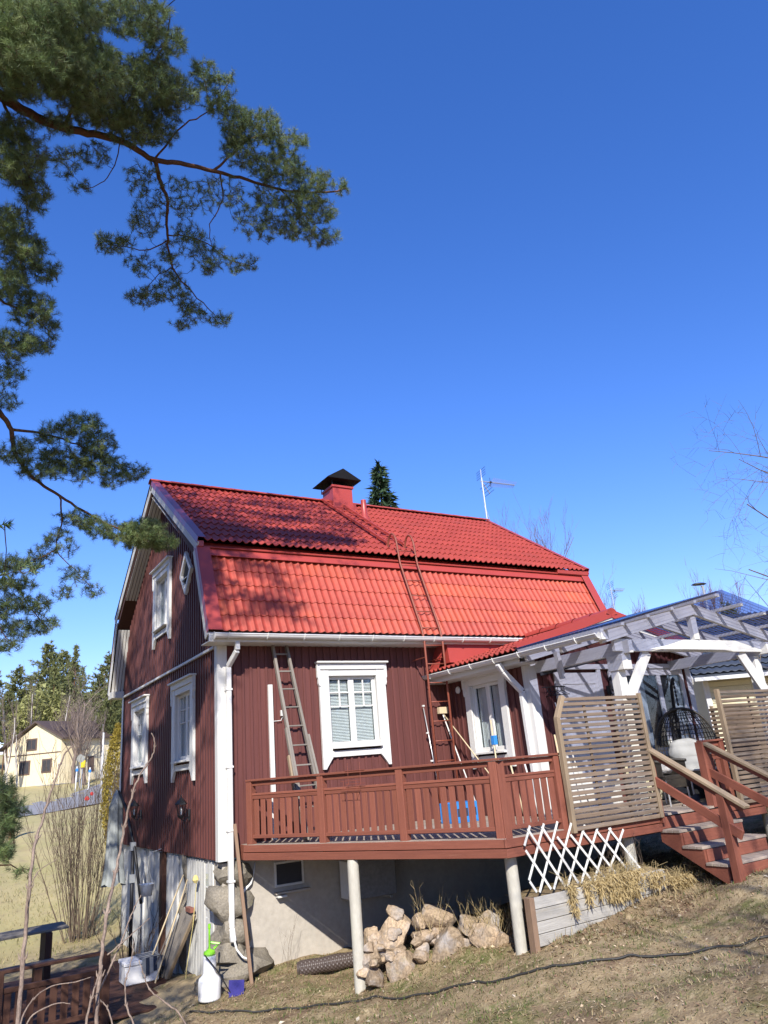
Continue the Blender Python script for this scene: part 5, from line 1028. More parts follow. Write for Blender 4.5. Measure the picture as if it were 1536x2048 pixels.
# ------------------------------------------------------------------ by the corner
pole = beam('wooden_pole', None, (.18, -.62, gz(.18, -.62)-.02), (.13, -.20, .45), .045, .03, brownw, up=(0, -1, .2)); tag(pole, 'brown wooden batten leaning beside the white downpipe', 'batten')
MB().tube([(.10, -.19, -.98), (.12, -.24, -1.10), (.18, -.30, -1.19), (.27, -.36, -1.23)], .014, 8).build('drain_hose', white, smooth=True); tag(bpy.data.objects['drain_hose'], 'short white hose sticking out of the downpipe end', 'hose')
MB().tube([(.10, -.02, -.62), (.24, -.02, -.50), (.42, -.01, -.36), (.47, 0, -.24), (.50, .01, -.1)], [.02, .02, .02, .012, .008], 8).build('wall_cable', white, smooth=True); tag(bpy.data.objects['wall_cable'], 'white insulated pipe slanting across the foundation stones', 'pipe')
bpn = obox('blue_sheet', None, (-.07, -.74, -1.46), ((.95, -.2, .05), (0, .35, 1), (.2, -.95, .3)), (.20, .25, .012), bluepl); tag(bpn, 'blue violet plastic sheet standing on the ground by the corner stones', 'sheet')
jx, jy = -.36, -.58; jz = gz(jx, jy); jg = thing('sprayer_canister', 'white canister with bright green pump handle standing by the corner', 'canister', (jx, jy, jz)); MB().lathe((jx, jy, jz), [(.135, 0), (.14, .02), (.14, .20), (.13, .24), (.085, .28), (.083, .30), (.082, .46), (.078, .48)], 22).build('body', whitepl, jg, smooth=True)
MB().lathe((jx, jy, jz+.48), [(.05, 0), (.075, .02), (.07, .05), (.03, .07), (.012, .08), (.012, .30), (.018, .31), (.016, .36)], 14).build('pump', greenpl, jg); MB().tube([(jx+.06, jy, jz+.55), (jx+.12, jy-.03, jz+.60), (jx+.02, jy+.03, jz+.62)], .018, 6).build('handle', greenpl, jg)
MB().tube([(jx-.10, jy-.12, jz+.52), (jx+.05, jy-.14, jz+.33), (jx+.22, jy-.16, jz+.05)], .008, 5).build('lance', black, jg)
# leaning boards, tools along the gable wall
TZ = -1.70
lb = thing('leaning_door', 'old grey board door leaning against the white basement wall', 'door', (-.26, 2.0, TZ))
BL, BR_, TR_, TL = Vector((-.34, 2.28, TZ+.01)), Vector((-.25, 1.80, TZ+.01)), Vector((-.05, 1.12, -.80)), Vector((-.06, 1.60, -.76)); dn = (TL-BL).cross(BR_-BL).normalized()
if dn.x > 0: dn = -dn
for k in range(4):
    f = (k+.5)/4; beam('plank', lb, BL.lerp(BR_, f), TL.lerp(TR_, f), .112, .02, greyw, up=dn)
beam('edge_strip', lb, BR_+Vector((0, -.03, 0)), TR_+Vector((0, -.03, 0)), .035, .05, slatf, up=dn); beam('cross_batten', lb, TL.lerp(BL, .1)-dn*.03, TR_.lerp(BR_, .1)-dn*.03, .09, .02, greyw, up=dn)
br_ = wbox('loose_brick', None, (-.10, 1.14, -.775), (-.03, 1.40, -.71), brick); tag(br_, 'reddish brick lying on top of the leaning board door', 'brick')
for k, (y0, y1, lbn, mm, ztop) in enumerate(((1.62, 1.50, 'pale wooden lath leaning left of the board door', ceram, -.35), (1.80, 1.60, 'long grey lath leaning against the stone pillar', greyw, -.55), (1.95, 1.72, 'wooden broom handle leaning at the stone pillar', ceram, -.30))):
    o = beam('lath', None, (-.45-.05*k, y0+.1, TZ), (-.04, y1, ztop), .03, .02, mm, up=(0, 0, 1)); tag(o, lbn, 'lath')
o = MB().tube([(-.05, .98, -.30), (-.10, 1.0, -.9), (-.20, 1.0, -1.5), (-.22, .95, TZ+.0)], .005, 6).build('yellow_hose', hosey); tag(o, 'thin yellow hose hanging down in front of the board door', 'hose')
MB().lathe((-.07, .98, -.30), [(.02, -.06), (.05, -.02), (.035, .03), (.01, .05)], 7).build('yellow_glove', hosey); tag(bpy.data.objects['yellow_glove'], 'pale yellow glove hung on the white planks', 'glove')
bx_ = thing('styrofoam_box', 'white styrofoam box standing on the lower terrace', 'box', (-.62, 2.05, TZ)); wbox('body', bx_, (-.86, 1.85, TZ+.005), (-.36, 2.25, TZ+.25), styro, .012); wbox('lid', bx_, (-.875, 1.835, TZ+.252), (-.345, 2.265, TZ+.31), styro, .012)
tw = thing('striped_towel', 'black and grey striped towel draped over the styrofoam box', 'towel', (-.44, 1.95, TZ+.3))
for k in range(7):
    y0 = 1.86+.055*k; m_ = navy if k % 2 else cushion; MB().add([(-.64, y0, TZ+.325), (-.64, y0+.055, TZ+.325), (-.34, y0+.055, TZ+.335), (-.34, y0, TZ+.335), (-.325, y0+.055, TZ+.30), (-.325, y0, TZ+.30), (-.315, y0+.06, TZ+.10), (-.315, y0+.005, TZ+.10)], [(0, 3, 2, 1), (3, 5, 4, 2), (5, 7, 6, 4)]).build('stripe', m_, tw)
for k in range(6):
    x0 = -.62+.055*k; m_ = navy if k % 2 else cushion; MB().add([(x0, 1.832, TZ+.33), (x0+.055, 1.832, TZ+.33), (x0+.06, 1.826, TZ+.08+.02*k), (x0+.005, 1.826, TZ+.08+.02*k)], [(0, 3, 2, 1)]).build('stripe', m_, tw)
# lower terrace with dark railing
te = thing('lower_terrace', 'dark wooden terrace with railing at basement level beside the gable', 'terrace', (-1.6, 2.5, -1.9))
for k in range(24):
    y = .46+.145*k; beam('deck_plank', te, (-3.6, y, TZ-.016), (-.13 if y > 1.6 else -.55, y, TZ-.016), .138, .03, darkw)
for (a, b, nb) in (((-1.42, .42), (-3.9, .42), 19),):
    a, b = Vector((*a, 0)), Vector((*b, 0)); d = (b-a).normalized(); Zp = lambda p, z: (p.x, p.y, z)
    beam('handrail', te, Zp(a, -.95), Zp(b, -.95), .10, .035, darkw); beam('middle_rail', te, Zp(a, -1.16), Zp(b, -1.16), .05, .06, darkw); beam('bottom_rail', te, Zp(a, -1.62), Zp(b, -1.62), .05, .06, darkw)
    for k in range(nb): q = a.lerp(b, (k+.7)/nb); obox('baluster', te, (q.x, q.y, -1.40), (ZV, d, ZV.cross(d)), (.44, .085, .02), darkw)
    for f in (0, .5, 1): q = a.lerp(b, f); obox('post', te, (q.x, q.y, -1.42), (ZV, d, ZV.cross(d)), (.92, .10, .10), darkw)
bn = thing('garden_table', 'long grey plank table on the lower terrace', 'table', (-2.8, 3.2, TZ))
for k in range(4): beam('plank', bn, (-4.2, 3.0+.16*k, TZ+.72), (-1.45, 3.35+.16*k, TZ+.72), .15, .035, greyw)
for x in (-3.6, -1.75): wbox('leg', bn, (x-.05, 3.15, TZ), (x+.05, 3.75, TZ+.70), darkw)
be = thing('garden_bench', 'grey bench in front of the plank table on the lower terrace', 'bench', (-2.8, 2.2, TZ))
for k in range(2): beam('plank', be, (-4.0, 2.1+.16*k, TZ+.42), (-1.75, 2.35+.16*k, TZ+.42), .15, .035, greyw)
for x in (-3.5, -2.0): wbox('leg', be, (x-.05, 2.15, TZ), (x+.05, 2.45, TZ+.40), darkw)
# cantilever parasol, folded
pa = thing('folded_parasol', 'folded grey cantilever parasol hanging beside the gable corner', 'parasol', (-.30, 4.1, TZ)); MB().tube([(-.30, 4.05, TZ-.05), (-.30, 4.05, .05)], .032, 10).build('mast', black, pa, smooth=True); MB().tube([(-.24, 3.6, -.85), (-.28, 4.0, .02), (-.36, 4.5, .75), (-.44, 4.75, 1.02)], .026, 8).build('arm', black, pa, smooth=True)
for z in (-.02, -.55): wbox('joint', pa, (-.345, 4.0, z), (-.255, 4.10, z+.14), galv)
pc = Vector((-.47, 4.75, 0)); n, vs_ = 28, []
for z, r, am in ((1.05, .012, 0), (.98, .05, .1), (.72, .13, .14), (.70, .115, .2), (.2, .125, .25), (-.3, .14, .3), (-.52, .165, .34), (-.60, .175, .4)):
    for j in range(n): a = 2*math.pi*j/n; rr = r*(1+am*math.sin(a*7+z)); vs_.append((pc.x+rr*math.cos(a), pc.y+rr*math.sin(a), z+(.04*math.sin(a*4) if z < -.55 else 0)))
MB().add(vs_, [(i*n+j, i*n+(j+1) % n, (i+1)*n+(j+1) % n, (i+1)*n+j) for i in range(7) for j in range(n)]).build('canopy', parasolm, pa, smooth=True)
# cable over the yard
cab = [(-.8, -1.6), (.2, -2.6), (1.0, -3.9), (1.7, -4.8), (2.6, -5.25), (3.6, -5.6), (4.6, -5.9), (6.2, -6.2), (8, -6.3)]
cab = [tuple(CAM[:2]) for _ in ()]
for u, v in ((380, 2034), (470, 2028), (600, 2016), (768, 1993), (900, 1975), (1050, 1948), (1200, 1930), (1300, 1910), (1400, 1898), (1560, 1874)):
    d = ray(u, v); t = 4.
    for _ in range(40):
        q = CAM+d*t; e = q[2]-ground(q[0], q[1]); t += e*.5/max(.12, -d[2]+.08)*.35
    q = CAM+d*t; cab.append((q[0], q[1]))
pts = []
for i in range(len(cab)-1):
    for k in range(10): x = cab[i][0]+(cab[i+1][0]-cab[i][0])*k/10; y = cab[i][1]+(cab[i+1][1]-cab[i][1])*k/10; pts.append((x+.012*math.sin(i*3+k*.9), y+.012*math.cos(i*2+k), gz(x, y)+.016))
o = MB().tube(pts, .011, 7).build('black_cable', rubber, smooth=True); tag(o, 'long black cable lying across the yard', 'cable')
# ------------------------------------------------------------------ the big pine whose boughs hang over the yard
tq = at(-330, 1500, 9.6); TRX, TRY = tq.x, tq.y
pine = thing('pine_tree', 'large pine with long needled boughs reaching over the house gable', 'tree', (TRX, TRY, gz(TRX, TRY)))
mb = MB(); mb.tube([(TRX+.05*math.sin(z), TRY+.05*math.cos(z*.7), z) for z in np.linspace(gz(TRX, TRY)-.2, 15, 22)], list(np.linspace(.24, .07, 22)), 12); mb.build('trunk', bark, pine, smooth=True)
def trunk_at(z): return (TRX+.05*math.sin(z), TRY+.05*math.cos(z*.7), z)
LIMBS = [ # (points (u, v, distance), radius start, radius end, trunk height)
 ([(-60, 175, 9.6), (0, 192, 9.8), (60, 228, 10.0), (130, 256, 10.2), (200, 270, 10.4), (250, 285, 10.5), (310, 320, 10.7), (370, 328, 10.8), (425, 342, 10.9), (480, 355, 11.0), (560, 378, 11.2), (640, 385, 11.3), (690, 378, 11.4)], .070, .010, 8.6),
 ([(310, 320, 10.7), (322, 365, 10.7), (335, 405, 10.7), (333, 450, 10.8), (337, 500, 10.8), (350, 545, 10.9), (385, 585, 11.0), (430, 630, 11.0)], .030, .006, None),
 ([(425, 342, 10.9), (465, 310, 11.0), (505, 275, 11.1), (560, 270, 11.2)], .020, .005, None),
 ([(440, 345, 10.9), (445, 400, 11.0), (420, 450, 10.9), (425, 500, 10.9)], .012, .004, None),
 ([(560, 378, 11.2), (600, 420, 11.2), (640, 460, 11.2)], .012, .004, None),
 ([(250, 285, 10.5), (240, 230, 10.4), (280, 170, 10.4), (330, 90, 10.4), (340, 30, 10.4)], .022, .006, None),
 ([(420, 220, 10.9), (412, 180, 10.9), (405, 130, 10.9)], .008, .004, None), ([(310, 318, 10.7), (370, 250, 10.8), (420, 220, 10.9), (460, 160, 11)], .014, .004, None),
 ([(130, 256, 10.2), (150, 180, 9.8), (120, 110, 9.6), (100, 30, 9.6)], .024, .006, None), ([(0, 192, 9.8), (30, 260, 9.6), (50, 330, 9.5), (75, 395, 9.5)], .02, .005, None),
 ([(240, 275, 10.5), (230, 330, 10.4), (200, 365, 10.4), (165, 378, 10.4)], .008, .004, None),
 ([(337, 480, 10.8), (290, 500, 10.8), (230, 490, 10.8), (190, 490, 10.8)], .010, .004, None), ([(345, 535, 10.9), (310, 555, 10.9), (285, 590, 10.9)], .008, .004, None), ([(337, 470, 10.8), (400, 480, 10.9), (460, 520, 11.0), (500, 530, 11.)], .010, .004, None),
 ([(-80, 420, 9.4), (0, 470, 9.5), (40, 500, 9.5), (85, 545, 9.6)], .030, .006, 7.4), ([(-60, 560, 9.4), (0, 600, 9.5), (50, 625, 9.5), (105, 665, 9.6)], .026, .006, 6.6), ([(-60, 680, 9.4), (0, 690, 9.5), (50, 700, 9.5)], .018, .005, 6.1),
 ([(-60, 790, 9.7), (0, 828, 9.8), (22, 860, 9.8), (30, 905, 9.9), (60, 950, 10.), (110, 985, 10.1), (165, 1020, 10.2), (225, 1052, 10.3), (290, 1070, 10.4), (340, 1078, 10.5)], .040, .007, 5.4),
 ([(22, 858, 9.8), (80, 866, 9.9), (130, 880, 10.), (190, 905, 10.1), (270, 940, 10.2)], .020, .005, None), ([(120, 992, 10.1), (122, 1050, 10.1), (112, 1100, 10.1), (140, 1130, 10.1), (185, 1175, 10.1)], .012, .004, None), ([(112, 1100, 10.1), (80, 1115, 10.), (50, 1125, 10.)], .008, .004, None),
 ([(-60, 1100, 9.4), (0, 1140, 9.5), (30, 1170, 9.5), (60, 1215, 9.5), (100, 1260, 9.5)], .018, .005, 3.9), ([(-40, 1230, 9.4), (10, 1270, 9.4), (30, 1295, 9.4)], .010, .004, 3.3),
 ([(-60, 1560, 7.6), (-10, 1590, 7.5), (20, 1620, 7.5), (30, 1700, 7.5)], .018, .005, 1.5), ([(-30, 1740, 7.6), (10, 1730, 7.5), (50, 1745, 7.5)], .010, .003, None),
 # boughs outside the picture that also shade the gable
 ([(-200, 0, 9.6), (-100, -120, 9.8), (50, -200, 10.2), (200, -240, 10.6), (350, -260, 11)], .06, .01, 10.5), ([(-250, 700, 9.0), (-150, 740, 8.2), (-80, 800, 7.6)], .03, .006, 5.8), ([(-250, 1000, 9.2), (-170, 1030, 9.0), (-90, 1050, 9.0)], .03, .006, 4.6)]
nodes = []; mb = MB()
for pts, r0, r1, th in LIMBS:
    P_ = [at(*p) for p in pts]
    if th is not None: P_ = [Vector(trunk_at(th))]+P_
    fine_ = []
    for i in range(len(P_)-1):
        p0, p1, p2, p3 = P_[max(i-1, 0)], P_[i], P_[i+1], P_[min(i+2, len(P_)-1)]
        for k in range(5):
            t = k/5; fine_.append(.5*((2*p1)+(p2-p0)*t+(2*p0-5*p1+4*p2-p3)*t*t+(3*p1-p0-3*p2+p3)*t**3)+Vector((random.gauss(0, .006), random.gauss(0, .006), random.gauss(0, .006))))
    fine_.append(P_[-1]); m = len(fine_); mb.tube(fine_, [r0+(r1-r0)*(i/(m-1))**.8 for i in range(m)], 7); nodes += [tuple(p) for p in fine_]
o = mb.build('boughs', bark, pine, smooth=True); o['kind'] = 'stuff'
BLOBS = [ # u, v, ru, rv, distance, density
 (60,120,100,75,9.4,1.6),(170,150,75,70,9.7,1.6),(20,40,80,55,9.4,1.3),(140,30,70,50,9.7,1.2),(270,30,65,45,10.3,1.),(330,85,42,32,10.5,.9),(290,165,65,50,10.4,1.3),(350,190,45,35,10.6,1.1),(210,225,65,32,10.3,1.3),(270,255,55,35,10.5,1.2),(320,250,38,42,10.7,.9),
 (408,150,24,32,10.9,.9),(450,158,24,12,11,.8),(440,205,34,24,11,1.),(470,250,26,42,11,1.1),(520,255,42,34,11.1,1.2),(575,285,36,24,11.2,1.),(480,305,34,30,11,1.1),(555,335,52,32,11.2,1.3),(620,365,44,26,11.3,1.2),(682,375,16,16,11.4,.8),(600,405,42,24,11.2,1.2),(590,452,42,28,11.2,1.1),(645,475,30,20,11.3,1.),(645,425,26,24,11.3,1.1),(540,400,30,40,11.1,.6),(540,460,26,22,11.1,.6),
 (360,395,52,40,10.8,.35),(285,360,36,34,10.7,.4),(440,385,45,34,10.9,.4),(500,430,34,42,11,.45),(225,488,42,20,10.8,.9),(290,440,36,34,10.8,.5),(280,530,30,24,10.9,.5),(380,480,44,34,10.9,.5),(420,520,36,32,10.9,.6),(485,530,28,20,11,.7),(290,592,38,18,10.9,.9),(345,580,34,32,10.9,.8),(385,622,28,22,11,1.),(440,640,22,14,11,1.),(360,650,22,10,11,.8),(330,520,26,24,10.9,.5),
 (40,325,55,50,9.5,1.1),(70,390,28,34,9.5,.9),(25,260,40,30,9.6,1.),(130,320,34,34,10.3,.35),(165,375,20,12,10.4,.6),(110,250,40,25,10.1,.6),(190,310,30,24,10.4,.5),
 (15,450,45,36,9.5,1.),(50,505,44,34,9.5,1.1),(92,545,28,20,9.6,.9),(20,570,42,36,9.5,1.1),(65,620,44,32,9.5,1.),(100,660,18,18,9.6,.8),(30,690,46,30,9.5,1.),(85,690,24,18,9.6,.7),(20,750,30,22,9.6,.7),(15,805,22,16,9.7,.7),
 (110,868,42,18,9.9,1.),(165,850,40,22,10,1.),(195,885,38,26,10.1,1.2),(40,905,38,26,9.9,.9),(130,915,48,22,10.1,1.2),(205,930,48,20,10.2,1.2),(262,945,32,17,10.2,1.1),(85,940,48,20,10,1.),(225,962,26,14,10.2,.9),(160,950,30,16,10.1,.6),
 (150,1035,36,16,10.2,.7),(195,1052,36,20,10.3,1.1),(240,1068,30,20,10.3,1.4),(290,1066,40,26,10.4,2.4),(325,1086,26,16,10.5,2.2),(265,1085,22,12,10.4,1.2),(120,1085,38,26,10.1,.5),(85,1110,30,16,10.1,.5),(60,1130,30,16,10,.6),(150,1150,30,18,10.1,.5),(182,1182,24,12,10.1,.6),(130,1185,26,14,10.1,.5),
 (18,1130,34,17,9.5,1.1),(30,1170,36,20,9.5,.9),(62,1212,36,20,9.5,.9),(92,1252,26,16,9.5,.8),(40,1258,36,18,9.5,.9),(18,1292,26,12,9.4,.8),(8,1215,22,24,9.4,.9),
 (12,1590,24,36,7.5,1.),(18,1640,22,34,7.5,1.),(8,1700,18,34,7.5,.8),(40,1620,18,14,7.5,.5),(45,1745,22,8,7.5,.5),
 (-100,80,70,90,9.5,.9),(-80,300,60,80,9.5,.9),(-90,520,70,80,9.4,.9),(-80,700,60,70,9.4,.9),(-70,880,60,50,9.7,.7),(-90,1080,60,60,9.2,.9),(-150,760,70,60,8.2,.9),(-80,1200,50,60,9.4,.8),(-160,1040,60,60,9.0,.9),(-60,1640,40,100,7.8,.9)]
tips = []; rg = np.random.default_rng(5)
for u, v, ru, rv, D, dn in BLOBS:
    if u > -5 and v < 1320: ru, rv = ru*1.13, rv*1.13
    n = max(4, int(math.pi*ru*rv/(40 if u > -5 and v > -5 else 110)*dn)); k = 0
    while k < n:
        p = rg.uniform(-1, 1, 3)
        if p @ p > 1: continue
        tips.append(at(u+p[0]*ru, v+p[1]*rv, D+p[2]*min(.9, .010*(ru+rv)*.5))); k += 1
NVIS = len(tips)
def in_frame(p):
    d = np.array(p)-CAM; z = d @ CF
    if z < .1: return False
    u, v = 768+FPX*(d @ CR)/z, 1024-FPX*(d @ CU)/z; return -90 < u < 1600 and -170 < v < 2120
LIT = [(np.array(at(u, v, D)), r_) for u, v, D, r_ in ((60,120,9.4,.7),(150,140,9.7,.6),(290,160,10.4,.45),(350,190,10.6,.35),(520,255,11.1,.45),(575,285,11.2,.4),(555,335,11.2,.5),(620,365,11.3,.4),(290,1066,10.4,.45),(325,1086,10.5,.4),(240,1068,10.3,.35),(20,1130,9.5,.3),(40,325,9.5,.35))]
SV = np.array(SUN)/SUN.z; clumps = 0; tries = 0
while clumps < 470 and tries < 20000:      # the crown above and left of the picture, which shades gable, roof and terrace
    tries += 1; c = rg.random()
    if c < .42: tg = np.array([0, rg.uniform(-.1, 6.6), rg.uniform(-.8, 6.2)]); 
    elif c < .70: y = rg.uniform(.2, 3.3); tg = np.array([rg.uniform(-.3, 2.9+.5*y-.3), y, ZK+(y-YK)*.695]); 
    elif c < .75: tg = np.array([rg.uniform(-.3, 1.2), -.1, rg.uniform(3.3, 4.6)])
    else: tg = np.array([rg.uniform(-4.5, -.1), rg.uniform(-.6, 6.5), -1.6])
    if c < .42 and tg[1] < 1.3 and tg[2] < 1.6: continue
    p = tg+SV*rg.uniform(3.5, 8.5)
    if in_frame(p) or p[2] < 2.5: continue
    if any(np.linalg.norm(np.cross(p-q_, np.array(SUN))) < r_ and (p-q_) @ np.array(SUN) > 0 for q_, r_ in LIT): continue
    clumps += 1
    for _ in range(20): tips.append(Vector(p+rg.normal(0, .20, 3)*np.array([1, 1, .6])))
tips = np.array([tuple(t) for t in tips]); 
ND = np.array(nodes); dist = np.min(np.linalg.norm(tips[:, None]-ND[None], axis=2), axis=1); order = np.argsort(dist); NP = np.zeros((len(ND)+len(tips)*3, 3)); NP[:len(ND)] = ND; cnt = len(ND)
tmb = MB(); NV, NC = [], []
from mathutils.kdtree import KDTree
kd = None; kdn = 0
for idx in order:
    t = tips[idx]
    if kd is None or cnt-kdn > 500:
        kd = KDTree(cnt); [kd.insert(NP[i_], i_) for i_ in range(cnt)]; kd.balance(); kdn = cnt
    _, j, d1 = kd.find(Vector(t)); dd = np.linalg.norm(NP[kdn:cnt]-t, axis=1)
    if len(dd) and dd.min() < d1: j = kdn+int(np.argmin(dd))
    p = Vector(NP[j]); q = Vector(t); L = (q-p).length
    mid = p.lerp(q, .55)+Vector((rg.normal()*.02, rg.normal()*.02, -.05*L+rg.normal()*.02)); rr = .0030+.006*min(1., L)
    tmb.tube([p, p.lerp(mid, .5)+Vector((rg.normal()*.01, rg.normal()*.01, rg.normal()*.01)), mid, q], [rr, rr*.9, rr*.75, .003], 3, False)
    NP[cnt] = t; NP[cnt+1] = mid; cnt += 2
    ax_ = np.array(q-mid); ax_ = ax_/max(1e-6, np.linalg.norm(ax_))+np.array([0, 0, .45])+rg.normal(0, .25, 3); ax_ /= np.linalg.norm(ax_)
    vis = idx < NVIS; m = int(rg.integers(50, 74)) if vis else 36; sl_ = rg.uniform(.08, .15); s = rg.uniform(0, 1, m)**.8; base = t+ax_*((s-.55)*sl_)[:, None]
    rd = rg.normal(0, 1, (m, 3)); rd -= (rd @ ax_)[:, None]*ax_; rd /= np.linalg.norm(rd, axis=1)[:, None]; dr3 = rd*rg.uniform(.55, 1.0, m)[:, None]+ax_*rg.uniform(.25, .9, m)[:, None]; dr3 /= np.linalg.norm(dr3, axis=1)[:, None]
    ln = rg.uniform(.050, .078, m)[:, None]; sd3 = np.cross(dr3, rg.normal(0, 1, (m, 3))); sd3 /= np.linalg.norm(sd3, axis=1)[:, None]; wv = .00165 if vis else .0050
    tri = np.stack([base-sd3*wv, base+sd3*wv, base+dr3*ln], 1); NV.append(tri.reshape(-1, 3)); col = np.array([1, 1, 1])*rg.uniform(.75, 1.2)*np.array([rg.uniform(.9, 1.12), 1, rg.uniform(.85, 1.15)]); NC.append(np.repeat(col[None], 3*m, 0))
NV = np.concatenate(NV); NC = np.concatenate(NC)
o = tri_mesh('needles', NV, np.arange(len(NV)).reshape(-1, 3), needle, pine, colors=NC, org=(TRX, TRY, 5)); o['kind'] = 'stuff'
o = tmb.build('twigs', twigm, pine); o['kind'] = 'stuff'

# ------------------------------------------------------------------ bare lilac stems close to the camera
def stem(name, label, pts, r0, r1, subs=(), grp='bare lilac stems in the foreground'):
    P_ = [at(*p) for p in pts]; t = thing(name, label, 'shrub stem', P_[0], grp); mb = MB()
    def smooth(P_, n=6):
        F = []
        for i in range(len(P_)-1):
            a, b, c, d = P_[max(i-1, 0)], P_[i], P_[i+1], P_[min(i+2, len(P_)-1)]
            for k in range(n): s = k/n; F.append(.5*((2*b)+(c-a)*s+(2*a-5*b+4*c-d)*s*s+(3*b-a-3*c+d)*s**3)+Vector((random.gauss(0, .0012), random.gauss(0, .0012), 0)))
        return F+[P_[-1]]
    def run(P_, a, b, m_):
        a *= .62; b *= .62
        F = smooth(P_); m = len(F); R_ = [a+(b-a)*i/(m-1) for i in range(m)]; 
        for i in range(4, m-2, 7): R_[i] *= 1.25
        m_.tube(F, R_, 8)
        for i in range(4, m-1, 7):      # opposite buds
            tdir = (F[i+1]-F[i-1]).normalized(); s = Vector(CR)-tdir*Vector(CR).dot(tdir)
            for sg in (1, -1): m_.tube([F[i], F[i]+s*sg*R_[i]*1.3+tdir*R_[i]*1.2, F[i]+s*sg*R_[i]*1.9+tdir*R_[i]*3.2], [R_[i]*.5, R_[i]*.45, R_[i]*.1], 5)
    run(P_, r0, r1, mb); mb.build('stem', stemm, t, smooth=True)
    for sp in subs: m2 = MB(); run([at(*p) for p in sp[0]], sp[1], sp[2], m2); m2.build('side_shoot', stemm, t, smooth=True)
    return t
stem('lilac_stem', 'tall curved bare stem rising before the meadow and yellow house', [(20, 2200, 3.0), (35, 2048, 3.0), (48, 1900, 3.0), (58, 1780, 3.0), (70, 1690, 3.05), (88, 1630, 3.1), (110, 1560, 3.1), (128, 1510, 3.15), (146, 1492, 3.15)], .0125, .0035,
     [([(52, 1850, 3.0), (56, 1800, 2.98), (58, 1770, 2.96)], .004, .002), ([(62, 1770, 3.0), (80, 1740, 3.), (115, 1718, 3.)], .0035, .0015)])
stem('lilac_stem', 'tall pale bare stem crossing in front of the gable windows', [(175, 2200, 2.9), (192, 2048, 2.9), (200, 1940, 2.9), (214, 1830, 2.9), (228, 1760, 2.95), (244, 1680, 3.), (258, 1615, 3.), (275, 1560, 3.), (300, 1520, 3.05), (310, 1490, 3.05), (303, 1466, 3.05)], .0110, .003,
     [([(196, 1990, 2.9), (240, 1890, 2.9), (262, 1830, 2.9), (282, 1790, 2.9)], .005, .002), ([(215, 1910, 2.88), (250, 1880, 2.88), (300, 1836, 2.88)], .004, .0018)])
stem('lilac_stem', 'leaning thin stem crossing the base of the pale tall stem', [(150, 2200, 2.85), (172, 2048, 2.85), (185, 1990, 2.85), (205, 1930, 2.85)], .008, .003)
stem('lilac_stem', 'low arching twig over the dark terrace railing', [(20, 2120, 2.8), (45, 2035, 2.8), (70, 1995, 2.8), (105, 1972, 2.8), (150, 1964, 2.8), (182, 1954, 2.8)], .0045, .0015)
stem('lilac_stem', 'second low arching twig near the bottom edge of the terrace', [(30, 2140, 2.8), (55, 2045, 2.8), (92, 2015, 2.8), (120, 2006, 2.8), (140, 2008, 2.8)], .0045, .0018)
stem('lilac_stem', 'bent thin stem before the styrofoam box', [(282, 2200, 2.9), (268, 2060, 2.9), (252, 2005, 2.9), (252, 1960, 2.9), (262, 1925, 2.9), (268, 1880, 2.9)], .0055, .002)
stem('lilac_stem', 'long thin stem curving down right towards the white canister', [(400, 2160, 2.9), (370, 2045, 2.9), (330, 2005, 2.9), (300, 1980, 2.9), (288, 1950, 2.9), (278, 1920, 2.9)], .005, .002)
stem('lilac_stem', 'short twig beside the bottom of the pale tall stem', [(235, 2160, 2.85), (222, 2040, 2.85), (212, 2012, 2.85), (200, 2000, 2.85)], .005, .002)

# ------------------------------------------------------------------ bare and leafy trees
def bare_tree(name, label, base, h, seed, mat_t, mat_b, group=None, spread=.45, levels=4, r0=None, lean=(0, 0), droop=0., nb=(5, 4, 3, 2), thin=1., clear=.25, up=.25):
    t = thing(name, label, 'tree', base, group); r = random.Random(seed); tm, bm_ = MB(), MB(); r0 = r0 or h*.013
    def grow(p, d, L, rad, lev):
        n = 5 if lev < 2 else 4; pts = [p]; 
        for i in range(n):
            d = (d+Vector((r.gauss(0, .09), r.gauss(0, .09), r.gauss(0, .06)+up*.12-(droop*.2 if lev > 1 else 0)))).normalized(); pts.append(pts[-1]+d*L/n)
        rads = [rad*(1-.72*i/n) for i in range(n+1)]; (tm if lev == 0 else bm_).tube(pts, rads, 7 if lev == 0 else 3, False)
        if lev >= levels: return
        k = nb[min(lev, len(nb)-1)]; 
        for i in range(k if lev else int(k*2)):
            f = r.uniform(clear if lev == 0 else .25, 1.); j = min(n-1, int(f*n)); q = pts[j].lerp(pts[j+1], f*n-j); a = r.uniform(0, 6.28)
            dd = (pts[j+1]-pts[j]).normalized(); s = dd.orthogonal().normalized(); s = Matrix.Rotation(a, 3, dd) @ s
            e = (dd*(1-spread)+s*spread*1.3+Vector((0, 0, up))).normalized(); grow(q, e, L*r.uniform(.38, .58)*(1.15-.5*f if lev == 0 else 1), max(rads[j]*.50, .002*thin), lev+1)
    grow(Vector(base), Vector((lean[0], lean[1], 1)).normalized(), h*.80, r0, 0)
    tm.build('trunk', mat_t, t, smooth=True); o = bm_.build('crown', mat_b, t); return t
def gbase(u, D):
    q = at(u, 1500, D); return (q.x, q.y, gz(q.x, q.y)-.1)
def tree_h(u, v, D):      # height so that the top reaches a photo row
    q = at(u, v, D); b = gbase(u, D); dirh = math.hypot(q.x-CAM[0], q.y-CAM[1]); b0 = math.hypot(b[0]-CAM[0], b[1]-CAM[1]); r = ray(u, v); return CAM[2]+b0*r[2]/math.hypot(r[0], r[1])-b[2]
def place(u, D): return gbase(u, D)
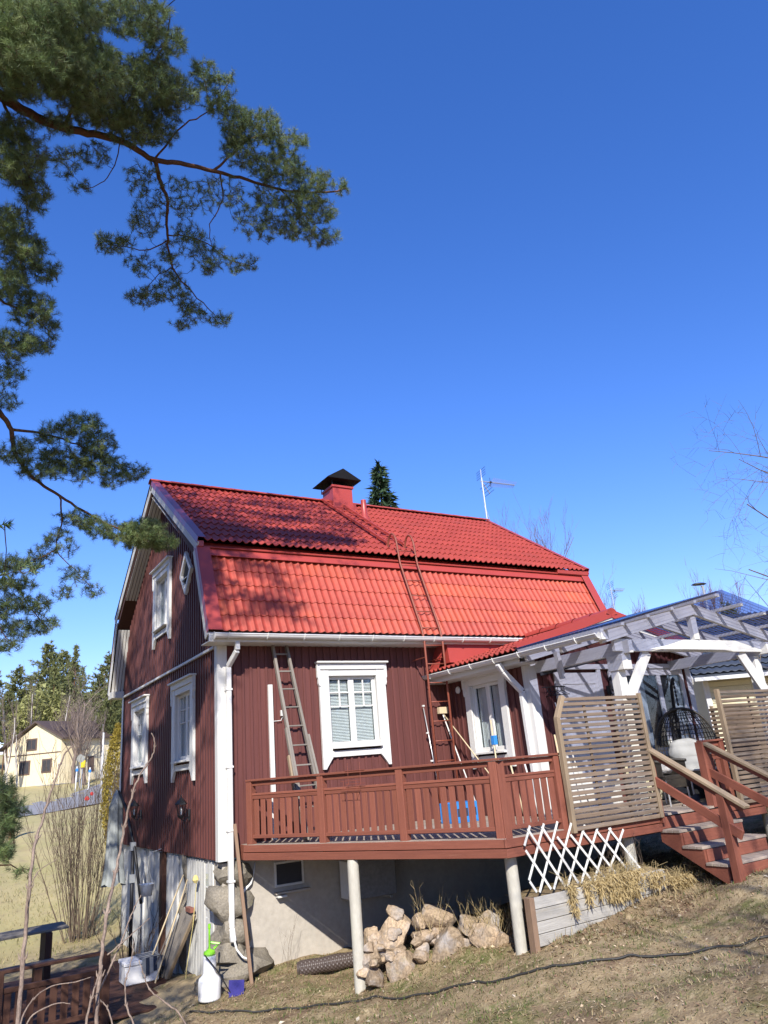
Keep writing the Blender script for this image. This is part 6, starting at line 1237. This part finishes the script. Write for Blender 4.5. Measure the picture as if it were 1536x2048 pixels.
# bare trees behind and beside the house
b = place(1120, 27); bare_tree('bare_tree', 'bare grey tree showing above the right slope of the red roof', b, tree_h(1120, 1030, 27)*1.02, 3, shrubm, baretw, spread=.33, up=.5, thin=2.4, nb=(8, 5, 4, 2))
b = place(1212, 30); bare_tree('bare_tree', 'bare grey tree just right of the red roof end', b, tree_h(1205, 1130, 30)*1.02, 5, shrubm, baretw, spread=.33, up=.5, thin=2.4, nb=(8, 5, 4, 2))
b = place(2010, 15); bare_tree('bare_tree', 'bare tree with fine hanging twigs reaching in from beyond the pergola', b, tree_h(1700, 700, 15), 8, shrubm, shrubm, spread=.62, up=.04, droop=.35, thin=1.4, nb=(10, 5, 4, 3), clear=.30)
for k, (u, v, D, lb) in enumerate(((1292, 1222, 60, 'small bare birch top far behind the wing roof'), (1352, 1200, 60, 'thin bare birch top left of the street lamp'), (1462, 1165, 62, 'slender reddish birch top right of the street lamp'), (1492, 1182, 60, 'bushy reddish birch top near the dark neighbour roof'), (1438, 1195, 64, 'thin bare birch top close to the street lamp pole'), (1530, 1170, 58, 'reddish birch top above the dark neighbour roof'), (1258, 1215, 55, 'thin bare birch top over the wing ridge'))):
    b = place(u, D); bare_tree('birch_tree', lb, b, tree_h(u, v, D), 20+k, birchbark, redtw, 'bare birches behind the pergola', spread=.28, up=.6, thin=5., nb=(9, 5, 3, 2), levels=3)
b = (-.8, -14.2, -.6); bare_tree('bare_tree', 'bare tree standing behind the photographer and dappling the yard with shade', b, 10.5, 77, shrubm, shrubm, spread=.45, up=.25, thin=3.0, nb=(8, 5, 4, 3), clear=.3)
# conifers built from many small needle fans
def conifer_mesh(seed, h, wfrac, n, kind):
    r = np.random.default_rng(seed); V, C = [], []
    lay = int(h*(3.2 if kind == 'spruce' else 2.2)); 
    for k in range(lay):
        f = (k+.5)/lay; z = h*(f if kind == 'spruce' else .38+.62*f)
        if kind == 'spruce': R = h*wfrac*(1-f)**.85+.10
        else: R = h*wfrac*(.35+1.1*math.sin(math.pi*min(1, f*.85+.12)))*r.uniform(.55, 1.15)*(1-.55*f)
        nbh = max(5, int(n*(.4+.6*(1-f))/lay*6/6))
        for b_ in range(nbh):
            a = r.uniform(0, 6.28); Lb = R*r.uniform(.65, 1.08); dirb = np.array([math.cos(a), math.sin(a), (-.28 if kind == 'spruce' else .25)+r.normal(0, .08)]); m = max(4, int(7*Lb/(h*.08)+5)); s = r.uniform(.08, 1, m)**.75
            pts = np.array([0, 0, z+r.normal(0, .12)])+dirb*(s*Lb)[:, None]; pts[:, 2] += (.22*Lb*s**2 if kind == 'spruce' else .1*Lb*s)
            for p, ss in zip(pts, s):
                q = 3 if kind == 'spruce' else 4
                for _ in range(q):
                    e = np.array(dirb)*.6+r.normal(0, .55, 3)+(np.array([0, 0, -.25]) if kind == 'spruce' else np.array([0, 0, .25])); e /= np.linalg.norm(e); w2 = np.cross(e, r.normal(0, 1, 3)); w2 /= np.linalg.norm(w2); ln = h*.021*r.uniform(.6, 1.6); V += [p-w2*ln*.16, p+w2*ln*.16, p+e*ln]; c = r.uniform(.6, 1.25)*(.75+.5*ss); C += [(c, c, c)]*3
    return np.array(V), np.array(C)
def make_mesh(name, V, C, mat):
    me = bpy.data.meshes.new(name); F = np.arange(len(V)).reshape(-1, 3).astype(np.int32); me.vertices.add(len(V)); me.vertices.foreach_set('co', V.astype(np.float32).ravel()); me.loops.add(F.size); me.loops.foreach_set('vertex_index', F.ravel()); me.polygons.add(len(F)); me.polygons.foreach_set('loop_start', np.arange(0, F.size, 3, dtype=np.int32)); me.polygons.foreach_set('loop_total', np.full(len(F), 3, np.int32)); me.update(calc_edges=True); me.materials.append(mat)
    ca = me.color_attributes.new('tint', 'FLOAT_COLOR', 'POINT'); C4 = np.ones((len(V), 4), np.float32); C4[:, :3] = C; ca.data.foreach_set('color', C4.ravel()); return me
def trunk_mesh(h, r, mat):
    m = MB(); m.tube([(0, 0, -.5), (0, 0, h*.5), (0, 0, h*.97)], [r, r*.6, r*.1], 7); me = bpy.data.meshes.new('trunk'); me.from_pydata(m.v, [], m.f); me.materials.append(mat); return me
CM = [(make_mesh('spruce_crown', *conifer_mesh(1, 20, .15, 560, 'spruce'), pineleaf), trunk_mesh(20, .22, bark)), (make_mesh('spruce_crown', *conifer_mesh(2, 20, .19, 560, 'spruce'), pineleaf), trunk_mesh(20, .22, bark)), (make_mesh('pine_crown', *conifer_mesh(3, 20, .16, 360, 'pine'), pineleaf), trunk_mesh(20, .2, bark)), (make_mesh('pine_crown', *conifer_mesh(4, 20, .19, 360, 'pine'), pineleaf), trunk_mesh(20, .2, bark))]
def conifer(kind, label, base, h, rot, group, name):
    t = thing(name, label, 'tree', base, group); s = h/20; M = Matrix.Translation(Vector(base)) @ Matrix.Rotation(rot, 4, 'Z') @ Matrix.Scale(s, 4)
    for nm, me in zip(('crown', 'trunk'), CM[kind]): reg(bpy.data.objects.new(nm, me), M, t)
# spruce top peeping over the ridge
SM = make_mesh('spruce_top', *conifer_mesh(9, 12, .16, 900, 'spruce'), spruce)
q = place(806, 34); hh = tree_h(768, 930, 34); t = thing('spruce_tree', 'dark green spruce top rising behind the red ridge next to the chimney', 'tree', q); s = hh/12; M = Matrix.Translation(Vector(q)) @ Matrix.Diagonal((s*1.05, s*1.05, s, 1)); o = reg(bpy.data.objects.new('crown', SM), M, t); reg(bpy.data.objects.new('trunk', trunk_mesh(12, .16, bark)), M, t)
b = place(1522, 48); t = thing('young_pine', 'young green pine beside the dark neighbour roof', 'tree', b); hh = tree_h(1520, 1200, 48); M = Matrix.Translation(Vector(b)) @ Matrix.Scale(hh/20, 4); reg(bpy.data.objects.new('crown', CM[3][0]), M, t); reg(bpy.data.objects.new('trunk', CM[3][1]), M, t)
# woodland behind the yellow house
wood = [(25,1335,118,2),(52,1352,122,0),(8,1385,112,3),(85,1290,116,2),(100,1318,110,1),(118,1305,124,3),(142,1292,114,0),(158,1335,120,1),(70,1370,108,2),(180,1365,118,0),(196,1335,104,1),(212,1310,100,3),(225,1300,96,1),(240,1295,92,1),(40,1400,128,0),(130,1350,128,2),(-25,1340,115,2),(-60,1320,118,3),(-100,1350,112,0),(255,1320,100,2),(168,1385,108,2),(270,1330,96,0),(218,1360,88,2)]
names_ = ('spruce', 'broad spruce', 'open-crowned pine', 'wide-crowned pine')
for k, (u, v, D, kd) in enumerate(wood):
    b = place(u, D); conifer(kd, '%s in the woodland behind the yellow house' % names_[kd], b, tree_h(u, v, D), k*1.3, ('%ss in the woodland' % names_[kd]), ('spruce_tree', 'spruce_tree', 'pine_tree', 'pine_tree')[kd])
for k, (u, v, D) in enumerate(((22, 1370, 88), (55, 1345, 92), (122, 1350, 94), (10, 1400, 84), (40, 1440, 86), (185, 1380, 90), (170, 1400, 88), (205, 1420, 82), (-10, 1400, 86))):
    b = place(u, D); bare_tree('birch_tree', 'white stemmed bare birch in front of the woodland', b, tree_h(u, v, D), 40+k, birchbark, baretw, 'bare birches in front of the woodland', spread=.22, up=.6, thin=6, nb=(6, 4, 3), levels=2, r0=.13)
for k, (u, v, D, lb) in enumerate(((150, 1365, 84, 'wide bare deciduous tree right behind the yellow house'), (172, 1395, 80, 'second bare deciduous tree standing over the road bend'))):
    b = place(u, D); bare_tree('bare_tree', lb, b, tree_h(u, v, D), 60+k, baretw, baretw, spread=.42, up=.45, thin=6, nb=(8, 6, 4, 3), levels=3, clear=.1, r0=.2)
for k, (x, y, h, kd) in enumerate(((-13, 3, 17, 1), (-16, -3, 19, 0), (-12, 9, 16, 3), (-18, 8, 20, 1), (-22, 0, 20, 2), (-15, 15, 18, 0), (-20, 17, 19, 1), (-26, 9, 21, 0), (-12, 20, 15, 3))):  # conifers added left of the view to cut sky light on the gable
    conifer(kd, '%s added out of view beyond the terrace to block sky light' % names_[kd], (x, y, gz(x, y)), h, k*2.1, 'conifers added beside the house to block sky light', ('spruce_tree', 'spruce_tree', 'pine_tree', 'pine_tree')[kd])
for k, (x, y, h, kd) in enumerate(((14, -24, 18, 1), (20, -20, 19, 0), (26, -26, 20, 3), (9, -29, 18, 0), (30, -16, 19, 1), (22, -33, 20, 2), (-16, -12, 13, 1), (-20, -18, 12, 3), (-19, -7, 18, 0), (4, -34, 15, 1), (34, -8, 18, 3))):  # unseen conifers added behind the camera to reduce sky fill, clear of the sun
    conifer(kd, '%s added out of view behind the camera to block sky light' % names_[kd], (x, y, gz(x, y)), h, k*2.1, 'conifers added behind the yard to block sky light', ('spruce_tree', 'spruce_tree', 'pine_tree', 'pine_tree')[kd])
# pale budding willow
b = place(78, 97); hh = tree_h(82, 1385, 97); t = thing('willow_tree', 'pale yellow green budding willow behind the yellow house roof', 'tree', b); r = np.random.default_rng(3); n = 5200; th = r.uniform(0, 6.28, n); ph = np.arccos(r.uniform(-.6, 1, n)); rad = r.uniform(.5, 1, n)**.5*(1+.25*np.sin(3*th+2*ph)); c = np.stack([np.sin(ph)*np.cos(th)*rad*hh*.34, np.sin(ph)*np.sin(th)*rad*hh*.34, hh*.58+np.cos(ph)*rad*hh*.42], 1)+np.array(b); d = r.normal(0, .22, (n, 2, 3)); V = np.stack([c, c+d[:, 0], c+d[:, 1]], 1).reshape(-1, 3); o = tri_mesh('crown', V, np.arange(3*n).reshape(-1, 3), willowm, t, colors=np.repeat(r.uniform(.6, 1.3, (n, 1))*np.ones(3), 3, 0), org=b); m = MB(); m.tube([b, Vector(b)+Vector((0, 0, hh*.5))], [.25, .1], 7); m.build('trunk', shrubm, t)
# golden thuja at the gable corner
b = place(238, 34); hh = tree_h(243, 1450, 34); t = thing('golden_thuja', 'golden yellow columnar thuja behind the gable corner', 'shrub', b); n = 9000; th = r.uniform(0, 6.28, n); f = r.uniform(0, 1, n); rad = (.62*np.sin(np.pi*(.15+.80*f))+.05)*(.72+.32*r.random(n))*(1+.12*np.sin(th*5+f*20)); c = np.stack([np.cos(th)*rad*.9, np.sin(th)*rad*.9, f*hh], 1)+np.array(b); d = r.normal(0, .045, (n, 2, 3)); d[:, :, 2] += .05; V = np.stack([c, c+d[:, 0], c+d[:, 1]], 1).reshape(-1, 3); tri_mesh('foliage', V, np.arange(3*n).reshape(-1, 3), thujam, t, colors=np.repeat(r.uniform(.5, 1.4, (n, 1))*np.ones(3), 3, 0), org=b); m = MB(); m.tube([b, Vector(b)+Vector((0, 0, hh*.6))], [.08, .04], 6); m.build('stem', shrubm, t)
# tall bare shrub beside the parasol
def tall_shrub(name, label, base, n, h, seed, sp):
    t = thing(name, label, 'shrub', base); r = random.Random(seed); mb = MB()
    for k in range(n):
        a = r.uniform(0, 6.28); p = Vector(base)+Vector((math.cos(a)*r.uniform(0, .35), math.sin(a)*r.uniform(0, .35), -.05)); d = Vector((math.cos(a)*sp*r.random(), math.sin(a)*sp*r.random(), 1)).normalized(); L = h*r.uniform(.55, 1.08); pts = [p]; m = 9
        for j in range(m):
            d = (d+Vector((r.gauss(0, .05), r.gauss(0, .05), .03))).normalized(); pts.append(pts[-1]+d*L/m)
            for _ in range(2 if j > 2 else 0):
                e = (d+Vector((r.gauss(0, .35), r.gauss(0, .35), .15))).normalized(); q = pts[-1]; l2 = L*r.uniform(.10, .26); mb.tube([q, q+e*l2*.5, q+(e+Vector((r.gauss(0, .12), r.gauss(0, .12), .3))).normalized()*l2], [.0045, .0035, .002], 3, False)
        mb.tube(pts, [.0085*(1-.75*j/m) for j in range(m+1)], 4, False)
    mb.build('stems', shrubm, t)
b = place(178, 19.5); tall_shrub('bare_shrub', 'tall many-stemmed bare shrub left of the folded parasol', b, 62, 3.9, 4, .42)
q = at(300, 1880, 13.6); tall_shrub('bare_shrub', 'small dark bare shrub at the foot of the parasol mast', (-.42, 3.1, -1.78), 14, .95, 5, .5)

# ------------------------------------------------------------------ yellow house across the road
yb = at(10, 1566, 88); yc = at(118, 1572, 84); U = Vector((yc.x-yb.x, yc.y-yb.y, 0)); GW = U.length; U.normalize(); B = Vector((-U.y, U.x, 0)); 
if B.y < 0: B = -B
B = (B+U*.35).normalized()
O = Vector((yb.x, yb.y, min(yb.z, yc.z))); yh = thing('yellow_house', 'cream yellow wooden house with brown roof across the road', 'house', O)
k_ = 84/FPX; EH, RH, DEP = 4.55, 6.3, 7.5
def yp(u, d, z): return O+U*u+B*d+Vector((0, 0, z))
MB().prism([yp(0, 0, .2), yp(GW, 0, .2), yp(GW, 0, EH), yp(GW*.55, 0, RH-.1), yp(0, 0, EH-.4)], B*DEP).build('wall', cream, yh); MB().prism([yp(-.05, -.05, -2), yp(GW+.05, -.05, -2), yp(GW+.05, -.05, .22), yp(-.05, -.05, .22)], B*(DEP+.1)).build('plinth', greyplinth_shadecase, yh)
rf = MB().prism([yp(GW+.55, -.4, EH-.15), yp(GW*.55, -.4, RH), yp(GW*.55, -.4, RH+.18), yp(GW+.60, -.4, EH+.02)], B*(DEP+.8)).build('roof', brownroof, yh); MB().prism([yp(-.75, -.4, EH-.75), yp(GW*.55, -.4, RH), yp(GW*.55, -.4, RH+.18), yp(-.80, -.4, EH-.58)], B*(DEP+.8)).build('roof_slope', brownroof, rf)
MB().prism([yp(GW*.62, 3.2, RH-.6), yp(GW*.62+.75, 3.2, RH-.6), yp(GW*.62+.75, 3.2, RH+.95), yp(GW*.62, 3.2, RH+.95)], B*.7).build('chimney', brownroof, rf); MB().prism([yp(GW*.60, 3.1, RH+.97), yp(GW*.60+.95, 3.1, RH+.97), yp(GW*.60+.95, 3.1, RH+1.05), yp(GW*.60, 3.1, RH+1.05)], B*.9).build('chimney_cap', brownroof, rf)
beam('band', yh, yp(0, -.03, 3.25), yp(GW, -.03, 3.25), .04, .10, browntrim)
def ywin(u0, u1, z0, z1, d=0., par=yh):
    w0 = MB().prism([yp(u0-.14, -.06, z0-.14), yp(u1+.14, -.06, z0-.14), yp(u1+.14, -.06, z1+.14), yp(u0-.14, -.06, z1+.14)], B*.05).build('window', browntrim, par); MB().prism([yp(u0, -.075, z0), yp((u0+u1)/2-.03, -.075, z0), yp((u0+u1)/2-.03, -.075, z1), yp(u0, -.075, z1)], B*.012).build('pane', inside, w0); MB().prism([yp((u0+u1)/2+.03, -.075, z0), yp(u1, -.075, z0), yp(u1, -.075, z1), yp((u0+u1)/2+.03, -.075, z1)], B*.012).build('pane', inside, w0)
ywin(GW*.38, GW*.38+.95, 3.75, 4.65); ywin(GW*.27, GW*.27+1.0, 1.45, 2.55); ywin(GW*.69, GW*.69+.85, 1.50, 2.55)
MB().prism([O+U*(GW+.005)+B*3.1+ZV*1.2, O+U*(GW+.005)+B*3.8+ZV*1.2, O+U*(GW+.005)+B*3.8+ZV*2.7, O+U*(GW+.005)+B*3.1+ZV*2.7], U*.05).build('window', browntrim, yh)
tk = thing('round_sign', 'round pale traffic sign on a thin post by the far road', 'sign', place(162, 74)); sb = Vector(place(162, 74)); hS = at(161, 1517, 74); MB().tube([sb, Vector((sb.x, sb.y, hS.z))], .035, 6).build('post', galv, tk); MB().lathe((sb.x, sb.y-.05, hS.z), [(.36, 0), (.36, .02)], 20, -Vector(CF)).build('disc', galv, tk)
fp = Vector(place(206, 60)); q = at(208, 1468, 60); fl_ = thing('flag_pole', 'white pole standing beside the road left of the thuja', 'pole', fp); MB().tube([fp, Vector((fp.x, fp.y, q.z))], [.07, .05], 8).build('shaft', white, fl_, smooth=True); MB().lathe((fp.x, fp.y, q.z), [(.06, 0), (.08, .05), (.03, .1)], 8).build('cap', white, fl_)
pk = thing('yellow_postbox', 'yellow box on a stand by the far road bend', 'box', place(166, 76)); pb = Vector(place(166, 76)); q = at(166, 1528, 76); wbox('body', pk, (pb.x-.22, pb.y-.2, q.z-.3), (pb.x+.22, pb.y+.2, q.z+.3), yellowpl); MB().tube([pb, Vector((pb.x, pb.y, q.z-.4))], .05, 6).build('stand', galv, pk)
for k, (u, v) in enumerate(((154, 1540), (180, 1542))):
    q = at(u, v, 74); b0 = Vector(place(u, 74)); t = thing('road_marker', 'blue and white road marker post by the far road', 'marker', b0, 'blue and white road markers'); MB().tube([b0, q+Vector((0, 0, .3))], .055, 8).build('post', whitepl, t); MB().lathe(q, [(.12, -.12), (.12, .12)], 8).build('band', skybl, t)
q = at(174, 1597, 42); b0 = Vector(place(174, 42)); t = thing('red_flags', 'small red ribbons tied to a stake in the meadow', 'ribbon', b0); MB().tube([b0, q+Vector((0, 0, .4))], .02, 5).build('stake', shrubm, t); pillow('ribbon', t, q, (.13, .05, .12), (0, 0, 0), redthing, 2); pillow('ribbon', t, q+Vector((.22, 0, .2)), (.09, .04, .10), (0, 0, 0), redthing, 4)
q = Vector(place(36, 40)); t = thing('fence_post', 'short dark wooden post at the meadow edge by the road', 'post', q); w_h = at(36, 1594, 40).z; MB().lathe(q, [(.13, -.1), (.12, .3), (.12, max(.5, w_h-q.z))], 10).build('shaft', bark, t); MB().lathe(q+Vector((0, 0, max(.5, w_h-q.z))), [(.12, 0), (.03, .05)], 10).build('top', bark, t)

# ------------------------------------------------------------------ neighbour house beyond the pergola
nb0 = at(1386, 1358, 20.5); Ux = Vector((CR[0], CR[1], 0)).normalized(); Bx = Vector((-Ux.y, Ux.x, 0)); nzg = gz(nb0.x, nb0.y); nh = thing('neighbour_house', 'pale yellow neighbour house with dark tiled roof behind the pergola', 'house', (nb0.x, nb0.y, nzg))
def npt(u, d, z): return Vector((nb0.x, nb0.y, nb0.z))+Ux*u+Bx*d+ZV*z
nw = MB().prism([npt(.45, .55, -3.2), npt(9, .55, -3.2), npt(9, .55, .0), npt(.45, .55, .0)], Bx*7).build('wall', cream2, nh)
z = -.14
while z > -2.4: beam('siding_board', nw, npt(.45, .535, z), npt(9, .535, z), .03, .125, cream2); z -= .135
obox('corner_board', nh, npt(.50, .50, -1.6), (ZV, Ux, Bx), (3.2, .14, .05), white)
nr_ = MB().prism([npt(0, -.0, .02), npt(1.3, 4.3, 2.15), npt(9.5, 4.3, 2.15), npt(9.5, 0, .02)], ZV*.05).build('roof', darkroof, nh)
for k in range(12):
    f0, f1 = k/12, (k+1)/12; vs_ = []; n = 380
    for i in range(n+1):
        for f, lf in ((f0, .035), (f0, .05), (f1, .005)):
            x0 = 1.3*f; x = x0+(9.5-x0)*i/n; h = .017*math.cos(x*2*math.pi/.20); vs_.append(npt(x, 4.3*f-.02, .02+2.13*f+.06+h+lf))
    MB().add(vs_, [(i*3+j, i*3+j+1, (i+1)*3+j+1, (i+1)*3+j) for i in range(n) for j in range(2)]).build('roof_course', darkroof, nr_, smooth=True)
beam('gutter', nh, npt(0, -.05, -.03), npt(9.4, -.05, -.03), .10, .09, gutterm); beam('barge_board', nh, npt(-.02, 0, -.06), npt(1.28, 4.3, 2.07), .03, .18, white); beam('eave_board', nh, npt(.02, .28, -.02), npt(9, .28, -.02), .5, .02, white)
# second antenna, on a far roof right of the red roof
q = at(1222, 1182, 26); gq = Vector((q.x, q.y, q.z-1.3)); antenna('slender television antenna beyond the wing ridge', tuple(gq), 1.4, 1.1, (.9, .3, .12), 10, .8)
shd = thing('shed', 'low dark roofed shed half hidden behind the wing ridge', 'shed', (gq.x, gq.y, gz(gq.x, gq.y))); zs = gz(gq.x, gq.y); MB().prism([(gq.x-1.5, gq.y-1, zs), (gq.x+3, gq.y-1, zs), (gq.x+3, gq.y-1, gq.z-.8), (gq.x-1.5, gq.y-1, gq.z-.8)], (0, 2.2, 0)).build('wall', cream2, shd); MB().prism([(gq.x-1.8, gq.y-1.3, gq.z-.8), (gq.x-1.8, gq.y+1.5, gq.z-.8), (gq.x-1.8, gq.y, gq.z+.04)], (5, 0, 0)).build('roof', darkroof, shd)
